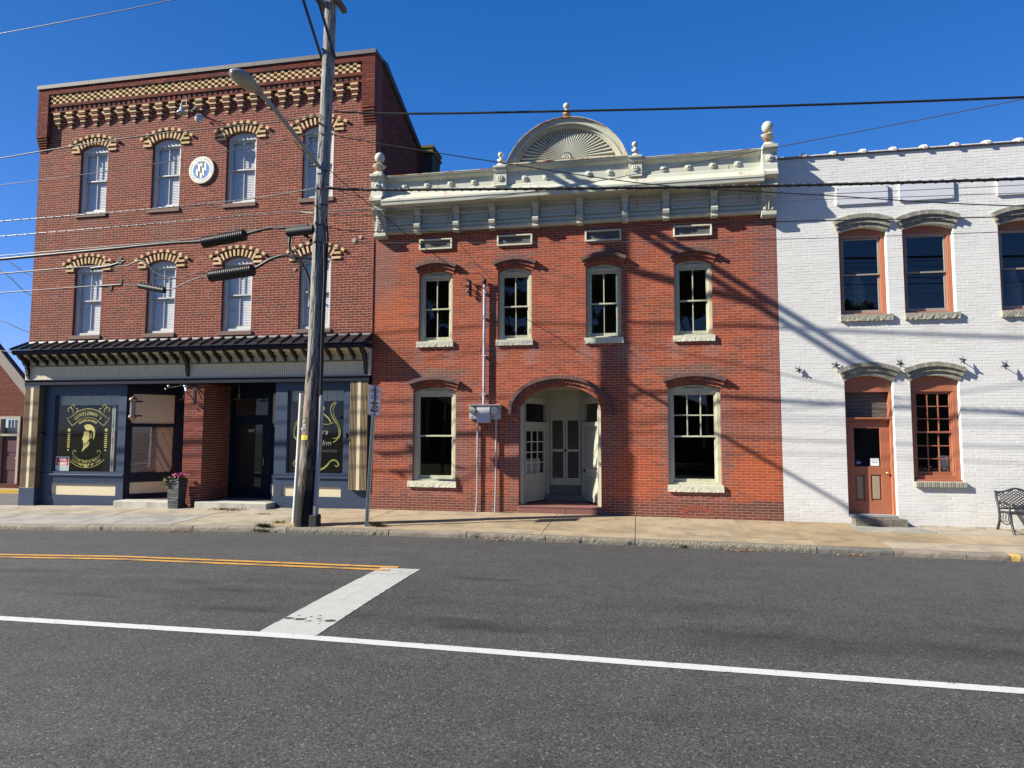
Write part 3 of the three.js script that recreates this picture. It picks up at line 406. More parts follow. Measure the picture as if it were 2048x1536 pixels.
  for (const [a, b, t] of sections) { T('parapet', profX([[-0.1, 7.59], [0.24, 7.59], [0.225, 7.62], [0.205, 7.63], [0.205, t - 0.115], [0.23, t - 0.10], [0.29, t - 0.07], [0.31, t - 0.03], [0.335, t - 0.025], [0.335, t - 0.004], [-0.1, t - 0.004]], a, b)); T('coping', profX([[-0.12, t - 0.004], [0.345, t - 0.004], [0.345, t + 0.012], [-0.12, t + 0.02]], a - 0.001, b + 0.001), rusty); }
  for (const x of [-3.1, 0.006]) T('parapet_pier', [profX([[-0.1, 7.59], [0.30, 7.59], [0.29, 7.62], [0.29, 7.88], [0.33, 7.92], [0.35, 7.99], [0.375, 8.0], [0.375, 8.04], [-0.1, 8.04]], x - 0.152, x + 0.152)]);
  for (const x of [-3.1, 0.006]) T('flower_boss', [0, 1, 2, 3, 4, 5, 6, 7].map((k) => ball(x + 0.05 * Math.cos(k * 0.785), 7.76 + 0.05 * Math.sin(k * 0.785), 0.30, 0.026, [1, 1, 1])).concat([ball(x, 7.76, 0.305, 0.03)]));
  const ros = new THREE.LatheGeometry([[0, 0.062], [0.012, 0.06], [0.028, 0.048], [0.034, 0.034], [0.046, 0.030], [0.060, 0.036], [0.072, 0.028], [0.080, 0.012], [0.080, 0]].reverse().map(([r, h]) => new THREE.Vector2(r, h)), 20).rotateX(Math.PI / 2);
  for (const x of [-5.47, -4.905, -4.325, -3.75, -2.53, -2.025, -1.545, -1.045, -0.57, 0.63, 1.165, 1.69, 2.22]) piece('rosette', ros, tin, MID, x, 7.745, 0.204, 0, 0, 0, 0.9, 0.9, 0.9);
  const xs = [-5.142, -4.178, -3.307, -2.277, -1.251, -0.227, 0.673, 1.712];
  for (const x of xs) { T('bracket', [profX([[0.06, 6.585], [0.17, 6.585], [0.20, 6.61], [0.195, 6.67], [0.25, 6.72], [0.265, 6.78], [0.25, 6.81], [0.18, 6.83], [0.185, 7.04], [0.22, 7.08], [0.27, 7.10], [0.27, 7.17], [0.29, 7.175], [0.29, 7.215], [0.06, 7.215]], x - 0.07, x + 0.07), bx(x - 0.04, x + 0.04, 6.87, 7.02, 0.18, 0.195), bx(x - 0.085, x + 0.085, 7.13, 7.19, 0.1, 0.285)]); }
  const ex = [-5.95, ...xs, 2.72]; for (let i = 0; i < ex.length - 1; i++) { const a = ex[i] + 0.12, b = ex[i + 1] - 0.12, y0 = 6.845, y1 = 7.06; T('frieze_panel', [bx(a, b, y1 - 0.035, y1, 0.07, 0.125), bx(a, b, y0, y0 + 0.035, 0.07, 0.125), bx(a, a + 0.035, y0 + 0.035, y1 - 0.035, 0.07, 0.124), bx(b - 0.035, b, y0 + 0.035, y1 - 0.035, 0.07, 0.124)]); }
  const leaf = (x, y, z0, s, n) => { const g = [], zc = (yy) => (yy < 7.1 ? interp([[6.66, 0.172], [6.75, 0.18], [6.93, 0.237], [7.07, 0.335]], yy) : z0) + 0.012; for (let k = 0; k < n; k++) { const w = (1 - k / (n + 1)) * 0.09 * s, yy = y + k * 0.05 * s, z = zc(yy); for (const q of [-1, 1]) g.push(new THREE.SphereGeometry(0.032 * s, 8, 6).scale(1.5, 0.8, 0.8).rotateZ(q * 0.6).translate(x + q * w * 0.75, yy, z)); } g.push(new THREE.SphereGeometry(0.035 * s, 8, 6).scale(1, 1.3, 0.9).translate(x, y + n * 0.05 * s, zc(y + n * 0.05 * s)), rod([x, y - 0.02, zc(y) + 0.01], [x, y + n * 0.05 * s, zc(y + n * 0.05 * s) + 0.01], 0.012)); return g; };
  for (const x of [-6.09, 2.852]) { // corner consoles with their urn finials
    const c = T('corner_console', [profX([[-0.1, 6.53], [0.19, 6.53], [0.215, 6.56], [0.215, 6.63], [0.165, 6.66], [0.175, 6.75], [0.23, 6.93], [0.33, 7.07], [0.38, 7.12], [0.43, 7.13], [0.43, 7.165], [0.36, 7.18], [0.375, 7.25], [0.47, 7.30], [0.52, 7.34], [0.52, 7.40], [0.45, 7.48], [0.44, 7.60], [0.425, 7.62], [0.425, 7.84], [0.45, 7.87], [0.50, 7.93], [0.525, 7.94], [0.525, 7.985], [-0.1, 7.985]], x - 0.15, x + 0.15), bx(x - 0.15, x + 0.15, 7.985, 8.0, -0.05, 0.525)]);
    part('leaf_ornament', uv(merge(leaf(x, 6.70, 0.20, 1.15, 6))), tin, c); part('leaf_ornament', uv(merge(leaf(x, 7.17, 0.40, 0.8, 2))), tin, c); piece('rosette', ros, tin, c, x, 7.73, 0.425);
    const f = sub('finial', MID, x, 8.0, 0.28); part('finial_base', uv(lathe([[0, 0], [0.21, 0], [0.21, 0.02], [0.13, 0.11], [0.1, 0.13], [0, 0.13]], 0, 0, 0, 4).rotateY(Math.PI / 4).translate(x, 7.99, 0.28)), tin, f);
    part('urn', uv(lathe([[0, 0], [0.075, 0], [0.085, 0.03], [0.165, 0.155], [0.16, 0.165], [0.08, 0.21], [0, 0.22]], 0, 0, 0, 4).rotateY(0.35).translate(x, 8.125, 0.28).toNonIndexed()), rusty, f); part('finial_ball', uv(ball(x, 8.475, 0.28, 0.122, [1, 1.08, 1])), tin, f);
  }
  const small = (x, y, z, s) => { const f = sub('finial', MID, x, y, z); part('finial_base', uv(lathe([[0, 0], [0.15, 0], [0.15, 0.02], [0.07, 0.1], [0.06, 0.12], [0.095, 0.125], [0.1, 0.19], [0.05, 0.2], [0, 0.2]], 0, 0, 0, 4).rotateY(Math.PI / 4).scale(s, s, s).translate(x, y, z)), s > 1 ? rusty : tin, f); part('finial_neck', uv(lathe([[0.055, 0.2], [0.035, 0.23], [0.028, 0.27], [0, 0.28]], 0, 0, 0, 12).scale(s, s, s).translate(x, y, z)), s > 1 ? rusty : tin, f); part('finial_ball', uv(ball(x, y + 0.318 * s, z, 0.066 * s)), tin, f); };
  small(-3.1, 8.04, 0.2, 1); small(0.006, 8.04, 0.2, 1); small(-1.55, 9.05, 0.15, 1.18);
  // fan pediment
  const P = sub('fan_pediment', MID, -1.55, 8.05, 0), C = { x: -1.55, y: 7.616 }, base = 8.055, ringG = (r0, r1, z0, z1) => { const t = (r) => Math.acos((base - C.y) / r), n = 48, p = []; for (let i = 0; i <= n; i++) { const a = lerp(-t(r1), t(r1), i / n); p.push([C.x + r1 * Math.sin(a), C.y + r1 * Math.cos(a)]); } if (r0) for (let i = n; i >= 0; i--) { const a = lerp(-t(r0), t(r0), i / n); p.push([C.x + r0 * Math.sin(a), C.y + r0 * Math.cos(a)]); } return plateZ(p, z0, z1); };
  T('pediment_arch', [ringG(1.43, 1.462, -0.15, 0.29), ringG(1.35, 1.43, -0.15, 0.27), ringG(1.338, 1.35, -0.15, 0.285), ringG(1.285, 1.338, -0.15, 0.21), ringG(1.255, 1.285, -0.15, 0.16)], tin, P);
  T('pediment_rim', ringG(1.462, 1.474, -0.16, 0.34), rusty, P); T('pediment_back', ringG(0, 1.255, -0.15, 0.02), tin, P);
  const hub = [-1.55, 8.20]; const NR = 35;
  for (let i = 0; i < NR; i++) { const t = lerp(-0.10, Math.PI + 0.10, (i + 0.5) / NR), dx = Math.cos(t), dy = Math.sin(t), ox = hub[0] - C.x, oy = hub[1] - C.y, bq = ox * dx + oy * dy, Lr = -bq + Math.sqrt(bq * bq - (ox * ox + oy * oy) + 1.245 ** 2) - 0.015; const a = [hub[0] + dx * 0.13, hub[1] + dy * 0.13, 0.13], b = [hub[0] + dx * Lr, hub[1] + dy * Lr, 0.14], r1 = Math.min(0.034, 0.048 * Lr * 0.52); T('fan_rib', [rod(a, b, 0.004, r1, 10), ball(b[0], b[1], b[2], r1)], tin, P); }
  T('fan_hub', [new THREE.TorusGeometry(0.085, 0.025, 8, 20, Math.PI).translate(hub[0], hub[1] - 0.02, 0.15), new THREE.TorusGeometry(0.035, 0.018, 8, 16, Math.PI).translate(hub[0], hub[1] - 0.02, 0.16)], tin, P);
  T('pediment_sill', bx(-2.95, -0.15, 8.045, 8.075, -0.1, 0.35), rusty, P);
  // bricked-up cellar light at the pavement
  const cl = sub('cellar_arch', MID, 1.24, 0, 0); const ca = arcOf(0.93, 1.55, 0.03, 0.16); archRing(cl, 'brick', ca, 0.75, ca.r, ca.r + 0.11, 0.005, 0.062, (i) => hoodMat[i % 2 ? 1 : 0], -0.03, 0.008); for (let i = 0; i < 14; i++) part('brick', bx(0.875 + i * 0.053, 0.875 + i * 0.053 + 0.045, -0.08, 0.015, -0.02, 0.045 + (i % 2) * 0.008), hoodMat[i % 3], cl);
}

// ================================================================ the left building: three storeys of dark red brick over two shop fronts
const NAVY = M(0.036, 0.058, 0.108, 0.45), NAVYSHADED = new THREE.MeshPhysicalMaterial({ color: lin(0.010, 0.014, 0.030), roughness: 0.6, specularIntensity: 0.35 }), CREAM = M(0.74, 0.64, 0.43, 0.65), TANW = M(0.30, 0.22, 0.12, 0.6), BEAD = M(0.86, 0.77, 0.55, 0.6), FRAMEW = M(0.60, 0.60, 0.58, 0.5);  // second navy: same paint darkened, shade of recesses put into the colour
const LEFT = thing('brick_shop_building', 'three-storey dark red brick building with checkered cream brick cornice and navy shop fronts', 'building', [-11.24, -0.1, 0]);
{
  const X0 = -16.17, X1 = -6.31, ZF = 0.02, wx = [[-14.83, -13.98], [-12.61, -11.765], [-10.415, -9.57], [-8.275, -7.43]], tops = [[7.685, 9.46, 9.585, 8.62], [4.365, 6.175, 6.30, 5.32]];
  const openings = tops.flatMap(([y0, ys, yc, ym]) => wx.map(([a, b]) => ({ a, b, y0, ys, yc, ym })));
  const red = M(0.19, 0.06, 0.045, 0.9), mortar = MASON(0.66, 0.38, 0.28, 0.95), redMats = [[0.20, 0.058, 0.042], [0.25, 0.072, 0.05], [0.15, 0.052, 0.042], [0.12, 0.05, 0.04]].map((c) => MASON(...c, 0.85)), creamMats = [[0.78, 0.58, 0.33], [0.70, 0.51, 0.28], [0.82, 0.61, 0.37], [0.74, 0.51, 0.30], [0.66, 0.52, 0.28]].map((c) => MASON(...c, 0.85)), cm = () => creamMats[rnd() * 5 | 0], rm = () => redMats[rnd() * 4 | 0];
  part('wall', plateZ([[X0, 3.2], [X1, 3.2], [X1, 11.2], [X0, 11.2]], -0.32, ZF - 0.0022, openings.map((o) => archHole(o.a, o.b, o.y0, o.ys, o.yc))), [mortar, red], LEFT);
  const roofY = (z) => 11.24 + 0.36 * (z + 0.25);
  part('side_wall', plateZ([[0.3, -0.3], [14, -0.3], [14, roofY(-14)], [0.3, 11.2]], -0.3, 0).rotateY(Math.PI / 2).translate(X1 - 0.006, 0, 0), M(0.15, 0.055, 0.045, 0.95), LEFT); part('side_wall', plateZ([[0.3, -0.9], [14, -0.9], [14, roofY(-14)], [0.3, 11.2]], 0, 0.3).rotateY(Math.PI / 2).translate(X0 + 0.006, 0, 0), M(0.15, 0.055, 0.045, 0.95), LEFT);
  part('rear_wall', bx(X0 + 0.3, X1 - 0.3, -1, roofY(-14), -14, -13.7), red, LEFT);
  part('roof', profX([[-0.3, 11.22], [-14.1, roofY(-14.1)], [-14.1, roofY(-14.1) - 0.2], [-0.3, 11.0]], X0 + 0.01, X1 - 0.01), M(0.1, 0.1, 0.1, 0.9), LEFT);
  part('roof_edge', [beam([X1 + 0.02, roofY(-0.3) + 0.04, -0.3], [X1 + 0.02, roofY(-9) + 0.04, -9], 0.12, 0.1)], M(0.12, 0.11, 0.11, 0.6), LEFT);
  part('floor', [bx(X0 + 0.31, X1 - 0.31, 3.3, 3.55, -13.7, -0.33), bx(X0 + 0.31, X1 - 0.31, 6.9, 7.15, -13.7, -0.33), bx(X0 + 0.31, X1 - 0.31, -0.4, 0.05, -13.7, -0.14)], DARK, LEFT);
  part('partition', [bx(X0 + 0.31, X1 - 0.31, 3.55, 11, -2.6, -2.45), bx(X0 + 0.31, X1 - 0.31, 0.05, 3.3, -4.2, -4.05)], ROOM, LEFT);
  // chimney on the far slope
  const ch = sub('chimney', LEFT, -6.1, 8, -3.5); part('chimney_stack', bx(-6.32, -5.92, 6.9, 10.12, -4.1, -3.3), M(0.07, 0.05, 0.042, 0.95), ch); part('chimney_cap', [bx(-6.36, -5.88, 10.12, 10.2, -4.15, -3.25), bx(-6.33, -5.91, 10.2, 10.28, -4.12, -3.28), bx(-6.36, -5.88, 10.28, 10.36, -4.15, -3.25)], M(0.14, 0.11, 0.03, 0.95), ch);
  // bricks
  const colour = (x, y, r) => { const t = r(), n = fbm(x * 0.6, y * 0.8, 4); let c = [lerp(0.165, 0.235, t), lerp(0.044, 0.060, t), lerp(0.031, 0.040, t)]; if (t > 0.90) c = [0.12, 0.05, 0.045]; if (t < 0.05) c = [0.30, 0.085, 0.05]; const d = sstep(0.55, 0.75, n) * 0.45; c = c.map((v, i) => lerp(v, [0.15, 0.062, 0.052][i], d));
    for (const [a, b] of wx) if (y < 7.6 && y > 6.75 && x > a + 0.1 && x < b) { const q = 0.5 * (0.6 + r() * 0.6); c = c.map((v, i) => lerp(v, [0.15, 0.085, 0.065][i], q)); } const v = 0.86 + 0.28 * r(); return c.map((q) => q * v); };
  const spans = openings.map((o) => archSpan(o.a, o.b, o.y0, o.ys, o.yc)), opt = { joint: 0.0115, len: 0.2, colour, chamfer: 0.002, jitter: 0.0007, tilt: 0.006 };
  layBricks(LEFT, courses({ x0: X0, x1: X1, y0: 4.05, y1: 10.72, course: 0.0622, len: 0.2, joint: 0.0115, spans, headers: 7, seed: 3, wild: 0.12 }), { ...opt, z: ZF, seed: 8 });
  const side = (u, y) => [X1 - 0.001, y, ZF - u]; side.turn = Math.PI / 2;
  const sl = courses({ x0: 0.02, x1: 5.5, y0: 6.9, y1: 11.2, course: 0.0622, len: 0.2, joint: 0.0115, seed: 4 }), slh = sl.h, sl2 = sl.filter(([u, y]) => y < roofY(-u) - 0.06); sl2.h = slh;
  layBricks(LEFT, sl2, { ...opt, yawed: side, single: 0, seed: 9 });
  // checkered brick cornice
  const small = (x0, x1, y0, y1, z) => { const l = courses({ x0, x1, y0, y1, course: 0.0622, len: 0.2, joint: 0.0115, seed: (x0 * 71 + y0 * 13) | 0 }); layBricks(LEFT, l, { ...opt, z, single: 0, seed: (y0 * 97) | 0 }); };
  part('cornice_backing', [bx(-15.83, -6.65, 11.07, 11.2, 0, 0.155), bx(-15.83, -6.65, 10.8, 11.07, 0, 0.025), bx(-15.83, -6.65, 10.72, 10.8, 0, 0.135), bx(-15.83, -6.65, 10.6, 10.72, 0, 0.05), bx(-15.83, -6.65, 10.55, 10.6, 0, 0.12), bx(X0, -15.83, 9.9, 11.2, 0, 0.155), bx(-6.65, X1, 9.9, 11.2, 0, 0.155)], red, LEFT);
  small(-15.83, -6.65, 11.073, 11.235, 0.16); small(-15.83, -6.65, 10.735, 10.797, 0.14); small(-15.83, -6.65, 10.545, 10.6, 0.125);
  for (const [a, b, s] of [[X0, -15.83, 1], [-6.65, X1, -1]]) { small(a, b, 9.86, 11.235, 0.16); const p = sub('corner_corbel', LEFT, a, 9.5, 0); for (let k = 0; k < 6; k++) { const z = 0.14 - k * 0.021, y = 9.86 - (k + 1) * 0.062; part('brick', [rb(a + 0.002, b - 0.002 - (s > 0 ? k * 0.02 : 0), y, y + 0.056, 0, z, 0.003)], rm(), p); } }
  const yawR = (u, y) => [X1 + 0.0, y, 0.16 - u]; yawR.turn = Math.PI / 2;
  const ck = sub('checkered_band', LEFT, -11.2, 10.8, 0.1), cg = rb(-0.0465, 0.0465, -0.0305, 0.0305, -0.12, 0, 0.004); let row = 0;
  for (let j = 0; j < 4; j++) for (let i = 0; i < 92; i++) if ((i + j) % 2) piece('brick', cg, cm(), ck, -15.765 + i * 0.0990, 10.834 + j * 0.0675, 0.13 + R(-0.004, 0.004));
  const dn = sub('dentil_band', LEFT, -11.2, 10.6, 0.1), dg = rb(-0.034, 0.034, -0.056, 0.056, -0.06, 0, 0.004), dPale = M(0.42, 0.34, 0.24, 0.9);
  for (let i = 0; i < 120; i++) { piece('brick', dg, i % 2 ? dPale : rm(), dn, -15.77 + i * 0.0762, 10.66, (i % 2 ? 0.075 : 0.11) + R(-0.004, 0.004)); }
  for (let i = 0; i < 23; i++) {
    const x = -15.575 + i * 0.3957, c = sub('corbel', LEFT, x, 10.14, 0); let y = 10.545;
    [[0.205, 0.135, 1], [0.20, 0.125, 0], [0.205, 0.112, 1], [0.185, 0.098, 0], [0.15, 0.084, 1], [0.12, 0.068, 0], [0.068, 0.052, 1]].forEach(([w, z, pale]) => { part('brick', rb(x - w / 2, x + w / 2, y - 0.056, y, 0, z, 0.003), pale ? cm() : rm(), c); y -= 0.0595; });
    if (i) { part('brick', rb(x - 0.225, x - 0.104, 10.43, 10.485, 0, 0.085, 0.003), cm(), c); part('brick', rb(x - 0.225, x - 0.13, 10.485, 10.545, 0, 0.075, 0.003), rm(), c); part('brick', rb(x - 0.20, x - 0.145, 10.30, 10.43, 0, 0.035, 0.003), rm(), c); }
  }
  const cap = M(0.135, 0.12, 0.112, 0.6); for (let i = 0; i < 6; i++) { const a = lerp(X0 - 0.02, X1 + 0.03, i / 6), b = lerp(X0 - 0.02, X1 + 0.03, (i + 1) / 6); part('metal_coping', profX([[-0.4, 11.24], [0.195, 11.235], [0.20, 11.335], [0.17, 11.345], [-0.4, 11.36]], a, b - 0.006), cap, LEFT); }
  part('metal_coping', beam([X1 + 0.03, 11.30, -0.4], [X1 + 0.03, roofY(-4) + 0.07, -4], 0.1, 0.1), cap, LEFT);
  // windows, arches of striped brick, sills
  const blindM = M(0.80, 0.81, 0.80, 0.7), sillB = M(0.20, 0.12, 0.09, 0.8);
  for (const o of openings) {
    const w = hungWindow(LEFT, { x0: o.a, x1: o.b, y0: o.y0 + 0.012, ys: o.ys, yc: o.yc, ym: o.ym, z: -0.05, fw: 0.06, mat: FRAMEW, up: [2, 1], lo: [2, 1], glass: GLASS2, mw: 0.014, head: 0.06, foot: 0.07 });
    const sl = []; for (let y = o.y0 + 0.12; y < o.ys - 0.06; y += 0.043) sl.push(bx(o.a + 0.08, o.b - 0.08, -0.001, 0.001, -0.024, 0.024).rotateX(1.25).translate(0, y, -0.165)); part('blind', sl, blindM, w);
    part('sill', rb(o.a - 0.07, o.b + 0.04, o.y0 - 0.095, o.y0 + 0.008, -0.25, 0.055, 0.006), sillB, LEFT);
    const g = sub('window_arch', LEFT, (o.a + o.b) / 2, o.yc, 0), a = arcOf(o.a, o.b, o.ys, o.yc);
    archRing(g, 'brick', a, Math.asin((a.h + 0.055) / (a.r + 0.01)), a.r + 0.012, a.r + 0.185, 0.03, 0.058, (i) => (i % 2 ? rm() : cm()), -0.03, 0.006);
    g.children.forEach((m, i) => { if (i % 2 === 0) m.position.z += 0.028; });
    const q = arcOf(o.a - 0.33, o.b + 0.33, o.yc - 0.02, o.yc + 0.205), n0 = g.children.length;
    archRing(g, 'brick', q, Math.asin((q.h + 0.01) / q.r), q.r + 0.0, q.r + 0.075, 0.075, 0.095, (i) => (i % 2 ? rm() : cm()), -0.03, 0.005);
    for (const s of [-1, 1]) [[0.075, 0.06, 0.25], [-0.045, 0.05, 0.265], [-0.165, 0.02, 0.27]].forEach(([dy, d0, d1]) => { const e = s < 0 ? o.a : o.b, x0 = s < 0 ? e - d1 : e + d0, x1 = s < 0 ? e - d0 : e + d1; part('brick', rb(x0, x1, o.yc + dy - 0.027 , o.yc + dy + 0.03, -0.03, 0.055, 0.004), cm(), g); });
  }
  for (const [x, y, r] of [[-6.83, 6.55, 0.055], [-6.66, 6.62, 0.04], [-8.4, 5.9, 0.035], [-8.05, 5.3, 0.03], [-9.6, 5.95, 0.03]]) part('mortar_patch', new THREE.CylinderGeometry(r, r * 1.1, 0.03, 12).rotateX(Math.PI / 2).translate(x, y, ZF + 0.005), M(0.45, 0.40, 0.32, 0.95), LEFT);

  // awning --------------------------------------------------------------------
  const A0 = -16.22, A1 = -6.27, roofM = M(0.011, 0.013, 0.021, 0.38), aw = sub('awning', LEFT, -11.24, 3.9, 0);
  part('awning_roof', profX([[0.02, 4.205], [0.50, 3.975], [0.535, 3.965], [0.535, 3.945], [0.02, 4.185]], A0, A1), roofM, aw);
  part('flashing', profX([[0.015, 4.19], [0.06, 4.19], [0.03, 4.235], [0.015, 4.24]], A0 + 0.03, A1 - 0.02), M(0.22, 0.21, 0.21, 0.5), aw);
  const rib = profX([[0.025, 4.215], [0.025, 4.245], [0.52, 4.012], [0.545, 3.995], [0.545, 3.955], [0.5, 3.985]], -0.022, 0.022);
  for (let i = 0; i <= 32; i++) piece('standing_rib', rib, roofM, aw, lerp(A0 + 0.03, A1 - 0.03, i / 32), 0, 0);
  part('fascia', [profX([[0.02, 3.945], [0.50, 3.945], [0.50, 3.90], [0.455, 3.84], [0.42, 3.83], [0.42, 3.86], [0.02, 3.86]], A0 + 0.03, A1 - 0.03)], NAVYSHADED, aw);
  part('cove', profX([[0.02, 3.86], [0.36, 3.858], [0.26, 3.80], [0.18, 3.79], [0.17, 3.74], [0.09, 3.73], [0.085, 3.585], [0.115, 3.57], [0.115, 3.535], [0.02, 3.53]], X0 + 0.02, X1 - 0.05), BEAD, aw);
  part('ledge', profX([[0.114, 3.536], [0.122, 3.536], [0.122, 3.572], [0.114, 3.57]], X0 + 0.06, X1 - 0.07), M(0.25, 0.2, 0.11, 0.7), aw);
  const brS = profX([[0.085, 3.85], [0.42, 3.85], [0.425, 3.80], [0.38, 3.785], [0.35, 3.73], [0.29, 3.70], [0.25, 3.66], [0.18, 3.64], [0.15, 3.595], [0.085, 3.575]].reverse(), -0.022, 0.022), brL = profX([[0.06, 3.85], [0.43, 3.85], [0.435, 3.80], [0.39, 3.785], [0.35, 3.72], [0.28, 3.69], [0.23, 3.60], [0.17, 3.56], [0.17, 3.50], [0.14, 3.47], [0.15, 3.42], [0.125, 3.39], [0.135, 3.34], [0.11, 3.31], [0.115, 3.26], [0.06, 3.22]].reverse(), -0.035, 0.035), gilt = M(0.28, 0.2, 0.09, 0.5);
  const edge = (L) => tube((L ? [[0, 3.84, 0.437], [0, 3.79, 0.415], [0, 3.74, 0.37], [0, 3.695, 0.295], [0, 3.6, 0.235], [0, 3.52, 0.178], [0, 3.42, 0.155], [0, 3.3, 0.118]] : [[0, 3.84, 0.428], [0, 3.79, 0.40], [0, 3.73, 0.355], [0, 3.69, 0.28], [0, 3.64, 0.19], [0, 3.59, 0.13]]), 0.006, 24, 5), eS = edge(false), eL = edge(true);
  for (let i = 0; i <= 32; i++) { const x = lerp(-16.06, -6.43, i / 32), L = i === 0 || i === 32 || i === 16, b = piece('bracket', L ? brL : brS, BLACK, aw, x, 0, 0); for (const s of [-1, 1]) { const m = new THREE.Mesh(L ? eL : eS, gilt); m.name = 'gilt_edge'; m.position.x = s * (L ? 0.03 : 0.018); m.castShadow = m.receiveShadow = true; aw.add(m); m.position.x += x - W0.get(aw).x; m.position.y -= W0.get(aw).y; } }
  // shop front ---------------------------------------------------------------
  const sf = sub('shop_front', LEFT, -11.24, 0, 0), Pn = (n, g, m) => part(n, g, m, sf);
  { const b = []; for (let x = X0 + 0.03; x < X1 - 0.08; x += 0.0565) b.push(bx(x, Math.min(x + 0.046, X1 - 0.05), 3.2, 3.535, 0.02, 0.072)); b.push(bx(X0 + 0.02, X1 - 0.05, 3.2, 3.535, 0.0, 0.052)); Pn('beadboard', b, BEAD); }
  Pn('end_board', [bx(X0, X0 + 0.03, 3.2, 3.9, -0.3, 0.075), bx(X1 - 0.05, X1 - 0.01, 3.2, 3.9, 0.0, 0.10)], BEAD);
  Pn('lintel', [rb(X0, X1 - 0.03, 3.055, 3.17, -0.35, 0.085, 0.006), rb(X0, X1 - 0.03, 3.17, 3.2, -0.35, 0.11, 0.006)], NAVYSHADED);
  const flute = (a, b, y0, y1, z) => { const w = b - a, g = [], d = []; g.push(bx(a + w * 0.42, a + w * 0.60, y0, y1, z - 0.05, z + 0.012)); const t = []; for (const [p, q] of [[0, 0.40], [0.62, 1]]) for (let i = 0; i < 5; i++) t.push(rod([a + w * lerp(p, q, (i + 0.5) / 5), y0, z - 0.005], [a + w * lerp(p, q, (i + 0.5) / 5), y1, z - 0.005], w * 0.033, w * 0.033, 8)); Pn('fluted_pilaster', [bx(a, b, y0, y1, z - 0.3, z - 0.012)], M(0.13, 0.09, 0.05, 0.7)); Pn('flute', t, TANW); Pn('fillet', g, CREAM); };
  flute(-16.155, -15.70, 0.34, 3.055, 0.06); flute(-6.835, -6.375, 0.445, 3.055, 0.05);
  Pn('pilaster_base', [rb(-16.17, -15.68, -0.3, 0.34, -0.3, 0.08, 0.005)], NAVY); Pn('pilaster_cap', bx(-16.165, -15.69, 3.0, 3.055, -0.3, 0.075), NAVY);
  const bay = (x0, x1, wx0, wx1, wy0, wy1, px0, px1, py0, py1, led, zb) => {
    const f = zb;
    Pn('base_panel', [bx(x0, px0, -0.3, led, f - 0.12, f), bx(px1, x1, -0.3, led, f - 0.12, f), bx(px0, px1, -0.3, py0, f - 0.12, f - 0.0005), bx(px0, px1, py1, led, f - 0.12, f - 0.0005)], NAVY); Pn('inset_panel', bx(px0, px1, py0, py1, f - 0.1, f - 0.035), CREAM);
    Pn('ledge', rb(x0 - 0.01, x1, led, led + 0.035, f - 0.14, f + 0.04, 0.006), NAVY);
    Pn('window_frame', [bx(x0, wx0, led + 0.035, 3.055, f - 0.14, f), bx(wx1, x1, led + 0.035, 3.055, f - 0.14, f), bx(wx0, wx1, wy1, 3.055, f - 0.14, f - 0.0005), bx(wx0, wx1, led + 0.035, wy0, f - 0.14, f - 0.0005), rb(wx0, wx0 + 0.03, wy0, wy1, f - 0.1, f - 0.03, 0.004), rb(wx1 - 0.03, wx1, wy0, wy1, f - 0.1, f - 0.03, 0.004)], NAVY);
    Pn('pane', pane(wx0 + 0.03, wx1 - 0.03, wy0, wy1, f - 0.07), GLASS);
    const n = 6, w = (wx1 - wx0 - 0.1) / n; for (let i = 0; i < n; i++) Pn('valance_panel', bx(wx0 + 0.05 + i * w, wx0 + 0.05 + (i + 1) * w - 0.012, wy1 - 0.27, wy1 - 0.02, f - 0.16, f - 0.15), M(0.46 + R(-0.05, 0.05), 0.48, 0.38, 0.8));
  };
  bay(-15.68, -13.16, -15.36, -13.39, 0.77, 2.80, -15.37, -13.38, 0.155, 0.445, 0.665, -0.10);
  bay(-8.87, -6.35, -8.545, -7.03, 0.82, 2.87, -8.64, -7.08, 0.255, 0.495, 0.70, -0.06);
  // interior of both shops
  Pn('shop_wall', [bx(-13.2, -13.1, 0.05, 3.3, -4, -0.3), bx(-8.95, -8.85, 0.05, 3.3, -4, -0.3)], ROOM); Pn('shop_counter', [bx(-14.55, -14.2, 0.05, 3.2, -1.2, -0.9)], M(0.16, 0.085, 0.035, 0.6)); Pn('shop_counter', [bx(-15.2, -14.6, 0.05, 0.95, -2.2, -1.5), bx(-8.4, -7.4, 0.05, 0.9, -2.0, -1.5)], M(0.13, 0.08, 0.05, 0.7));
  const sheer = new THREE.MeshPhysicalMaterial({ color: lin(0.75, 0.76, 0.78), roughness: 1, transmission: 0.5, thickness: 0 }); const cur = []; for (const x of [-13.72, -13.66, -13.50]) cur.push(bx(x - 0.016, x + 0.016, 0.75, 2.5, -0.30, -0.28)); Pn('curtain', cur, sheer);
  // entrance recess and splayed walls
  const splayWall = (x0, z0, x1, z1, lit) => { const th = Math.atan2(-(z1 - z0), x1 - x0), L = Math.hypot(x1 - x0, z1 - z0), Q = (g) => local(g, x0, z0, th);
    Pn('splay_wall', [Q(bx(0, L, -0.1, 0.2, -0.1, 0)), Q(bx(0, L, 0.5, 0.74, -0.1, 0)), Q(bx(0, L, 1.95, 2.04, -0.1, 0)), Q(bx(0, L, 2.82, 3.06, -0.1, 0)), Q(bx(0, 0.14, 0.2, 2.82, -0.1, 0.001)), Q(bx(L - 0.14, L, 0.2, 2.82, -0.1, 0.001))], NAVYSHADED);
    Pn('inset_panel', Q(bx(0.14, L - 0.14, 2.04, 2.82, -0.08, -0.03)), CREAM); Pn('inset_panel', Q(bx(0.14, L - 0.14, 0.2, 0.5, -0.08, -0.03)), CREAM); Pn('pane', Q(pane(0.14, L - 0.14, 0.74, 1.95, -0.04)), GLASS2);
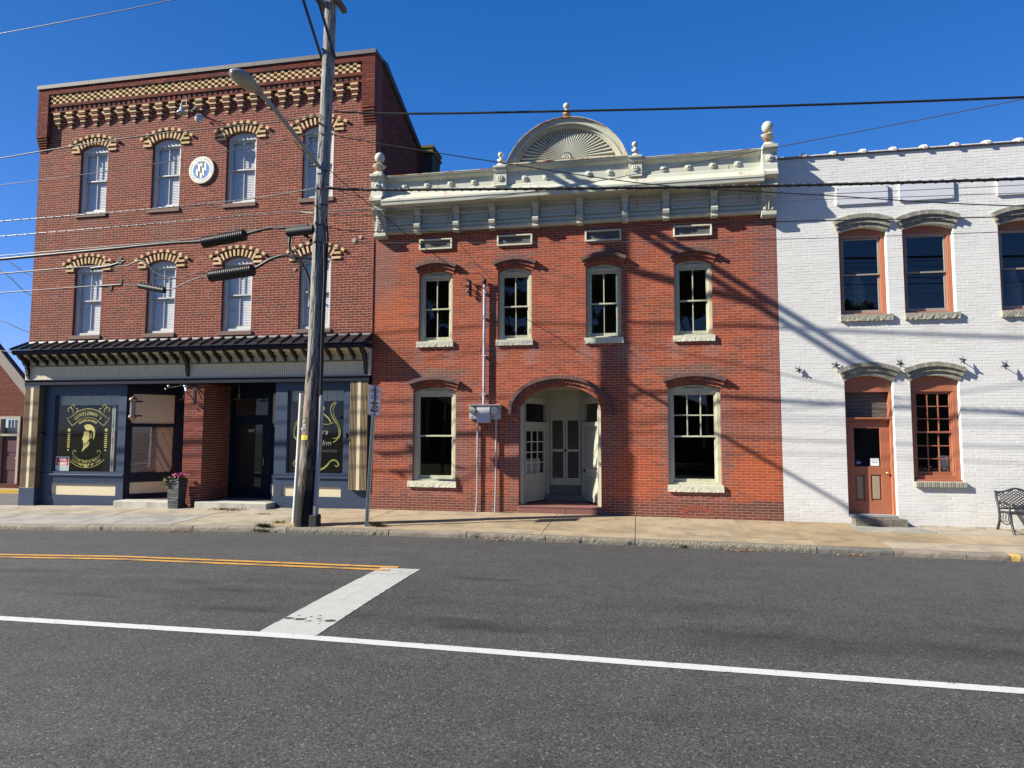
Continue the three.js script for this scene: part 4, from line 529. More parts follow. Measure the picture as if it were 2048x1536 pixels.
    const s = []; for (let y = 0.78; y < 1.93; y += 0.05) s.push(Q(bx(0.15, L - 0.15, -0.001, 0.001, -0.02, 0.02).rotateX(0.9).translate(0, y, -0.1))); Pn('blind', s, M(0.5, 0.42, 0.33, 0.8)); };
  splayWall(-13.16, -0.12, -12.35, -1.12); splayWall(-9.62, -1.12, -8.87, -0.12);
  const shopDoor = (x0, x1, z) => { Pn('door_frame', [bx(x0, x0 + 0.09, 0.05, 3.06, z - 0.12, z), bx(x1 - 0.09, x1, 0.05, 3.06, z - 0.12, z), bx(x0 + 0.09, x1 - 0.09, 2.2, 2.28, z - 0.12, z), bx(x0 + 0.09, x1 - 0.09, 2.72, 3.06, z - 0.12, z)], NAVYSHADED); Pn('transom_pane', pane(x0 + 0.09, x1 - 0.09, 2.28, 2.72, z - 0.06), GLASS); const a = x0 + 0.1, b = x1 - 0.1; Pn('door_leaf', [rb(a, a + 0.16, 0.08, 2.2, z - 0.09, z - 0.04, 0.005), rb(b - 0.16, b, 0.08, 2.2, z - 0.09, z - 0.04, 0.005), rb(a + 0.16, b - 0.16, 0.08, 0.36, z - 0.09, z - 0.04, 0.005), rb(a + 0.16, b - 0.16, 2.02, 2.2, z - 0.09, z - 0.04, 0.005)], NAVYSHADED); Pn('door_pane', pane(a + 0.16, b - 0.16, 0.36, 2.02, z - 0.065), GLASS); Pn('door_handle', rod([b - 0.08, 0.95, z], [b - 0.08, 1.15, z], 0.012), M(0.5, 0.5, 0.5, 0.3, { metalness: 0.8 })); };
  shopDoor(-12.35, -11.36, -1.12); shopDoor(-10.84, -9.62, -1.12);
  Pn('recess_ceiling', [bx(-13.2, -8.85, 3.055, 3.1, -1.3, -0.1)], NAVYSHADED); Pn('recess_floor', [bx(-13.1, -11.38, -0.2, 0.072, -1.2, 0.0), bx(-10.83, -8.85, -0.2, 0.072, -1.2, 0.0)], M(0.2, 0.19, 0.17, 0.9));
  const stepM = concrete(0.60, 0.57, 0.50); Pn('shop_step', uvBox(rb(-13.02, -11.33, -0.25, 0.085, -0.1, 0.36, 0.015), 0.5), stepM); Pn('shop_step', uvBox(rb(-10.74, -8.80, -0.22, 0.105, -0.1, 0.34, 0.015), 0.5), stepM);
  Pn('pier_core', bx(-11.375, -10.835, -0.2, 3.06, -1.12, -0.006), mortar);
  const pc = courses({ x0: -11.38, x1: -10.83, y0: -0.06, y1: 3.06, course: 0.0622, len: 0.2, joint: 0.0115, seed: 61 }); layBricks(sf, pc, { ...opt, z: 0.0, single: 0, seed: 62, colour: (x, y, r) => colour(x, y, r).map((v) => v * 1.12) });
  const ps = courses({ x0: 0.01, x1: 1.1, y0: -0.06, y1: 3.06, course: 0.0622, len: 0.2, joint: 0.0115, seed: 63 }), f1 = (u, y) => [-10.829, y, -u]; f1.turn = Math.PI / 2; layBricks(sf, ps, { ...opt, yawed: f1, single: 0, seed: 64 });
  // gilt lettering on the glass
  const gold = ['#b9ab4d', '#d8cf86'];
  const letter1 = canvasTex(760, 900, (x, w, h) => {
    x.clearRect(0, 0, w, h); x.strokeStyle = x.fillStyle = '#b4aa62'; x.lineCap = 'round';
    const arcText = (s, cx, cy, r, a0, a1, font, inv) => { x.font = font; x.textAlign = 'center'; x.textBaseline = 'middle'; const n = s.length; for (let i = 0; i < n; i++) { const a = lerp(a0, a1, n > 1 ? i / (n - 1) : 0.5); x.save(); x.translate(cx + r * Math.cos(a), cy + r * Math.sin(a)); x.rotate(a + (inv ? -Math.PI / 2 : Math.PI / 2)); x.fillText(s[i], 0, 0); x.restore(); } };
    const arc = (cx, cy, r, a0, a1, lw) => { x.lineWidth = lw; x.beginPath(); x.arc(cx, cy, r, a0, a1); x.stroke(); };
    const curl = (cx, cy, r, s, t) => { x.lineWidth = 6; x.beginPath(); for (let i = 0; i <= 40; i++) { const a = t + s * i / 40 * 4.6, q = r * (1 - i / 52); const X = cx + q * Math.cos(a), Y = cy + q * Math.sin(a); i ? x.lineTo(X, Y) : x.moveTo(X, Y); } x.stroke(); };
    for (const s of [-1, 1]) { curl(380 + s * 300, 110, 62, s, s > 0 ? 2.6 : 0.5); curl(380 + s * 235, 60, 44, -s, s > 0 ? 0.8 : 2.3); curl(380 + s * 190, 95, 30, s, 1.6); }
    arc(380, 470, 385, -2.35, -0.79, 6); arc(380, 470, 270, -2.35, -0.79, 6); arc(380, 470, 368, -2.3, -0.84, 2);
    for (const s of [-1, 1]) { x.lineWidth = 6; x.beginPath(); x.moveTo(380 + s * 270, 197); x.lineTo(380 + s * 330, 215); x.lineTo(380 + s * 290, 265); x.lineTo(380 + s * 245, 315); x.lineTo(380 + s * 190, 278); x.stroke(); }
    arcText("GENTLEMAN'S", 380, 470, 322, -2.22, -0.92, 'bold 62px serif'); arcText('BARBERSHOP', 380, 470, 232, -2.15, -0.99, 'bold 44px serif');
    for (const s of [-1, 1]) { const X = 380 + s * 290; x.beginPath(); x.arc(X, 372, 22, 0, 7); x.fill(); for (let k = 0; k < 8; k++) x.fillRect(X - 20, 412 + k * 26, 40, 13); x.beginPath(); x.arc(X, 640, 12, 0, 7); x.fill(); }
    // bearded head in profile, a plain emblem
    x.beginPath(); x.moveTo(330, 330); x.bezierCurveTo(300, 300, 420, 270, 470, 330); x.bezierCurveTo(520, 380, 500, 470, 470, 500); x.bezierCurveTo(480, 420, 470, 380, 430, 372); x.bezierCurveTo(390, 380, 350, 390, 330, 330); x.fill();
    x.beginPath(); x.moveTo(325, 392); x.lineTo(322, 440); x.lineTo(300, 500); x.lineTo(318, 512); x.lineTo(318, 550); x.lineTo(370, 540); x.lineTo(410, 500); x.lineTo(412, 420); x.lineTo(395, 392); x.fill();
    for (let k = 0; k < 6; k++) { x.lineWidth = 9; x.beginPath(); x.moveTo(330 + k * 16, 560 - k * 6); x.bezierCurveTo(340 + k * 14, 590, 320 + k * 12, 620 - k * 6, 308 + k * 16, 660 - k * 14); x.stroke(); } x.lineWidth = 12; x.beginPath(); x.moveTo(440, 420); x.lineTo(436, 480); x.stroke();
    arc(380, 480, 300, 0.75, 2.39, 6); arc(380, 480, 395, 0.78, 2.36, 6); arcText('FRENCH CUTS & SHAVES', 380, 470, 330, 2.25, 0.89, 'bold 36px serif', true); arcText('CRAFTSMANSHIP IN TOWN', 380, 470, 370, 2.2, 0.94, 'bold 30px serif', true);
    curl(200, 668, 42, 1, 2); curl(560, 668, 42, -1, 1); x.font = 'bold 30px serif'; x.textAlign = 'center'; x.fillStyle = '#4a5a9a'; x.fillText('30', 380, 716); x.fillStyle = '#b4aa62';
    x.beginPath(); x.ellipse(380, 850, 12, 30, 0, 0, 7); x.fill(); for (const s of [-1, 1]) { x.lineWidth = 9; x.beginPath(); x.moveTo(380, 875); x.quadraticCurveTo(380 + s * 50, 850, 380 + s * 40, 820); x.stroke(); curl(380 + s * 95, 830, 22, s, 1.2); }
  });
  const decal = (t, x0, x1, y0, y1, z) => Pn('window_lettering', new THREE.PlaneGeometry(x1 - x0, y1 - y0).translate((x0 + x1) / 2, (y0 + y1) / 2, z), new THREE.MeshStandardMaterial({ map: t, transparent: true, roughness: 0.45, metalness: 0.0 }));
  decal(letter1, -15.12, -13.62, 0.82, 2.60, -0.166);
  const letter2 = canvasTex(640, 880, (x, w, h) => {
    x.clearRect(0, 0, w, h); x.strokeStyle = x.fillStyle = '#93914a'; x.lineCap = 'round'; const S = (p, lw) => { x.lineWidth = lw; x.beginPath(); x.moveTo(...p[0]); for (let i = 1; i < p.length; i += 3) x.bezierCurveTo(...p[i], ...p[i + 1], ...p[i + 2]); x.stroke(); };
    const mir = (p, s) => p.map(([a, b]) => [s < 0 ? a : 640 - a, b]);
    for (const s of [-1, 1]) { S(mir([[95, 30], [190, 80], [150, 190], [90, 270], [20, 360], [20, 480], [110, 520]], s), 10); S(mir([[80, 35], [140, 100], [130, 190], [60, 280], [10, 360], [20, 420], [40, 470]], s), 6); S(mir([[40, 440], [60, 470], [80, 480], [110, 470]], s), 8); S(mir([[40, 790], [60, 720], [130, 720], [170, 790], [210, 840], [260, 870], [320, 850]], s), 20); S(mir([[40, 790], [40, 820], [70, 820], [80, 800]], s), 9); }
    S([[300, 260], [200, 250], [260, 130], [330, 90], [420, 40], [430, 130], [370, 160]], 12); S([[330, 90], [400, 200], [470, 200], [490, 270]], 16); S([[250, 290], [320, 250], [420, 340], [520, 280]], 8); S([[180, 285], [230, 330], [260, 270], [230, 260]], 7);
    x.fillStyle = '#a9a99c'; x.font = 'italic 76px serif'; x.textAlign = 'center'; x.fillText("Lady's", 345, 425); x.fillText('Nail Salon', 320, 560); x.fillStyle = '#6d7072'; x.font = '40px sans-serif'; x.fillText('THE PLACE TO BE PAMPERED', 320, 640, 560);
  });
  decal(letter2, -8.47, -7.10, 0.86, 2.62, -0.126);
  const num = canvasTex(256, 128, (x) => { x.clearRect(0, 0, 256, 128); x.fillStyle = '#b8b8b4'; x.font = 'bold 96px sans-serif'; x.textAlign = 'center'; x.fillText('404', 128, 98); }); decal(num, -10.38, -10.06, 1.78, 1.94, -1.18);
  Pn('flag_bracket', [rod([-15.62, 1.78, -0.1], [-15.60, 1.70, 0.05], 0.025), rod([-6.93, 1.75, -0.06], [-6.90, 1.68, 0.10], 0.025), ball(-6.93, 1.78, 0.0, 0.035)], BLACK);
}

// ================================================================ the white building
const WHITEB = thing('painted_brick_building', 'white painted brick building with grey brick window hoods and terracotta orange door', 'building', [6.5, -0.05, 0]);
{
  const X0 = 3.034, X1 = 13.5, up = [[4.29, 5.235], [5.545, 6.52], [7.355, 8.33], [8.65, 9.6]], ys = 6.13, yc = 6.235;
  const D = [4.308, 5.252], G = [5.58, 6.5];
  const white = M(0.74, 0.735, 0.71, 0.8);
  const holes = [...up.map(([a, b]) => archHole(a, b, 4.335, ys, yc)), archHole(D[0], D[1], 0.10, 2.93, 3.045), archHole(G[0], G[1], 0.845, 2.92, 3.03)];
  part('wall', plateZ([[X0, -0.4], [X1, -0.4], [X1, 7.86], [X0, 7.86]], -0.34, -0.0024, holes), white, WHITEB);
  for (const q of [X0 + 0.005, X1 - 0.28]) part('side_wall', bx(q, q + 0.275, -0.3, 7.5, -10, -0.34), ROOM, WHITEB);
  part('rear_wall', bx(X0 + 0.28, X1 - 0.28, -0.3, 7.4, -10, -9.7), ROOM, WHITEB); part('roof', bx(X0 + 0.01, X1 - 0.01, 7.45, 7.7, -10, -0.35), M(0.14, 0.14, 0.14, 0.9), WHITEB);
  part('floor', [bx(X0 + 0.28, X1 - 0.28, -0.3, 0.08, -9.7, -0.35), bx(X0 + 0.28, X1 - 0.28, 3.4, 3.65, -9.7, -0.35)], DARK, WHITEB); part('partition', [bx(X0 + 0.28, X1 - 0.28, 0.08, 3.4, -3.2, -3.05), bx(X0 + 0.28, X1 - 0.28, 3.65, 7.45, -3.6, -3.45)], ROOM, WHITEB);
  const spans = [...up.map(([a, b]) => archSpan(a, b, 4.335, ys, yc)), archSpan(D[0], D[1], 0.10, 2.93, 3.045), archSpan(G[0], G[1], 0.845, 2.92, 3.03)];
  const colour = (x, y, r) => { const t = r(), n = fbm(x * 0.9, y * 1.3, 4), v = 0.76 + 0.05 * t + 0.06 * (n - 0.5); let c = [v * 1.01, v, v * 0.965]; const damp = sstep(0.45, 0.75, fbm(x * 1.7 + 9, y * 3.1, 4)) * 0.10; c = c.map((q, i) => lerp(q, [0.60, 0.57, 0.52][i], damp)); for (const [a, b, yy] of [[4.29, 5.28, 4.2], [5.56, 6.58, 4.2], [7.36, 8.3, 4.2], [5.6, 6.55, 0.73]]) if (x > a - 0.05 && x < b + 0.1 && y < yy && y > yy - 0.5 && vnoise(x * 9, 3) > 0.5) c = c.map((q, i) => lerp(q, [0.52, 0.49, 0.44][i], 0.28 * sstep(0.5, 0.75, vnoise(x * 9, 3)) * (0.5 + r()))); const low = sstep(0.35, 0, y + (r() - 0.5) * 0.3) * 0.22; return c.map((q, i) => lerp(q, [0.5, 0.45, 0.36][i], low)); };
  layBricks(WHITEB, courses({ x0: X0, x1: X1, y0: -0.12, y1: 7.84, course: 0.0605, len: 0.2105, joint: 0.008, spans, seed: 71, wild: 0.14 }), { joint: 0.008, len: 0.2105, colour, chamfer: 0.0024, jitter: 0.0011, tilt: 0.008, seed: 72, rough: 0.7 });
  // coping of half-round tiles with raised collars
  const cop = new THREE.MeshStandardMaterial({ map: peel([0.70, 0.68, 0.64], [0.30, 0.27, 0.25], 0.34, 2, 2, 6), roughness: 0.8 });
  for (let i = 0; i < 18; i++) { const a = X0 + 0.02 + i * 0.6, b = Math.min(X1, a + 0.6); part('coping_tile', uvBox(merge([profX([[-0.38, 7.86], [0.05, 7.86], [0.05, 7.875], [-0.02, 7.91], [-0.16, 7.935], [-0.30, 7.91], [-0.38, 7.87]], a, b - 0.004)]), 1), cop, WHITEB); part('tile_collar', uvBox(profX([[-0.39, 7.85], [0.075, 7.85], [0.08, 7.895], [0.0, 7.955], [-0.16, 7.985], [-0.31, 7.955], [-0.39, 7.9]], b - 0.05, b + 0.03), 1), cop, WHITEB); }
  part('coping_edge', bx(X0, X1, 7.84, 7.862, -0.3, 0.03), M(0.22, 0.17, 0.15, 0.9), WHITEB);
  // blank signboards over the upper windows
  const sb = M(0.68, 0.69, 0.74, 0.55); for (const [a, b, y0, y1] of [[4.262, 5.288, 6.735, 7.115], [5.512, 6.558, 6.745, 7.13], [7.365, 8.4, 6.745, 7.12]]) { const s = sub('blank_signboard', WHITEB, (a + b) / 2, y0, 0); part('board', rb(a, b, y0, y1, 0.0, 0.045, 0.004), sb, s); for (const x of [a + 0.03, b - 0.03]) for (const y of [y0 + 0.03, y1 - 0.03]) part('screw', new THREE.CylinderGeometry(0.009, 0.009, 0.01, 8).rotateX(Math.PI / 2).translate(x, y, 0.047), DARK, s); }
  // grey brick hoods
  const gm = [[0.33, 0.315, 0.255], [0.29, 0.28, 0.225], [0.36, 0.34, 0.275], [0.25, 0.24, 0.2]].map((c) => M(...c, 0.8));
  const hood = (a0, a1, s, c) => { const a = arcOf(a0, a1, s, c), g = sub('window_hood', WHITEB, a.cx, c, 0); [[0.0, 0.09, 0.02], [0.092, 0.182, 0.06], [0.184, 0.275, 0.10]].forEach(([r0, r1, z], k) => archRing(g, 'brick', a, Math.asin(Math.min(0.99, (a.h + 0.012 + k * 0.036) / (a.r + r0))), a.r + r0, a.r + r1, z, 0.075, (i) => gm[hash(i, k * 9 + (a0 * 10 | 0)) * 4 | 0], -0.03, 0.004)); };
  for (const [a, b] of up) hood(a, b, ys, yc); hood(D[0], D[1], 2.93, 3.045); hood(G[0], G[1], 2.92, 3.03);
  const ORG = M(0.42, 0.145, 0.075, 0.55), ORGD = M(0.36, 0.125, 0.07, 0.6), SASH = M(0.34, 0.29, 0.25, 0.5);
  up.forEach(([a, b], i) => { hungWindow(WHITEB, { x0: a, x1: b, y0: 4.345, ys: ys - 0.005, yc: yc - 0.005, ym: 5.24, z: -0.12, fw: 0.075, mat: ORG, sashMat: SASH, up: [1, 1], lo: [1, 1], glass: new THREE.MeshPhysicalMaterial({ color: lin(0.66, 0.70, 0.76), transmission: 1, thickness: 0, roughness: 0.01, ior: 1.6 }), head: 0.075, st: 0.05 }); part('sill', roughBlock(a - 0.02, b + 0.055, 4.20, 4.342, -0.2, 0.06, 0.022, 30 + i), gm[2], WHITEB); });
  { const w = hungWindow(WHITEB, { x0: G[0], x1: G[1], y0: 0.875, ys: 2.91, yc: 3.02, ym: 1.86, z: -0.10, fw: 0.10, mat: ORG, up: [3, 3], lo: [3, 3], head: 0.20, foot: 0.09, mw: 0.020, st: 0.04 }); const s = sub('sill', WHITEB, 6.04, 0.8, 0); for (let i = 0; i < 13; i++) part('brick', rb(G[0] + 0.01 + i * 0.0735, G[0] + 0.01 + i * 0.0735 + 0.066, 0.735, 0.842, -0.1, 0.075, 0.008), gm[(i * 7) % 4], s); part('window_board', bx(G[0] + 0.01, G[1] - 0.01, 0.845, 0.885, -0.22, -0.03), ORG, WHITEB); }
  // door
  const d = sub('shop_door', WHITEB, 4.78, 0.1, -0.2), a = D[0], b = D[1], Pd = (n, g, m) => part(n, g, m, d);
  Pd('door_frame', [rb(a, a + 0.05, 0.12, 2.7, -0.32, -0.10, 0.006), rb(b - 0.05, b, 0.12, 2.7, -0.32, -0.10, 0.006), rb(a + 0.05, b - 0.05, 2.09, 2.15, -0.32, -0.12, 0.006), rb(a + 0.03, b - 0.01, 2.13, 2.165, -0.3, -0.085, 0.006)], ORG); Pd('door_head', plateZ(archHole(a + 0.002, b - 0.002, 2.705, 2.925, 3.04), -0.32, -0.12), ORG);
  Pd('transom_board', uvBox(bx(a + 0.05, b - 0.05, 2.16, 2.705, -0.3, -0.25), 1), new THREE.MeshStandardMaterial({ roughness: 0.8, map: tex(512, 512, (u, v) => { const w = v * 26 + 3.2 * fbm(u * 2.2, v * 4, 4) + 0.8 * fbm(u * 9, v * 30, 3), s = 0.5 + 0.5 * Math.sin(w * 3.1), k = lerp(0.065, 0.155, s * 0.7 + 0.3 * vnoise(u * 20, v * 200)); return [k * 1.06, k * 0.92, k * 0.86]; }) }));
  const dx0 = a + 0.055, dx1 = b - 0.055, zd = -0.19; Pd('door_leaf', [rb(dx0, dx0 + 0.15, 0.15, 2.085, zd - 0.045, zd, 0.004), rb(dx1 - 0.17, dx1, 0.15, 2.085, zd - 0.045, zd, 0.004), rb(dx0 + 0.15, dx1 - 0.17, 1.94, 2.085, zd - 0.045, zd - 0.001, 0.004), rb(dx0 + 0.15, dx1 - 0.17, 0.96, 1.13, zd - 0.045, zd - 0.001, 0.004), rb(dx0 + 0.15, dx1 - 0.17, 0.15, 0.42, zd - 0.045, zd - 0.001, 0.004), rb(dx0 + 0.335, dx0 + 0.455, 0.42, 0.96, zd - 0.045, zd - 0.001, 0.004)], ORG);
  for (const [p, q] of [[dx0 + 0.15, dx0 + 0.335], [dx0 + 0.455, dx1 - 0.17]]) { Pd('door_panel', rb(p + 0.03, q - 0.03, 0.45, 0.93, zd - 0.04, zd - 0.012, 0.012), M(0.36, 0.29, 0.20, 0.6)); Pd('panel_back', bx(p, q, 0.42, 0.96, zd - 0.044, zd - 0.028), ORGD); }
  Pd('door_pane', pane(dx0 + 0.15, dx1 - 0.17, 1.13, 1.94, zd - 0.02), GLASS); Pd('door_knob', [ball(dx1 - 0.07, 1.0, zd + 0.05, 0.03), rod([dx1 - 0.07, 1.0, zd], [dx1 - 0.07, 1.0, zd + 0.05], 0.012), new THREE.CylinderGeometry(0.032, 0.032, 0.008, 16).rotateX(Math.PI / 2).translate(dx1 - 0.07, 1.0, zd + 0.004)], M(0.65, 0.48, 0.16, 0.25, { metalness: 0.9 }));
  Pd('hours_card', new THREE.PlaneGeometry(0.17, 0.16).translate(dx0 + 0.545, 1.225, zd - 0.013), new THREE.MeshStandardMaterial({ roughness: 0.8, map: canvasTex(128, 128, (x) => { x.fillStyle = '#d9dee0'; x.fillRect(0, 0, 128, 128); x.strokeStyle = '#9aa4a8'; for (let i = 1; i < 5; i++) { x.beginPath(); x.moveTo(i * 26, 20); x.lineTo(i * 26, 120); x.stroke(); } x.strokeStyle = '#1d1d22'; x.lineWidth = 7; x.beginPath(); x.moveTo(22, 62); x.lineTo(60, 74); x.lineTo(108, 66); x.stroke(); }) }));
  Pd('alarm_sticker', new THREE.CircleGeometry(0.055, 24).translate(dx0 + 0.23, 1.21, zd - 0.013), new THREE.MeshStandardMaterial({ roughness: 0.5, map: canvasTex(128, 128, (x) => { x.fillStyle = '#16286e'; x.fillRect(0, 0, 128, 128); x.fillStyle = '#c9d3ee'; x.font = 'bold 44px sans-serif'; x.textAlign = 'center'; x.fillText('ADT', 64, 80); }) }));
  Pd('threshold', bx(a + 0.02, b - 0.02, 0.10, 0.145, -0.32, 0.01), M(0.38, 0.37, 0.37, 0.6)); Pd('inner_blind', [bx(4.62, 4.85, 1.5, 1.52, -1.5, -1.48), bx(4.62, 5.0, 1.42, 1.44, -1.5, -1.48), bx(4.62, 5.0, 1.36, 1.375, -1.5, -1.48)], M(0.5, 0.48, 0.4, 0.9));
  const st = new THREE.MeshStandardMaterial({ map: peel([0.20, 0.175, 0.135], [0.09, 0.08, 0.06], 0.36, 2, 2, 3), roughness: 0.95 });
  part('door_step', uvBox(roughBlock(4.36, 5.33, -0.3, 0.085, -0.3, 0.27, 0.03, 50, 30, 6), 1), st, WHITEB);
}

// ================================================================ brick house across the side street, and what stands across the road (seen in the window glass)
{
  const h = thing('brick_house', 'small brown brick gabled house across the side street at far left', 'house', [-31, -0.6, -10]);
  const g = plateZ([[-38.2, -0.9], [-25.0, -0.9], [-25.0, 2.0], [-31.6, 8.6], [-38.2, 2.0]], -0.3, 0, [rectHole(-28.32, -27.16, -0.5, 2.5)]).translate(0, 0, -10); part('wall', g, M(0.16, 0.065, 0.045, 0.95), h); part('side_wall', bx(-25.3, -25, -0.9, 2.0, -11.4, -10.3), M(0.12, 0.055, 0.042, 0.95), h);
  const rm = M(0.30, 0.25, 0.21, 0.8); part('roof', [beam([-24.9, 1.55, -10.2], [-31.6, 8.25, -10.2], 0.3, 0.1), beam([-38.3, 1.55, -10.2], [-31.6, 8.25, -10.2], 0.3, 0.1)], M(0.22, 0.19, 0.17, 0.9), h); part('barge_board', [beam([-24.6, 1.6, -9.72], [-31.55, 8.55, -9.72], 0.06, 0.42)], rm, h);
  const l = courses({ x0: -31.5, x1: -25.1, y0: -0.8, y1: 6.2, course: 0.0675, len: 0.2, joint: 0.01, spans: [rectSpan(-28.32, -27.16, -0.5, 2.5)] }), hh = l.h, l2 = l.filter(([x, y]) => y < 1.9 + (-25 - x) - 0.05); l2.h = hh; layBricks(h, l2, { joint: 0.01, len: 0.2, z: -9.994, single: 0, colour: (x, y, r) => { const t = r(); return [lerp(0.16, 0.24, t), lerp(0.062, 0.08, t), lerp(0.045, 0.055, t)]; } });
  const d = sub('door', h, -27.7, -0.5, -10); part('door_frame', [bx(-28.32, -28.2, -0.5, 2.5, -10.2, -9.95), bx(-27.28, -27.16, -0.5, 2.5, -10.2, -9.95), bx(-28.2, -27.28, 2.38, 2.5, -10.2, -9.95), bx(-28.2, -27.28, 1.62, 1.72, -10.2, -9.96)], M(0.42, 0.37, 0.29, 0.7), d); part('door_leaf', [bx(-28.2, -27.28, -0.48, 1.62, -10.15, -10.1), bx(-28.1, -27.38, 0.9, 1.45, -10.1, -10.08), bx(-28.1, -27.38, 0.1, 0.7, -10.1, -10.08)], M(0.10, 0.025, 0.03, 0.5), d); part('transom_pane', pane(-28.2, -27.28, 1.72, 2.38, -10.1), GLASS, d); part('curtain', [0, 1, 2, 3, 4].map((k) => bx(-28.15 + k * 0.18, -28.03 + k * 0.18, 1.75, 2.35, -10.3, -10.28)), M(0.4, 0.4, 0.4, 0.9), d); part('handle', ball(-27.4, 0.6, -10.07, 0.04), M(0.5, 0.5, 0.5, 0.3, { metalness: 0.8 }), d);
  part('rear_wall', bx(-38, -25.3, -0.8, 2.0, -11.4, -11.2), ROOM, h);
}
{ // houses and trees opposite: outside the frame, seen only mirrored in the panes
  const mk = (x, z, w, hgt, c, label) => { const h = thing('house', label, 'house', [x, -0.3, z]); part('wall', [bx(x - w / 2, x + w / 2, -0.4, hgt, z, z + 7)], M(...c, 0.9), h); part('gable', plateZ([[x - w / 2, hgt], [x + w / 2, hgt], [x, hgt + 1.9]], z + 0.01, z + 6.99), M(...c, 0.9), h); part('roof', [beam([x - w / 2 - 0.3, hgt - 0.1, z + 3.5], [x, hgt + 2.05, z + 3.5], 7.8, 0.15), beam([x + w / 2 + 0.3, hgt - 0.1, z + 3.5], [x, hgt + 2.05, z + 3.5], 7.8, 0.15)], M(0.09, 0.075, 0.065, 0.9), h); part('door', bx(x - 0.5, x + 0.5, -0.2, 1.9, z - 0.05, z), M(0.08, 0.06, 0.05, 0.6), h); for (const q of [-1, 1]) { const wn = part('window', [bx(x + q * w * 0.3 - 0.5, x + q * w * 0.3 + 0.5, 0.8, 2.1, z - 0.04, z)], M(0.5, 0.5, 0.48, 0.7), h); part('pane', bx(x + q * w * 0.3 - 0.42, x + q * w * 0.3 + 0.42, 0.88, 2.02, z - 0.06, z - 0.04), M(0.03, 0.035, 0.04, 0.15), wn); } };
  mk(-15, 27, 9, 2.9, [0.13, 0.09, 0.065], 'low brown gabled house across the road opposite the shops'); mk(1, 30, 11, 2.8, [0.10, 0.08, 0.07], 'low dark gabled house across the road opposite the brick building'); mk(17, 28, 10, 3.0, [0.12, 0.11, 0.10], 'low grey gabled house across the road opposite the white building');
  const leafG = new THREE.PlaneGeometry(0.34, 0.22), leafM = new THREE.MeshStandardMaterial({ color: 0xffffff, roughness: 0.9, side: THREE.DoubleSide });
  const tree = (x, z, hgt, rad, label, s) => { const r = rng(s), t = thing('street_tree', label, 'tree', [x, -0.2, z]), bark = M(0.07, 0.055, 0.04, 0.95), g = [rod([x, -0.3, z], [x + 0.1, hgt * 0.45, z], 0.26, 0.17)], tips = []; for (let i = 0; i < 9; i++) { const a = r() * 6.28, L = rad * (0.5 + 0.5 * r()), y0 = hgt * (0.3 + 0.15 * r()), y1 = hgt * (0.5 + 0.45 * r()); g.push(rod([x + 0.08, y0, z], [x + Math.cos(a) * L, y1, z + Math.sin(a) * L], 0.09, 0.03)); for (let k = 0; k < 3; k++) tips.push([x + Math.cos(a + (r() - 0.5)) * L * (0.5 + 0.6 * r()), y1 + (r() - 0.5) * 1.4, z + Math.sin(a + (r() - 0.5)) * L * (0.5 + 0.6 * r())]); } for (let k = 0; k < 6; k++) tips.push([x + (r() - 0.5) * rad, hgt * (0.75 + 0.25 * r()), z + (r() - 0.5) * rad]); part('trunk', g, bark, t);
    const n = Math.round(hgt * 720), im = new THREE.InstancedMesh(leafG, leafM, n), o = new THREE.Object3D(); for (let i = 0; i < n; i++) { const c = tips[r() * tips.length | 0], q = 0.95 * Math.cbrt(r()), u = r() * 2 - 1, a = r() * 6.28, w = Math.sqrt(1 - u * u); o.position.set(c[0] + q * w * Math.cos(a) - x, c[1] + q * u * 0.8 + 0.2, c[2] + q * w * Math.sin(a) - z); o.rotation.set(r() * 3, r() * 6, r() * 3); o.updateMatrix(); im.setMatrixAt(i, o.matrix); const k = 0.7 + 0.6 * r(); im.setColorAt(i, lin(0.06 * k, 0.075 * k, 0.022 * k)); } im.name = 'crown'; im.userData.kind = 'stuff'; im.castShadow = im.receiveShadow = true; t.add(im); };
  tree(-13, 25, 13, 4.2, 'leafy tree across the road, furthest left', 1); tree(-7.5, 26.5, 12.8, 4.0, 'leafy tree across the road between the brown and dark houses', 2); tree(-1.8, 24.5, 13.2, 4.2, 'tall leafy tree across the road opposite the arched entry', 3); tree(4.2, 26, 12.4, 3.8, 'tall leafy tree across the road opposite the white building', 4); tree(11.0, 25, 9.4, 3.0, 'short leafy tree across the road in front of the grey house', 5); tree(24, 26, 9, 3.4, 'leafy tree across the road, furthest right', 6);
}

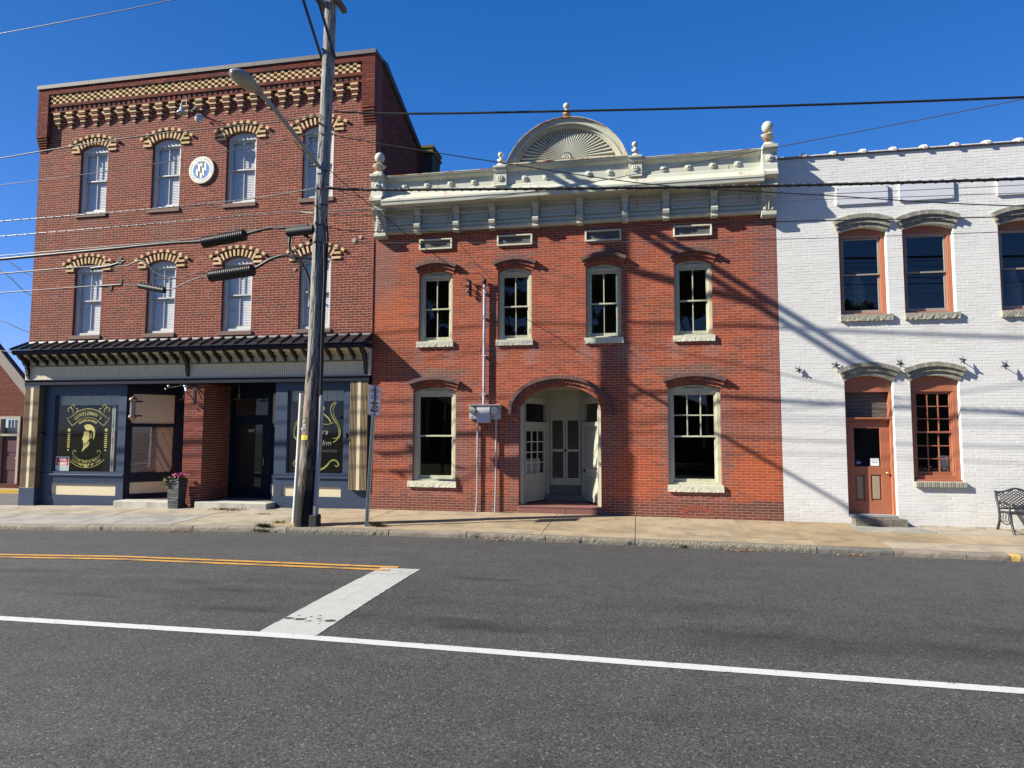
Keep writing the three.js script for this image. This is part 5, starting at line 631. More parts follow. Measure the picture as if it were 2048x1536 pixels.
// ================================================================ utility pole, street lamp, wires
const CABLE = M(0.014, 0.014, 0.015, 0.45), WIREL = M(0.16, 0.16, 0.17, 0.4, { metalness: 0.5 }), GALV = M(0.34, 0.36, 0.38, 0.45, { metalness: 0.6 });
const PX = (y) => interp([[-0.3, -6.68], [1.5, -6.60], [3.5, -6.535], [5.6, -6.495], [7.8, -6.44], [11.6, -6.35]], y), PZ = 2.45, PR = (y) => interp([[-0.3, 0.205], [0.6, 0.195], [1.5, 0.18], [3.5, 0.146], [5.6, 0.138], [7.8, 0.131], [11.6, 0.118]], y);
{
  const pole = thing('utility_pole', 'weathered wooden utility pole at the kerb in front of the salon window', 'utility pole', [-6.67, -0.08, 2.45]);
  const H = 11.5, NY = 150, NA = 40, v = [], uv = [], id = [], pt = new THREE.Vector3();
  for (let j = 0; j <= NY; j++) for (let i = 0; i <= NA; i++) { const y = -0.25 + H * j / NY, a = i / NA * Math.PI * 2; const crack = Math.pow(vnoise(i % NA * 1.7, y * 0.5), 6) * 0.016, r = PR(y) + (vnoise((i % NA) * 0.8, y * 1.1, 0) - 0.5) * 0.008 - crack; v.push(PX(y) + r * Math.cos(a), y, PZ + r * Math.sin(a)); uv.push(i / NA * 1, (y + 0.3) / 12.3); }
  for (let j = 0; j < NY; j++) for (let i = 0; i < NA; i++) { const a = j * (NA + 1) + i, b = a + NA + 1; id.push(a, b, a + 1, b, b + 1, a + 1); }
  const g = new THREE.BufferGeometry(); g.setAttribute('position', new THREE.Float32BufferAttribute(v, 3)); g.setAttribute('uv', new THREE.Float32BufferAttribute(uv, 2)); g.setIndex(id); g.computeVertexNormals();
  const woodFn = (u, q) => { // q: 0 at the ground .. 1 at the top ; tarred and weather-beaten at the butt, silver above
    const y = q * 12.3 - 0.3, gr = clamp(0.5 + (fbm(u * 46, y * 5 + 2, 4) - 0.5) * 1.9), fi = vnoise(u * 130, y * 16 + 5), kn = fbm(u * 9, y * 2.2 + 4, 4), tar = clamp(1.02 - (y - 0.15) / 2.4 + (kn - 0.5) * 0.9), mid = clamp(1 - Math.abs(y - 2.0) / 1.6);
    let s = 0.30 * (0.55 + 0.55 * gr + 0.3 * fi), c = [s * 1.02, s * 0.98, s * 0.90];
    c = c.map((k, i) => lerp(k, [0.19, 0.125, 0.085][i] * (0.25 + 1.35 * gr), mid * 0.85)); const T = sstep(0.25, 0.75, tar); c = c.map((k, i) => lerp(k, [0.065, 0.046, 0.032][i] * (0.2 + 1.5 * gr + (fi > 0.72 ? 1.6 : 0)), T)); if (y < 0.75) { const w = sstep(0.75, 0.45, y + (kn - 0.5) * 0.4); c = c.map((k, i) => lerp(k, [0.015, 0.013, 0.011][i] * (0.5 + gr), w)); }
    if (gr < 0.2) c = c.map((k) => k * 0.4); return c; };
  const wood = tex(512, 2048, woodFn), bump = tex(256, 1024, (u, q) => { const y = q * 12.3 - 0.3, s = fbm(u * 46, y * 5 + 2, 4) * 0.7 + 0.3 * vnoise(u * 130, y * 16 + 5); return [s, s, s]; }, false);
  part('pole_shaft', g, new THREE.MeshStandardMaterial({ map: wood, roughness: 0.95, bumpMap: bump, bumpScale: 0.012 }), pole);
  const timber = M(0.16, 0.12, 0.09, 0.9); for (const x of [-6.595, -6.215]) part('crossarm', rb(x - 0.05, x + 0.05, 10.98, 11.10, 2.1, 4.75, 0.008), timber, pole);
  for (const s of [-1, 1]) part('brace', beam([PX(9.8) + s * 0.15, 9.78, PZ], [-6.405 + s * 0.16, 11.0, 3.75], 0.03, 0.07), M(0.05, 0.045, 0.04, 0.7), pole);
  for (const z of [2.95, 3.8, 4.6]) part('insulator', lathe([[0.0, 0], [0.018, 0], [0.018, 0.1], [0.06, 0.12], [0.05, 0.18], [0.065, 0.2], [0.04, 0.27], [0, 0.28]], -6.595, 11.10, z, 14), M(0.25, 0.24, 0.22, 0.3), pole);
  part('pole_top', new THREE.CylinderGeometry(0.117, 0.119, 0.01, 24).translate(PX(11.25), 11.25, PZ), M(0.2, 0.19, 0.17, 0.95), pole);
  part('riser_guard', tube([[-6.80, 2.62, 2.47], [-6.84, 1.2, 2.48], [-6.885, -0.02, 2.49]], 0.043, 12, 10), M(0.66, 0.66, 0.64, 0.5), pole);
  part('riser_conduit', [tube([[PX(2.6) + 0.225, 2.58, 2.50], [PX(1.2) + 0.235, 1.2, 2.50], [PX(0) + 0.25, 0.22, 2.50]], 0.05, 14, 12), tube([[PX(0.3) + 0.245, 0.34, 2.5], [PX(0) + 0.255, 0.16, 2.5]], 0.062, 4, 12)], M(0.42, 0.44, 0.46, 0.5), pole);
  part('conduit_foot', rb(PX(0) + 0.15, PX(0) + 0.34, -0.1, 0.17, 2.40, 2.60, 0.03), M(0.03, 0.028, 0.025, 0.9), pole);
  part('riser_cable', [tube([[PX(6.2) + 0.14, 6.25, 2.52], [PX(5.9) + 0.19, 5.95, 2.50], [PX(5.4) + 0.19, 5.4, 2.49], [PX(4) + 0.185, 4.0, 2.49], [PX(2.6) + 0.22, 2.55, 2.5]], 0.030, 40), tube([[PX(5.9) + 0.16, 5.7, 2.56], [PX(5) + 0.185, 5.0, 2.54], [PX(4) + 0.18, 4.0, 2.54], [PX(2.6) + 0.215, 2.55, 2.53]], 0.022, 40), tube([[-6.52, 7.0, 2.59], [-6.5, 5.2, 2.6], [-6.6, 2.9, 2.60], [-6.70, 2.6, 2.55]], 0.008, 30)], CABLE, pole);
  part('pole_tag', [new THREE.CylinderGeometry(PR(1.7) + 0.006, PR(1.7) + 0.006, 0.09, 20, 1, true, -0.75, 0.95).translate(PX(1.7), 1.715, PZ)], new THREE.MeshStandardMaterial({ side: THREE.DoubleSide, roughness: 0.6, map: canvasTex(128, 64, (x) => { x.fillStyle = '#d8c22a'; x.fillRect(0, 0, 128, 64); x.fillStyle = '#2a2a18'; x.font = 'bold 26px monospace'; x.textAlign = 'center'; x.fillText('25233', 64, 28); x.fillText('40786', 64, 56); }) }), pole);
  part('paper_scrap', [0, 1, 2, 3, 4, 5].map((k) => rb(0, 0.035 + 0.02 * hash(k, 3), 0, 0.03 + 0.04 * hash(k, 9), -0.002, 0.002, 0.001).rotateZ(hash(k, 5) - 0.5).translate(-6.72 + 0.06 * hash(k, 1), 1.83 + 0.22 * hash(k, 2), PZ + 0.163 + 0.012 * hash(k, 7))), M(0.6, 0.6, 0.58, 0.8), pole);
  part('bolt', [[9.9, 0.1], [8.3, 0.12], [8.05, -0.02], [6.9, 0.05], [6.5, 0.05], [6.15, 0.05], [5.75, 0.05]].map(([y, dx]) => new THREE.CylinderGeometry(0.022, 0.022, 0.06, 8).rotateX(Math.PI / 2).translate(PX(y) - dx * 0.6, y, PZ + PR(y) + 0.01)), IRON, pole);
  part('equipment_case', [rod([-7.2, 6.02, 2.5], [-6.6, 6.05, 2.5], 0.095, 0.095, 14), rb(-7.05, -6.7, 6.08, 6.16, 2.43, 2.57, 0.02)], M(0.03, 0.03, 0.032, 0.6), pole);
  part('cable_loop', [tube([[-7.14, 5.95, 2.5], [-7.13, 5.65, 2.52], [-6.95, 5.48, 2.53], [-6.66, 5.43, 2.5]], 0.028, 24), tube([[-7.18, 5.93, 2.52], [-7.2, 5.6, 2.56], [-7.0, 5.4, 2.56], [-6.62, 5.44, 2.55]], 0.008, 24), tube([[-7.08, 5.93, 2.5], [-7.05, 5.7, 2.54], [-6.85, 5.45, 2.55], [-6.64, 5.5, 2.53]], 0.008, 24), tube([[-6.74, 6.0, 2.5], [-6.75, 5.82, 2.52], [-6.86, 5.66, 2.54], [-7.0, 5.6, 2.54]], 0.007, 20), tube([[-6.5, 7.95, 2.6], [-6.75, 7.75, 2.65], [-6.8, 7.55, 2.62], [-6.52, 7.4, 2.6]], 0.007, 24), tube([[-7.0, 7.9, 2.7], [-6.8, 7.68, 2.62], [-6.55, 7.62, 2.6]], 0.009, 20)], CABLE, pole);
  part('pole_band', [5.75, 6.12, 6.55, 7.28].map((y) => new THREE.CylinderGeometry(PR(y) + 0.008, PR(y) + 0.008, 0.03, 24, 1, true).translate(PX(y), y, PZ)), new THREE.MeshStandardMaterial({ color: lin(0.04, 0.04, 0.04), roughness: 0.6, side: THREE.DoubleSide }), pole);

  const lamp = thing('street_lamp', 'grey cobra-head street lamp on a long arm from the utility pole', 'street lamp', [-6.47, 7.3, 2.6]);
  const al = M(0.36, 0.37, 0.37, 0.45, { metalness: 0.35 });
  part('lamp_arm', [tube([[-6.47, 7.33, 2.52], [-6.5, 7.5, 3.1], [-6.56, 7.76, 3.95], [-6.66, 7.96, 4.5]], 0.042, 30, 12), rb(-6.53, -6.41, 7.2, 7.45, 2.5, 2.6, 0.02)], al, lamp);
  const A = V(-6.64, 7.93, 4.38), B = V(-6.84, 8.06, 5.14), dir = B.clone().sub(A).normalize(), L = A.distanceTo(B), up = V(0, 1, 0).sub(dir.clone().multiplyScalar(dir.y)).normalize(), sd = new THREE.Vector3().crossVectors(up, dir), mx = new THREE.Matrix4().makeBasis(sd, up, dir).setPosition(A);
  const shell = (top) => { const gg = new THREE.SphereGeometry(1, 28, 18), p = gg.attributes.position; for (let i = 0; i < p.count; i++) { const t = (p.getZ(i) + 1) / 2, w = 0.055 + 0.135 * Math.sin(Math.PI * Math.pow(t, 1.35) * 0.86), rr = Math.hypot(p.getX(i), p.getY(i)) || 1, k = Math.sqrt(Math.max(0, 1 - (2 * t - 1) ** 6)); let X = p.getX(i) / rr * w * k, Y = p.getY(i) / rr * w * k * (top ? 0.62 : 0.5); if (Y < 0 && top) Y *= 0.35; p.setXYZ(i, X, Y, t * L); } gg.computeVertexNormals(); return gg.applyMatrix4(mx); };
  part('lamp_head', shell(true), al, lamp);
  { const gg = new THREE.SphereGeometry(1, 24, 14), p = gg.attributes.position; for (let i = 0; i < p.count; i++) p.setXYZ(i, p.getX(i) * 0.155, p.getY(i) * 0.075 - 0.015, 0.64 * L + p.getZ(i) * 0.27); gg.computeVertexNormals(); part('lens', gg.applyMatrix4(mx), M(0.42, 0.40, 0.33, 0.25), lamp); }

  const wire = (label, pts, r, mat = CABLE, twist = 0) => { const w = thing('overhead_wire', label, 'wire', pts[0]); const c = new THREE.CatmullRomCurve3(pts.map((p) => V(...p)), false, 'centripetal'); let gm = new THREE.TubeGeometry(c, Math.min(220, 60 + pts.length * 16), r, 7, false); const m = part('wire', gm, mat, w);
    if (twist) { const n = Math.floor(c.getLength() / 0.05), q = []; for (let i = 0; i <= n; i++) { const t = i / n, P = c.getPoint(t); q.push(V(P.x, P.y + Math.cos(i * 0.9) * r * 0.9, P.z + Math.sin(i * 0.9) * r * 0.9)); } part('lashed_strand', new THREE.TubeGeometry(new THREE.CatmullRomCurve3(q), n * 2, r * 0.55, 5, false), mat, w); } return w; };
  const z = PZ, P = (a) => a.map(([x, y, q]) => [x, y, q ?? z]);
  wire('highest wire on the left, pole to left edge just under the corbels', P([[-6.5, 8.49, 2.58], [-7.42, 8.48], [-10.65, 8.45], [-14.64, 8.22], [-24, 7.4], [-40, 5.5]]), 0.013, CABLE);
  wire('thin wire on the left sagging across the upper windows below the highest wire', P([[-6.5, 8.12, 2.58], [-8.17, 7.97], [-11.25, 7.72], [-14.6, 7.57], [-24, 7.3], [-40, 6.4]]), 0.008, CABLE);
  wire('twisted grey wire on the left just under the upper window sills', P([[-6.51, 6.9, 2.58], [-8.13, 6.82], [-10.57, 6.75], [-14.53, 6.7], [-24, 6.6], [-40, 6.3]]), 0.013, WIREL, 1);
  wire('twisted grey wire on the left midway between upper sills and lower arches', P([[-6.6, 6.38, 2.55], [-6.95, 6.46], [-7.88, 6.47], [-10.55, 6.41], [-14.51, 6.34], [-24, 6.15], [-40, 5.7]]), 0.012, WIREL, 1);
  wire('thickest black cable on the left, running into the upper ribbed splice case', P([[-6.66, 5.82, 2.5], [-6.71, 5.85], [-6.943, 6.049], [-7.406, 6.15], [-7.754, 6.137], [-8.22, 6.05], [-9.23, 5.95], [-9.91, 5.95], [-11.8, 5.885], [-14.47, 5.80], [-24, 5.5], [-40, 4.9]]), 0.036, CABLE);
  wire('thin steel support wire just above the thickest black cable', P([[-6.6, 6.14, 2.55], [-7.9, 6.12], [-9.3, 6.03], [-9.91, 6.00], [-11.8, 5.95], [-14.47, 5.885], [-24, 5.62], [-40, 5.1]]), 0.009, WIREL);
  wire('grey cable on the left ending in a black clamp by the lower left arches', P([[-9.85, 5.15], [-10.25, 5.24], [-10.5, 5.42], [-10.75, 5.6], [-11.07, 5.5], [-12.04, 5.52], [-14.45, 5.46], [-24, 5.2], [-40, 4.6]]), 0.016, M(0.10, 0.10, 0.105, 0.45));
  wire('lowest cable on the left, running into the slanted splice case', P([[-8.9, 5.2], [-9.4, 5.12], [-10.1, 4.89], [-10.77, 5.03], [-11.24, 5.06], [-11.75, 5.07], [-14.41, 5.01], [-24, 4.8], [-40, 4.3]]), 0.014, M(0.10, 0.10, 0.105, 0.45));
  wire('black cable bending from the lower ribbed splice case down the pole', P([[-6.66, 4.4, 2.5], [-6.675, 4.568], [-6.709, 4.99], [-6.924, 5.373], [-7.214, 5.537], [-7.558, 5.489], [-8.016, 5.28], [-8.5, 5.23]]), 0.034, CABLE);
  wire('short service line under the lower splice case with small clips', P([[-9.02, 5.27], [-9.4, 5.24], [-9.75, 5.16], [-10.25, 5.16], [-10.45, 5.2]]), 0.010, CABLE);
  wire('highest black wire on the right, crossing the sky past the pediment finial', P([[-6.21, 8.56, 2.5], [-4.77, 8.41], [-1.33, 8.15], [2.13, 7.92], [6.67, 7.67], [16, 7.3], [40, 7.0]]), 0.022, CABLE);
  wire('thick black cable on the right, crossing the tin cornice', P([[-6.3, 6.9, 2.55], [-5.9, 6.88], [-2.4, 6.65], [2.53, 6.375], [6.6, 6.22], [16, 6.0], [40, 6.1]]), 0.026, CABLE, 1);
  wire('thin wire dropping from the pole across the pediment towards the right edge', P([[-6.25, 8.07, 2.5], [-5.97, 8.0], [-2.64, 7.206], [0.281, 6.563], [3.3, 6.148], [6.573, 5.738], [16, 5.2]]), 0.010, CABLE);
  wire('thin wire rising from the cornice to the upper right corner', P([[-6.25, 6.42, 2.5], [-4.41, 6.42], [-1.345, 6.625], [2.639, 7.11], [6.665, 7.636], [16, 9.0]]), 0.008, WIREL);
  wire('dark wire on the right under the cornice brackets', P([[-6.36, 6.1, 2.55], [-5.9, 6.0], [-2.14, 5.83], [2.52, 5.70], [6.56, 5.56], [16, 5.4], [40, 5.3]]), 0.010, CABLE);
  wire('lowest thin pale wire on the right, below the attic vents', P([[-6.36, 5.74, 2.55], [-2.14, 5.55], [2.51, 5.37], [6.55, 5.30], [16, 5.2], [40, 5.2]]), 0.006, WIREL);
  wire('thin pale wire across the tin frieze, upper of two', P([[-6.35, 6.40, 2.55], [-4.2, 6.36], [-1.64, 6.32], [2.53, 6.18], [6.59, 6.11], [16, 6.0]]), 0.006, WIREL);
  wire('thin pale wire across the tin frieze, lower of two', P([[-6.35, 6.33, 2.55], [-4.95, 6.27], [0.55, 6.15], [6.58, 5.97], [16, 5.8]]), 0.006, WIREL);
  wire('service wire slanting from the pole down to the wall rack between the upper windows', [[-6.3, 7.32, 2.5], [-5.9, 6.95, 2.1], [-4.9, 6.15, 1.05], [-4.0, 5.54, 0.14]], 0.009, CABLE);
  wire('pale wire crossing the sky in the top left corner', [[-6.6, 10.72, 3.8], [-9.0, 10.52, 3.8], [-13.25, 10.28, 3.8], [-22, 9.9, 3.8], [-40, 9.9, 3.8]], 0.010, WIREL);
  wire('thin wire hanging off the pole toward the small loop on the cornice', [[-6.35, 7.0, 2.55], [-6.1, 6.9, 2.3], [-6.0, 7.2, 1.2], [-6.03, 8.05, 0.45]], 0.005, CABLE);
  [['upper', 8.5, 7.75], ['middle', 7.98, 7.0], ['lower', 6.08, 5.6], ['lowest', 4.94, 4.68]].forEach(([n, y0, y1]) => wire(`thin far wire in the sky left of the brick shop building, ${n} of four`, [[-40, y0 + (y0 - y1) * 6, -6], [-24.1, y0, -6], [-22.7, y1, -6], [-16, y1 - (y0 - y1) * 2, -6]], 0.016, CABLE));

  const splice = (label, a, b, r, ribs) => { const s = thing('splice_case', label, 'cable splice case', a), A2 = V(...a), B2 = V(...b), n = 20; part('case_body', [rod(a, b, r, r, 16), rod(a, V(...a).lerp(B2, -0.04).toArray(), r * 0.9, r * 0.5, 14), rod(b, V(...b).lerp(A2, -0.04).toArray(), r * 0.9, r * 0.5, 14)], CABLE, s); const q = new THREE.Quaternion().setFromUnitVectors(V(0, 0, 1), B2.clone().sub(A2).normalize()); const rg = []; if (ribs) for (let i = 0; i <= n; i++) { const c = A2.clone().lerp(B2, i / n); rg.push(new THREE.TorusGeometry(r, 0.012, 6, 18).applyQuaternion(q).translate(c.x, c.y, c.z)); } else for (let i = 0; i < 8; i++) { const c = A2.clone().lerp(B2, (i + 0.5) / 8); rg.push(bx(-0.02, 0.02, -0.02, 0.025, -0.02, 0.02).translate(c.x, c.y + r, c.z)); } part('case_rib', rg, CABLE, s); };
  splice('larger ribbed black splice case on the thick cable, upper of two beside the pole', [-9.2, 5.92, z], [-8.24, 6.03, z], 0.112, true); splice('ribbed black splice case hanging below the other, over a lower window', [-9.0, 5.17, z], [-8.02, 5.26, z], 0.118, true); splice('slanted smooth splice case in front of the second lower window', [-10.76, 5.03, z], [-10.12, 4.90, z], 0.062, false);
  const cl = thing('cable_clamp', 'black cable clamp beside the first lower window arch', 'cable clamp', [-11.9, 5.5, z]); part('clamp_body', [rod([-12.0, 5.47, z], [-11.55, 5.50, z], 0.035), rod([-11.55, 5.5, z], [-11.15, 5.60, z], 0.03), rb(-11.3, -11.2, 5.52, 5.68, z - 0.03, z + 0.03, 0.01)], CABLE, cl);
  const c2 = thing('cable_clamp', 'small black cable clamp left of the slanted splice case', 'cable clamp', [-11.6, 5.05, z]); part('clamp_body', [rod([-11.75, 5.06, z], [-11.2, 5.07, z], 0.03), rb(-11.5, -11.42, 4.94, 5.06, z - 0.025, z + 0.025, 0.01), rb(-11.22, -11.17, 5.04, 5.2, z - 0.02, z + 0.02, 0.01)], CABLE, c2);
}
// ================================================================ sign, planter, bench
{
  const s = thing('speed_limit_sign', 'white SPEED LIMIT 25 sign on a perforated steel post by the kerb', 'road sign', [-5.36, -0.1, 2.36]);
  const th = 1.40, rot = (g) => g.rotateZ(-0.028).rotateY(th).translate(-5.25, 2.47, 2.36), W = 0.458, Hh = 0.61;
  const shp = new THREE.Shape(), r = 0.04, w = W / 2, h = Hh / 2; shp.moveTo(-w + r, -h); shp.lineTo(w - r, -h); shp.quadraticCurveTo(w, -h, w, -h + r); shp.lineTo(w, h - r); shp.quadraticCurveTo(w, h, w - r, h); shp.lineTo(-w + r, h); shp.quadraticCurveTo(-w, h, -w, h - r); shp.lineTo(-w, -h + r); shp.quadraticCurveTo(-w, -h, -w + r, -h);
  part('sign_plate', rot(new THREE.ExtrudeGeometry(shp, { depth: 0.004, bevelEnabled: false })), M(0.55, 0.55, 0.56, 0.4, { metalness: 0.3 }), s);
  const face = new THREE.ShapeGeometry(shp), fu = face.attributes.uv, fp = face.attributes.position; for (let i = 0; i < fu.count; i++) fu.setXY(i, fp.getX(i) / W + 0.5, fp.getY(i) / Hh + 0.5);
  part('sign_face', rot(face.translate(0, 0, 0.007)), new THREE.MeshStandardMaterial({ roughness: 0.35, map: canvasTex(384, 512, (x, W2, H2) => { x.fillStyle = '#e9e7ea'; x.fillRect(0, 0, W2, H2); x.strokeStyle = '#101010'; x.lineWidth = 7; x.beginPath(); x.roundRect ? x.roundRect(10, 10, W2 - 20, H2 - 20, 30) : x.rect(10, 10, W2 - 20, H2 - 20); x.stroke(); x.fillStyle = '#0c0c0c'; x.textAlign = 'center'; x.font = 'bold 92px sans-serif'; x.fillText('SPEED', 192, 130, 320); x.fillText('LIMIT', 192, 232, 280); x.font = 'bold 232px sans-serif'; x.fillText('25', 192, 452, 310); }) }), s);
  const px = (y) => lerp(-5.365, -5.235, (y + 0.1) / 2.85);
  const post = M(0.30, 0.38, 0.40, 0.45, { metalness: 0.5 }); part('sign_post', [-1, 1].map((q) => beam([px(-0.15), -0.15, 2.35 + q * 0.026], [px(2.76), 2.76, 2.35 + q * 0.026], 0.022, 0.012)).concat([beam([px(-0.15) - 0.014, -0.15, 2.35], [px(2.76) - 0.014, 2.76, 2.35], 0.012, 0.05), beam([px(-0.15) + 0.03, -0.15, 2.375], [px(2.76) + 0.03, 2.76, 2.375], 0.03, 0.01), beam([px(-0.15) - 0.03, -0.15, 2.375], [px(2.76) - 0.03, 2.76, 2.375], 0.03, 0.01)]), post, s);
  const holes = []; for (let y = 0.0; y < 2.2; y += 0.05) holes.push(new THREE.CylinderGeometry(0.009, 0.009, 0.006, 8).rotateX(Math.PI / 2).translate(px(y), y, 2.383)); part('post_strip', beam([px(-0.15), -0.15, 2.378], [px(2.76), 2.76, 2.378], 0.034, 0.006), post, s); part('punched_hole', holes, BLACK, s);
  part('sign_bolt', rot(new THREE.CylinderGeometry(0.012, 0.012, 0.012, 10).rotateX(Math.PI / 2).translate(0, 0.26, 0.008)), IRON, s);
}
{
  const p = thing('planter', 'tall square charcoal planter with pink flowers in front of the brick pier', 'planter', [-11.28, -0.06, 0.27]);
  const g = new THREE.CylinderGeometry(0.24, 0.185, 0.70, 4, 24).rotateY(Math.PI / 4), q = g.attributes.position; for (let i = 0; i < q.count; i++) { const k = 1 + (vnoise(q.getX(i) * 3 + q.getZ(i) * 3, q.getY(i) * 60) - 0.5) * 0.03; q.setX(i, q.getX(i) * k); q.setZ(i, q.getZ(i) * k); } const gg = g.toNonIndexed(); gg.computeVertexNormals();
  part('pot', gg.translate(-11.28, 0.29, 0.28), new THREE.MeshStandardMaterial({ color: lin(0.05, 0.055, 0.06), roughness: 0.6, bumpScale: 0.02, bumpMap: tex(128, 512, (u, v) => { const s = vnoise(u * 6, v * 60); return [s, s, s]; }, false) }), p);
  part('soil', bx(-11.44, -11.12, 0.55, 0.62, 0.12, 0.44), M(0.03, 0.022, 0.015, 1), p);
  const pet = (c, n, x, y, z, sx, sy, sz, size, sd) => { const r = rng(sd), l = []; for (let i = 0; i < n; i++) l.push(new THREE.CircleGeometry(size * (0.6 + 0.6 * r()), 6).rotateX(r() * 3 - 1.5).rotateY(r() * 6.3).translate(x + (r() + r() - 1) * sx, y + (r() + r() - 1) * sy, z + (r() + r() - 1) * sz)); return l; };
  const two = (c, rr = 0.8) => new THREE.MeshStandardMaterial({ color: lin(...c), roughness: rr, side: THREE.DoubleSide });
  part('blossoms', pet(0, 260, -11.25, 0.745, 0.27, 0.19, 0.055, 0.17, 0.022, 5), two([0.50, 0.09, 0.21]), p); part('foliage', pet(0, 220, -11.28, 0.66, 0.30, 0.22, 0.07, 0.2, 0.026, 6), two([0.07, 0.12, 0.03]), p); part('trailing_foliage', pet(0, 150, -11.46, 0.60, 0.42, 0.09, 0.12, 0.09, 0.024, 8), two([0.20, 0.26, 0.06]), p); part('small_blossoms', pet(0, 40, -11.42, 0.58, 0.44, 0.13, 0.15, 0.07, 0.016, 11), two([0.7, 0.45, 0.5]), p);
}
{
  const b = thing('park_bench', 'dark cast-metal bench with lattice back at the right edge', 'bench', [7.65, -0.1, 0.5]), x0 = 6.985, x1 = 8.3, me = M(0.05, 0.053, 0.062, 0.45, { metalness: 0.4 });
  for (const x of [x0, x1]) { part('end_frame', [tube([[x, 0.70, 0.17], [x, 0.55, 0.2], [x, 0.34, 0.27], [x, 0.15, 0.28], [x, -0.08, 0.17]], 0.024, 24), tube([[x, 0.29, 0.27], [x, 0.31, 0.5], [x, 0.29, 0.68]], 0.026, 12), tube([[x, 0.30, 0.68], [x, 0.12, 0.70], [x, -0.09, 0.78]], 0.024, 12), tube([[x, 0.46, 0.24], [x, 0.49, 0.4], [x, 0.48, 0.58], [x, 0.42, 0.65], [x, 0.30, 0.66]], 0.018, 20), ...[0, 1, 2, 3].map((k) => tube([[x, 0.27, 0.32 + k * 0.1], [x, 0.18, 0.30 + k * 0.1], [x, 0.12, 0.36 + k * 0.09]], 0.009, 10)), tube([[x, 0.13, 0.29], [x, 0.08, 0.5], [x, 0.13, 0.7]], 0.011, 12), rb(x - 0.03, x + 0.03, -0.11, -0.085, 0.14, 0.20, 0.008), rb(x - 0.03, x + 0.03, -0.115, -0.085, 0.75, 0.81, 0.008)], me, b); }
  const top = (x) => { const t = (x - x0) / (x1 - x0); return 0.67 + 0.075 * Math.exp(-(((t - 0.27) / 0.13) ** 2)) + 0.075 * Math.exp(-(((t - 0.73) / 0.13) ** 2)); }, zb = (y) => interp([[0.3, 0.27], [0.5, 0.215], [0.8, 0.16]], y);
  const tp = []; for (let i = 0; i <= 24; i++) { const x = lerp(x0, x1, i / 24); tp.push([x, top(x), zb(top(x))]); } part('back_rail', [tube(tp, 0.018, 60), rod([x0, 0.36, 0.255], [x1, 0.36, 0.255], 0.015)], me, b);
  const lat = []; for (let k = -6; k < 22; k++) for (const s of [-1, 1]) { const pts = []; for (let i = 0; i <= 10; i++) { const y = lerp(0.36, 0.74, i / 10), x = x0 + k * 0.075 + (s > 0 ? 1 : -1) * (y - 0.36) * 1.45 + (s > 0 ? 0 : 0.4); if (x > x0 && x < x1 && y < top(x)) pts.push([x, y, zb(y)]); } if (pts.length > 1) lat.push(rod(pts[0], pts[pts.length - 1], 0.0085, 0.0085, 6)); } part('lattice_back', lat, me, b);
  for (let i = 0; i < 6; i++) part('seat_slat', rb(x0, x1, 0.285, 0.31, 0.28 + i * 0.068, 0.335 + i * 0.068, 0.006), me, b);
}
// ================================================================ things on the walls
{
  const star = (x, y, z, r, spin, tilt, label, rodL) => { const s = thing('metal_star', label, 'wall star', [x, y, z]), v = []; for (let i = 0; i < 10; i++) { const a = spin + i * Math.PI / 5, b = spin + (i + 1) * Math.PI / 5, ra = i % 2 ? r * 0.42 : r, rbq = i % 2 ? r : r * 0.42; v.push(0, 0, 0.04, ra * Math.sin(a), ra * Math.cos(a), 0, rbq * Math.sin(b), rbq * Math.cos(b), 0); v.push(0, 0, -0.01, rbq * Math.sin(b), rbq * Math.cos(b), 0, ra * Math.sin(a), ra * Math.cos(a), 0); } const g = new THREE.BufferGeometry(); g.setAttribute('position', new THREE.Float32BufferAttribute(v, 3)); g.computeVertexNormals(); for (let i = 0; i < 20; i += 2) { } part('star_plate', g.rotateY(tilt).rotateX(-0.1).translate(x, y, z), M(0.20, 0.21, 0.25, 0.45, { metalness: 0.5 }), s); part('anchor_rod', [rod([x, y, z], [x + rodL[0], y + rodL[1], 0.0], 0.008), new THREE.CylinderGeometry(0.02, 0.02, 0.02, 8).rotateX(Math.PI / 2).translate(x, y, z + 0.045)], IRON, s); };
  star(3.392, 3.182, 0.05, 0.10, 0.35, 0.1, 'dark metal star on white wall, leftmost of five', [0, 0]); star(4.13, 3.27, 0.06, 0.11, 0.2, -0.2, 'dark metal star at the left corner of the door hood', [0, 0]); star(5.37, 3.285, 0.10, 0.115, 0.5, 0.3, 'dark metal star between the door hood and the window hood', [0.04, -0.02]); star(6.54, 3.325, 0.11, 0.11, 0.1, 0.35, 'dark metal star at the right corner of the window hood', [0.06, -0.03]); star(7.30, 3.21, 0.12, 0.12, 0.55, 0.3, 'dark metal star with long rod, rightmost on white wall', [0.05, -0.03]);
}
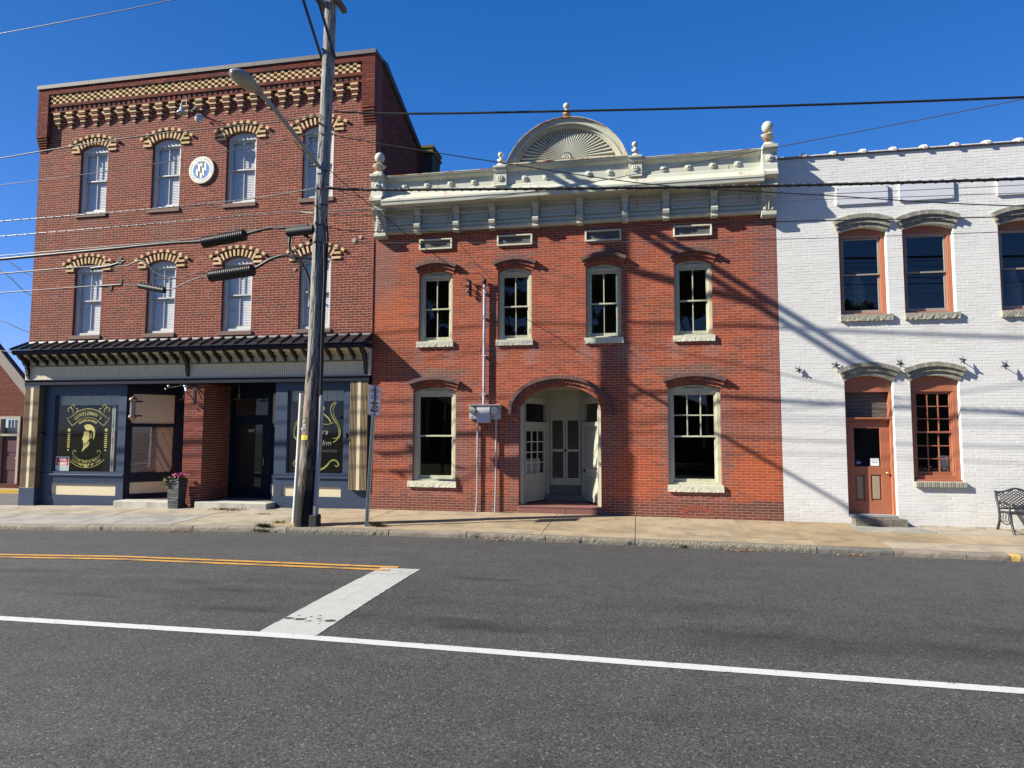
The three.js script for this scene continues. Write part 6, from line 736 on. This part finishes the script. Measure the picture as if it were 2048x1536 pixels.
{
  const s = thing('county_seal', 'round county seal with black and white shield on the upper brick wall', 'wall plaque', [-11.105, 8.64, 0.02]);
  part('seal_rim', new THREE.CylinderGeometry(0.365, 0.365, 0.045, 48).rotateX(Math.PI / 2).translate(-11.105, 8.64, 0.043), M(0.62, 0.55, 0.38, 0.5), s);
  part('seal_face', new THREE.CircleGeometry(0.352, 48).translate(-11.105, 8.64, 0.0685), new THREE.MeshStandardMaterial({ roughness: 0.4, map: canvasTex(512, 512, (x) => {
    x.fillStyle = '#d6d3c4'; x.fillRect(0, 0, 512, 512); x.fillStyle = '#0f6db4'; x.beginPath(); x.arc(256, 262, 172, 0, 7); x.fill(); x.fillStyle = '#1a1a22'; x.font = 'bold 44px serif'; x.textAlign = 'center'; x.textBaseline = 'middle'; const T = 'WORCESTER CO. MARYLAND * COUNTY *'; const t2 = 'WORCESTER  COUNTY  MARYLAND  1742 '; for (let i = 0; i < t2.length; i++) { const a = -1.2 + i / t2.length * 6.283; x.save(); x.translate(256 + 216 * Math.cos(a), 256 + 216 * Math.sin(a)); x.rotate(a + Math.PI / 2); x.fillText(t2[i], 0, 0); x.restore(); }
    x.save(); x.beginPath(); x.moveTo(160, 130); x.lineTo(352, 130); x.lineTo(352, 250); x.bezierCurveTo(376, 300, 330, 390, 250, 424); x.bezierCurveTo(160, 390, 130, 330, 150, 270); x.closePath(); x.clip(); const w = 44; for (let i = 0; i < 6; i++) { x.fillStyle = i % 2 ? '#15171c' : '#efece0'; x.fillRect(140 + i * w, 120, w, 320); } x.beginPath(); x.moveTo(120, 190); x.lineTo(200, 130); x.lineTo(400, 330); x.lineTo(330, 400); x.closePath(); x.clip(); for (let i = 0; i < 6; i++) { x.fillStyle = i % 2 ? '#efece0' : '#15171c'; x.fillRect(140 + i * w, 100, w, 340); } x.restore(); x.fillStyle = '#5a5560'; x.fillRect(190, 92, 130, 26); }) }), s);
  const em = M(0.55, 0.57, 0.6, 0.35, { metalness: 0.2 }), blk = M(0.015, 0.015, 0.016, 0.45);
  const l1 = thing('gooseneck_lamp', 'gooseneck wall lamp with bell shade hanging straight down, left of the pair above the seal', 'wall lamp', [-11.4, 10.3, 0.1]); part('lamp_arm', [tube([[-11.33, 10.30, 0.10], [-11.40, 10.34, 0.26], [-11.43, 10.36, 0.36], [-11.47, 10.30, 0.42], [-11.47, 10.18, 0.43]], 0.014, 24), ball(-11.56, 10.37, 0.3, 0.03)], blk, l1); part('shade', lathe([[0.035, 0.16], [0.05, 0.12], [0.06, 0.08], [0.12, 0.0], [0.125, -0.02], [0.115, -0.02], [0.03, 0.14]], -11.47, 10.03, 0.43, 24), em, l1); part('wall_plate', new THREE.CylinderGeometry(0.05, 0.05, 0.03, 16).rotateX(Math.PI / 2).translate(-11.33, 10.30, 0.11), blk, l1);
  const l2 = thing('gooseneck_lamp', 'gooseneck wall lamp with disc shade turned to the wall, right one above the seal', 'wall lamp', [-11.2, 10.2, 0.1]); part('lamp_arm', tube([[-11.42, 10.25, 0.10], [-11.42, 10.42, 0.30], [-11.36, 10.46, 0.42], [-11.26, 10.30, 0.52], [-11.2, 10.08, 0.56], [-11.06, 9.92, 0.5], [-10.98, 9.88, 0.44]], 0.014, 34), blk, l2); part('shade', lathe([[0.0, 0.075], [0.03, 0.07], [0.06, 0.05], [0.115, 0.0], [0.12, -0.05], [0.11, -0.05], [0, 0.04]], 0, 0, 0, 24).rotateX(1.15).rotateZ(0.25).translate(-11.0, 9.88, 0.40), em, l2); part('wall_plate', new THREE.CylinderGeometry(0.045, 0.045, 0.03, 16).rotateX(Math.PI / 2).translate(-11.42, 10.25, 0.09), blk, l2);
}
{
  const s = thing('barber_pole', 'striped barber pole in a brass bracket beside the first shop entrance', 'barber pole', [-12.83, 2.2, 0.05]), x = -12.90, z = -0.02, br = M(0.38, 0.27, 0.19, 0.35, { metalness: 0.6 });
  part('striped_tube', new THREE.CylinderGeometry(0.065, 0.065, 0.36, 20, 1).translate(x, 2.43, z), new THREE.MeshStandardMaterial({ roughness: 0.25, map: tex(128, 256, (u, v) => { const t = ((u * 1 + v * 7) % 1 + 1) % 1; return t < 0.5 ? [0.5, 0.5, 0.52] : t < 0.75 ? [0.03, 0.035, 0.06] : [0.10, 0.05, 0.05]; }) }), s);
  part('end_cap', [lathe([[0, 0.14], [0.03, 0.13], [0.05, 0.10], [0.09, 0.08], [0.10, 0.04], [0.085, 0.0], [0, 0]], x, 2.61, z), lathe([[0, 0], [0.085, 0], [0.10, -0.04], [0.09, -0.07], [0.05, -0.11], [0.02, -0.15], [0.025, -0.17], [0, -0.2]].reverse(), x, 2.25, z)], br, s); part('wall_bracket', [rod([x, 2.62, z], [x, 2.62, -0.35], 0.02), rod([x, 2.24, z], [x, 2.24, -0.35], 0.02)], IRON, s);
  const b = thing('sign_bracket', 'black wrought iron sign bracket with spotlights on the brick pier', 'sign bracket', [-11.1, 2.95, 0]);
  part('bracket_arm', [rod([-11.1, 3.0, 0.0], [-11.1, 3.0, 0.55], 0.014), rod([-11.1, 2.62, 0.0], [-11.1, 2.98, 0.5], 0.011), tube([[-11.1, 2.98, 0.02], [-10.98, 2.86, 0.05], [-10.90, 2.74, 0.05], [-10.86, 2.62, 0.02]], 0.014, 20), rod([-11.1, 3.0, 0.28], [-11.62, 2.93, 0.3], 0.009), rb(-11.13, -11.07, 2.55, 3.05, 0, 0.015, 0.004)], IRON, b); const sp = M(0.6, 0.62, 0.66, 0.25, { metalness: 0.3 }); part('spotlight', [ball(-11.10, 2.955, 0.36, 0.05), rod([-11.1, 2.93, 0.36], [-11.02, 2.84, 0.40], 0.035, 0.05)], sp, b); part('spotlight', [ball(-11.62, 2.97, 0.3, 0.035), ball(-11.70, 2.90, 0.3, 0.022)], sp, b);
  [['barber shop', -11.85], ['salon', -10.24]].forEach(([n, px]) => { const p = thing('pendant_lamp', `small brass pendant lamp hanging over the ${n} door`, 'pendant lamp', [px, 3.05, -0.6]); part('lamp_stem', [rod([px, 2.78, -0.6], [px, 3.055, -0.6], 0.008), rod([px, 2.70, -0.6], [px, 2.80, -0.6], 0.03)], M(0.4, 0.3, 0.12, 0.3, { metalness: 0.8 }), p); part('shade', lathe([[0.03, 0.04], [0.14, 0.0], [0.145, -0.012], [0.03, 0.02]], px, 2.68, -0.6, 24), M(0.35, 0.24, 0.1, 0.3, { metalness: 0.8 }), p); });
  const rentTex = canvasTex(256, 256, (x) => { x.fillStyle = '#ccd6cc'; x.fillRect(0, 0, 256, 256); x.fillStyle = '#9b2626'; x.fillRect(8, 14, 240, 148); x.fillStyle = '#f4f0e6'; x.textAlign = 'center'; x.font = 'bold 72px sans-serif'; x.fillText('FOR', 134, 80, 190); x.fillText('RENT', 128, 152, 226); });
  const rent = (n, x0, x1, y0, y1, z) => { const r = thing('for_rent_sign', `red and white FOR RENT sign behind the bottom of the ${n} window`, 'window sign', [(x0 + x1) / 2, y0, z]); part('sign_card', bx(x0, x1, y0, y1, z - 0.006, z), M(0.6, 0.62, 0.6, 0.7), r); part('sign_print', new THREE.PlaneGeometry(x1 - x0 - 0.012, y1 - y0 - 0.012).translate((x0 + x1) / 2, (y0 + y1) / 2, z + 0.002), new THREE.MeshStandardMaterial({ map: rentTex, roughness: 0.6 }), r); };
  rent('barber shop', -15.30, -14.88, 0.78, 1.16, -0.158); rent('salon', -8.20, -7.77, 0.83, 1.20, -0.125);
}
{
  const m = thing('electric_meters', 'grey double electric meter cabinet with pipes on the brick wall', 'electric meter', [-3.45, 0, 0]), gz = M(0.52, 0.54, 0.56, 0.5, { metalness: 0.15 }), lt = M(0.62, 0.63, 0.66, 0.45), pvc = M(0.50, 0.50, 0.58, 0.5);
  part('meter_cabinet', [rb(-3.655, -3.345, 2.05, 2.45, 0, 0.16, 0.008)], lt, m); part('meter_socket', [rb(-3.845, -3.657, 2.13, 2.455, 0, 0.10, 0.008)], gz, m); part('meter_socket', [rb(-3.343, -3.10, 2.13, 2.455, 0, 0.10, 0.008)], gz, m); part('rain_lip', bx(-3.86, -3.09, 2.455, 2.47, 0, 0.19), gz, m);
  const glassy = M(0.40, 0.40, 0.36, 0.12); for (const x of [-3.755, -3.235]) { const d = part('meter_dial', [new THREE.CylinderGeometry(0.075, 0.082, 0.10, 28).rotateX(Math.PI / 2).translate(x, 2.33, 0.15), new THREE.TorusGeometry(0.082, 0.009, 8, 28).translate(x, 2.33, 0.11)], M(0.62, 0.61, 0.52, 0.25), m); part('dial_face', [new THREE.CircleGeometry(0.066, 24).translate(x, 2.33, 0.2015)], new THREE.MeshStandardMaterial({ roughness: 0.2, map: canvasTex(128, 128, (c) => { c.fillStyle = '#cfcdb8'; c.fillRect(0, 0, 128, 128); c.fillStyle = '#6a6a62'; c.fillRect(44, 26, 40, 18); c.strokeStyle = '#77776c'; for (const [a, b] of [[40, 66], [64, 62], [88, 66]]) { c.beginPath(); c.arc(a, b, 10, 0, 7); c.stroke(); } }) }), d); }
  const lab = (s) => new THREE.MeshStandardMaterial({ transparent: true, roughness: 0.7, map: canvasTex(64, 64, (c) => { c.clearRect(0, 0, 64, 64); c.fillStyle = '#101010'; c.font = 'italic bold 54px sans-serif'; c.textAlign = 'center'; c.fillText(s, 32, 52); }) }); part('letter', new THREE.PlaneGeometry(0.06, 0.07).translate(-3.785, 2.185, 0.104), lab('A'), m); part('letter', new THREE.PlaneGeometry(0.06, 0.07).translate(-3.29, 2.185, 0.104), lab('B'), m);
  part('service_conduit', [rod([-3.505, 2.45, 0.075], [-3.505, 5.33, 0.075], 0.033, 0.033, 14), ...[2.7, 3.6, 4.5, 5.1].map((y) => rb(-3.56, -3.45, y, y + 0.02, 0, 0.11, 0.004))], pvc, m); part('weatherhead', [ball(-3.505, 5.38, 0.09, 0.055, [1, 1.1, 1.2]), rod([-3.505, 5.3, 0.075], [-3.505, 5.36, 0.08], 0.04)], BLACK, m);
  part('drop_pipe', [rod([-3.655, 2.05, 0.05], [-3.655, 0.95, 0.05], 0.024), tube([[-3.655, 0.95, 0.05], [-3.655, 0.4, 0.052], [-3.68, -0.06, 0.06]], 0.021, 10)], M(0.46, 0.47, 0.48, 0.45, { metalness: 0.3 }), m); part('drop_pipe', [rod([-3.215, 2.13, 0.05], [-3.215, 1.25, 0.05], 0.024), tube([[-3.215, 1.25, 0.05], [-3.22, 0.6, 0.052], [-3.235, -0.06, 0.06]], 0.02, 10)], M(0.46, 0.47, 0.48, 0.45, { metalness: 0.3 }), m); part('ground_wire', [tube([[-3.75, 2.13, 0.04], [-3.75, 2.05, 0.03], [-3.70, 1.9, 0.02]], 0.006, 10), rod([-3.5, 2.05, 0.08], [-3.5, 1.98, 0.08], 0.008)], WIREL, m);
  const r = thing('insulator_rack', 'small insulator rack on the brick wall beside the conduit head', 'insulator rack', [-3.92, 5.3, 0]); part('rack_plate', rb(-3.935, -3.90, 5.08, 5.46, 0.0, 0.03, 0.004), M(0.3, 0.3, 0.28, 0.5, { metalness: 0.4 }), r); for (const y of [5.14, 5.27, 5.42]) part('insulator', [rod([-3.917, y, 0.02], [-3.917, y, 0.09], 0.012), lathe([[0.0, -0.035], [0.03, -0.035], [0.02, 0], [0.03, 0.035], [0, 0.035]], -3.917, y, 0.10, 12)], M(0.08, 0.06, 0.05, 0.3), r);
  part('service_lead', [tube([[-3.98, 5.53, 0.14], [-3.8, 5.56, 0.16], [-3.6, 5.54, 0.16], [-3.49, 5.42, 0.12]], 0.008, 24), tube([[-3.96, 5.28, 0.14], [-3.75, 5.31, 0.15], [-3.56, 5.31, 0.15], [-3.5, 5.35, 0.12]], 0.008, 24), tube([[-3.93, 5.45, 0.12], [-4.05, 5.38, 0.14], [-4.02, 5.28, 0.14], [-3.93, 5.27, 0.12]], 0.007, 20), tube([[-3.90, 5.25, 0.12], [-3.76, 5.1, 0.06], [-3.62, 4.98, 0.03], [-3.52, 4.93, 0.02]], 0.006, 16)], CABLE, r);
  const c = thing('hanging_chain', 'rusty chain hanging on the brick wall right of the conduit', 'chain', [-3.33, 4.5, 0]); const li = []; for (let k = 0; k < 52; k++) li.push(new THREE.TorusGeometry(0.013, 0.004, 5, 8).scale(0.7, 1.3, 1).rotateY(k % 2 ? 1.57 : 0).translate(-3.30 + 0.004 * Math.sin(k * 0.3), 4.42 - k * 0.033, 0.018)); part('chain_links', li, M(0.09, 0.05, 0.035, 0.8), c); part('hook', [tube([[-3.33, 4.60, 0.0], [-3.37, 4.62, 0.05], [-3.33, 4.56, 0.06], [-3.30, 4.42, 0.02]], 0.01, 16)], IRON, c);
}
// ================================================================ inside the white building
{
  const robed = (x, z, base, label) => { const s = thing('robed_statue', label, 'statue', [x, base, z]), pl = M(0.34, 0.40, 0.38, 0.7); const g = lathe([[0, 0], [0.15, 0], [0.155, 0.05], [0.13, 0.25], [0.115, 0.42], [0.125, 0.52], [0.105, 0.6], [0.06, 0.645], [0.045, 0.67], [0.055, 0.7], [0.06, 0.75], [0.045, 0.80], [0, 0.815]], 0, 0, 0, 26), p = g.attributes.position; for (let i = 0; i < p.count; i++) { const a = Math.atan2(p.getZ(i), p.getX(i)), y = p.getY(i), k = y < 0.6 ? 1 + 0.07 * Math.sin(a * 9 + y * 3) : 1; p.setX(i, p.getX(i) * k); p.setZ(i, p.getZ(i) * k * 0.8); } g.computeVertexNormals(); part('robe', g.scale(1, 1, 1).translate(x, base, z), pl, s);
    part('veil', [lathe([[0.075, 0.55], [0.09, 0.62], [0.075, 0.72], [0.07, 0.78], [0.04, 0.825], [0, 0.835]], 0, 0, 0, 20).scale(1, 1, 0.9).translate(x, base, z - 0.012), tube([[x + 0.10, base + 0.58, z], [x + 0.135, base + 0.4, z + 0.02], [x + 0.125, base + 0.18, z + 0.02]], 0.03, 16)], pl, s); part('hands', [ball(x, base + 0.46, z + 0.115, 0.035, [0.9, 1.2, 0.8]), tube([[x - 0.11, base + 0.54, z + 0.02], [x - 0.09, base + 0.46, z + 0.09], [x - 0.01, base + 0.46, z + 0.115]], 0.027, 14), tube([[x + 0.11, base + 0.54, z + 0.02], [x + 0.09, base + 0.46, z + 0.09], [x + 0.01, base + 0.46, z + 0.115]], 0.027, 14)], M(0.5, 0.36, 0.28, 0.7), s); };
  robed(4.84, -0.75, 4.62, 'pale robed statue behind the glass of the upper window over the door'); robed(7.95, -0.75, 4.55, 'pale robed statue behind the upper window at the right edge');
  const st = M(0.05, 0.05, 0.05, 0.8); for (const [n, x] of [['left', 4.80], ['second', 6.08]]) { const s = thing('candle', `small candle on the sill inside the ${n} upper window of the white building`, 'candle', [x, 4.36, -0.3]); part('candle_stick', [rod([x, 4.40, -0.32], [x, 4.55, -0.32], 0.012), rod([x, 4.39, -0.32], [x, 4.41, -0.32], 0.03)], M(0.5, 0.48, 0.42, 0.6), s); }
  const p = thing('flower_pot', 'white pot standing inside the ground floor window of the white building', 'pot', [6.31, 0.95, -0.42]); part('pot', lathe([[0, 0], [0.105, 0], [0.115, 0.4], [0.1, 0.4], [0.09, 0.03], [0, 0.03]], 6.31, 0.97, -0.42, 28), M(0.66, 0.68, 0.68, 0.5), p);
  const f = thing('window_flowers', 'row of dried flowers along the sill inside the ground floor window', 'flowers', [6.0, 0.95, -0.3]); const r = rng(77), cs = [[0.35, 0.10, 0.05], [0.5, 0.32, 0.06], [0.10, 0.14, 0.04], [0.45, 0.42, 0.36]]; cs.forEach((c, k) => { const l = []; for (let i = 0; i < 60; i++) l.push(new THREE.CircleGeometry(0.018 * (0.6 + r()), 5).rotateX(r() * 3).rotateY(r() * 6).translate(5.72 + r() * 0.68, 0.99 + r() * r() * 0.16, -0.26 - r() * 0.09)); part(k === 2 ? 'foliage' : 'blossoms', l, new THREE.MeshStandardMaterial({ color: lin(...c), roughness: 0.8, side: THREE.DoubleSide }), f); }); part('window_shelf', bx(5.66, 6.44, 0.93, 0.965, -0.55, -0.22), M(0.2, 0.1, 0.06, 0.7), f);
}
// ================================================================ leaves and weeds
{
  const r = rng(404), sp = []; const add = (n, fx, s = 0.035) => { for (let i = 0; i < n; i++) { const [x, z, y] = fx(); sp.push([x, y ?? (z < KZ ? walkY(x, z) : roadY(x, z)) + 0.008 + r() * 0.012, z, s * (0.6 + 0.9 * r())]); } };
  const ga = () => (r() + r() + r() - 1.5) / 1.5;
  add(240, () => { const x = -9.75 + ga() * 0.75, h = r(); return [x, 0.40 + h * 0.12 + Math.abs(ga()) * 0.16, walkY(x, 0.4) + 0.01 + (1 - h) * 0.05 * r()]; }, 0.034); add(40, () => [-8.4 + ga() * 0.35, 1.1 + ga() * 0.1], 0.03); add(60, () => [-16 + r() * 24, 0.1 + r() * 2.5], 0.022);
  add(170, () => [-14 + r() * 5.5, KZ + 0.02 + r() * r() * 0.25], 0.022); add(60, () => [-9.3 + ga() * 0.5, KZ + 0.03 + r() * 0.2], 0.03); add(60, () => [-2.6 + ga() * 0.45, KZ + 0.03 + r() * 0.16], 0.026); add(70, () => [1.75 + ga() * 0.5, KZ + 0.03 + r() * 0.2], 0.03); add(60, () => [3.6 + ga() * 0.35, KZ + 0.03 + r() * 0.16], 0.03); add(70, () => [-3 + r() * 10, KZ + 0.03 + r() * r() * 0.2], 0.018); add(50, () => [3.1 + r() * 5, 0.06 + r() * r() * 0.2], 0.022); add(14, () => [4.5 + r() * 0.8, 0.2, 0.10], 0.03); add(30, () => [-12 + r() * 20, 3.2 + r() * 7], 0.012);
  const g = new THREE.PlaneGeometry(1, 0.62, 2, 1), q = g.attributes.position; for (let i = 0; i < q.count; i++) if (Math.abs(q.getX(i)) < 0.1) q.setZ(i, 0.16); g.rotateX(-Math.PI / 2); g.computeVertexNormals();
  const im = new THREE.InstancedMesh(g, new THREE.MeshStandardMaterial({ color: 0xffffff, roughness: 0.9, side: THREE.DoubleSide }), sp.length), o = new THREE.Object3D(); const cs = [[0.22, 0.10, 0.05], [0.30, 0.17, 0.08], [0.13, 0.07, 0.045], [0.36, 0.20, 0.06], [0.20, 0.13, 0.08]];
  sp.forEach(([x, y, z, s], i) => { o.position.set(x, y, z); o.rotation.set((r() - 0.5) * 0.9, r() * 6.3, (r() - 0.5) * 0.9); o.scale.set(s, s, s); o.updateMatrix(); im.setMatrixAt(i, o.matrix); const c = cs[r() * 5 | 0], k = 0.7 + 0.6 * r(); im.setColorAt(i, lin(c[0] * k, c[1] * k, c[2] * k)); });
  im.name = 'fallen_leaves'; im.userData = { kind: 'stuff', label: 'brown fallen leaves along the kerb and by the shop step', category: 'leaves' }; im.castShadow = im.receiveShadow = true; scene.add(im);
  const weed = (label, x, z, n, rx, rz, s, y) => { const w = thing('weed', label, 'weed', [x, walkY(x, z), z]), l = []; for (let i = 0; i < n; i++) { const a = r() * 6.3, px = x + ga() * rx, pz = z + ga() * rz; l.push(new THREE.PlaneGeometry(0.012 * s, 0.09 * s * (0.5 + r()), 1, 2).translate(0, 0.04 * s, 0).rotateX(0.5 + r() * 0.7).rotateY(a).translate(px, (y ?? walkY(px, Math.min(pz, KZ))) + (pz > KZ ? -0.09 : 0), pz)); } part('leaves', l, new THREE.MeshStandardMaterial({ color: lin(0.10, 0.125, 0.03), roughness: 0.9, side: THREE.DoubleSide }), w); };
  weed('green weeds at the foot of the speed limit sign', -5.12, 2.34, 150, 0.22, 0.12, 1.0); weed('green weeds on the kerb left of the utility pole', -7.42, 2.72, 260, 0.25, 0.14, 0.8); weed('thin strip of weeds in the pavement joint behind the kerb weeds', -7.35, 2.25, 90, 0.2, 0.2, 0.6); weed('tiny yellow-green weed at the kerb below the ground floor window', 0.75, 2.80, 50, 0.07, 0.05, 0.6); weed('low weeds along the wall foot left of the entry step', -2.95, 0.06, 60, 0.18, 0.03, 0.5);
}
camera.updateMatrixWorld();
renderer.render(scene, camera);
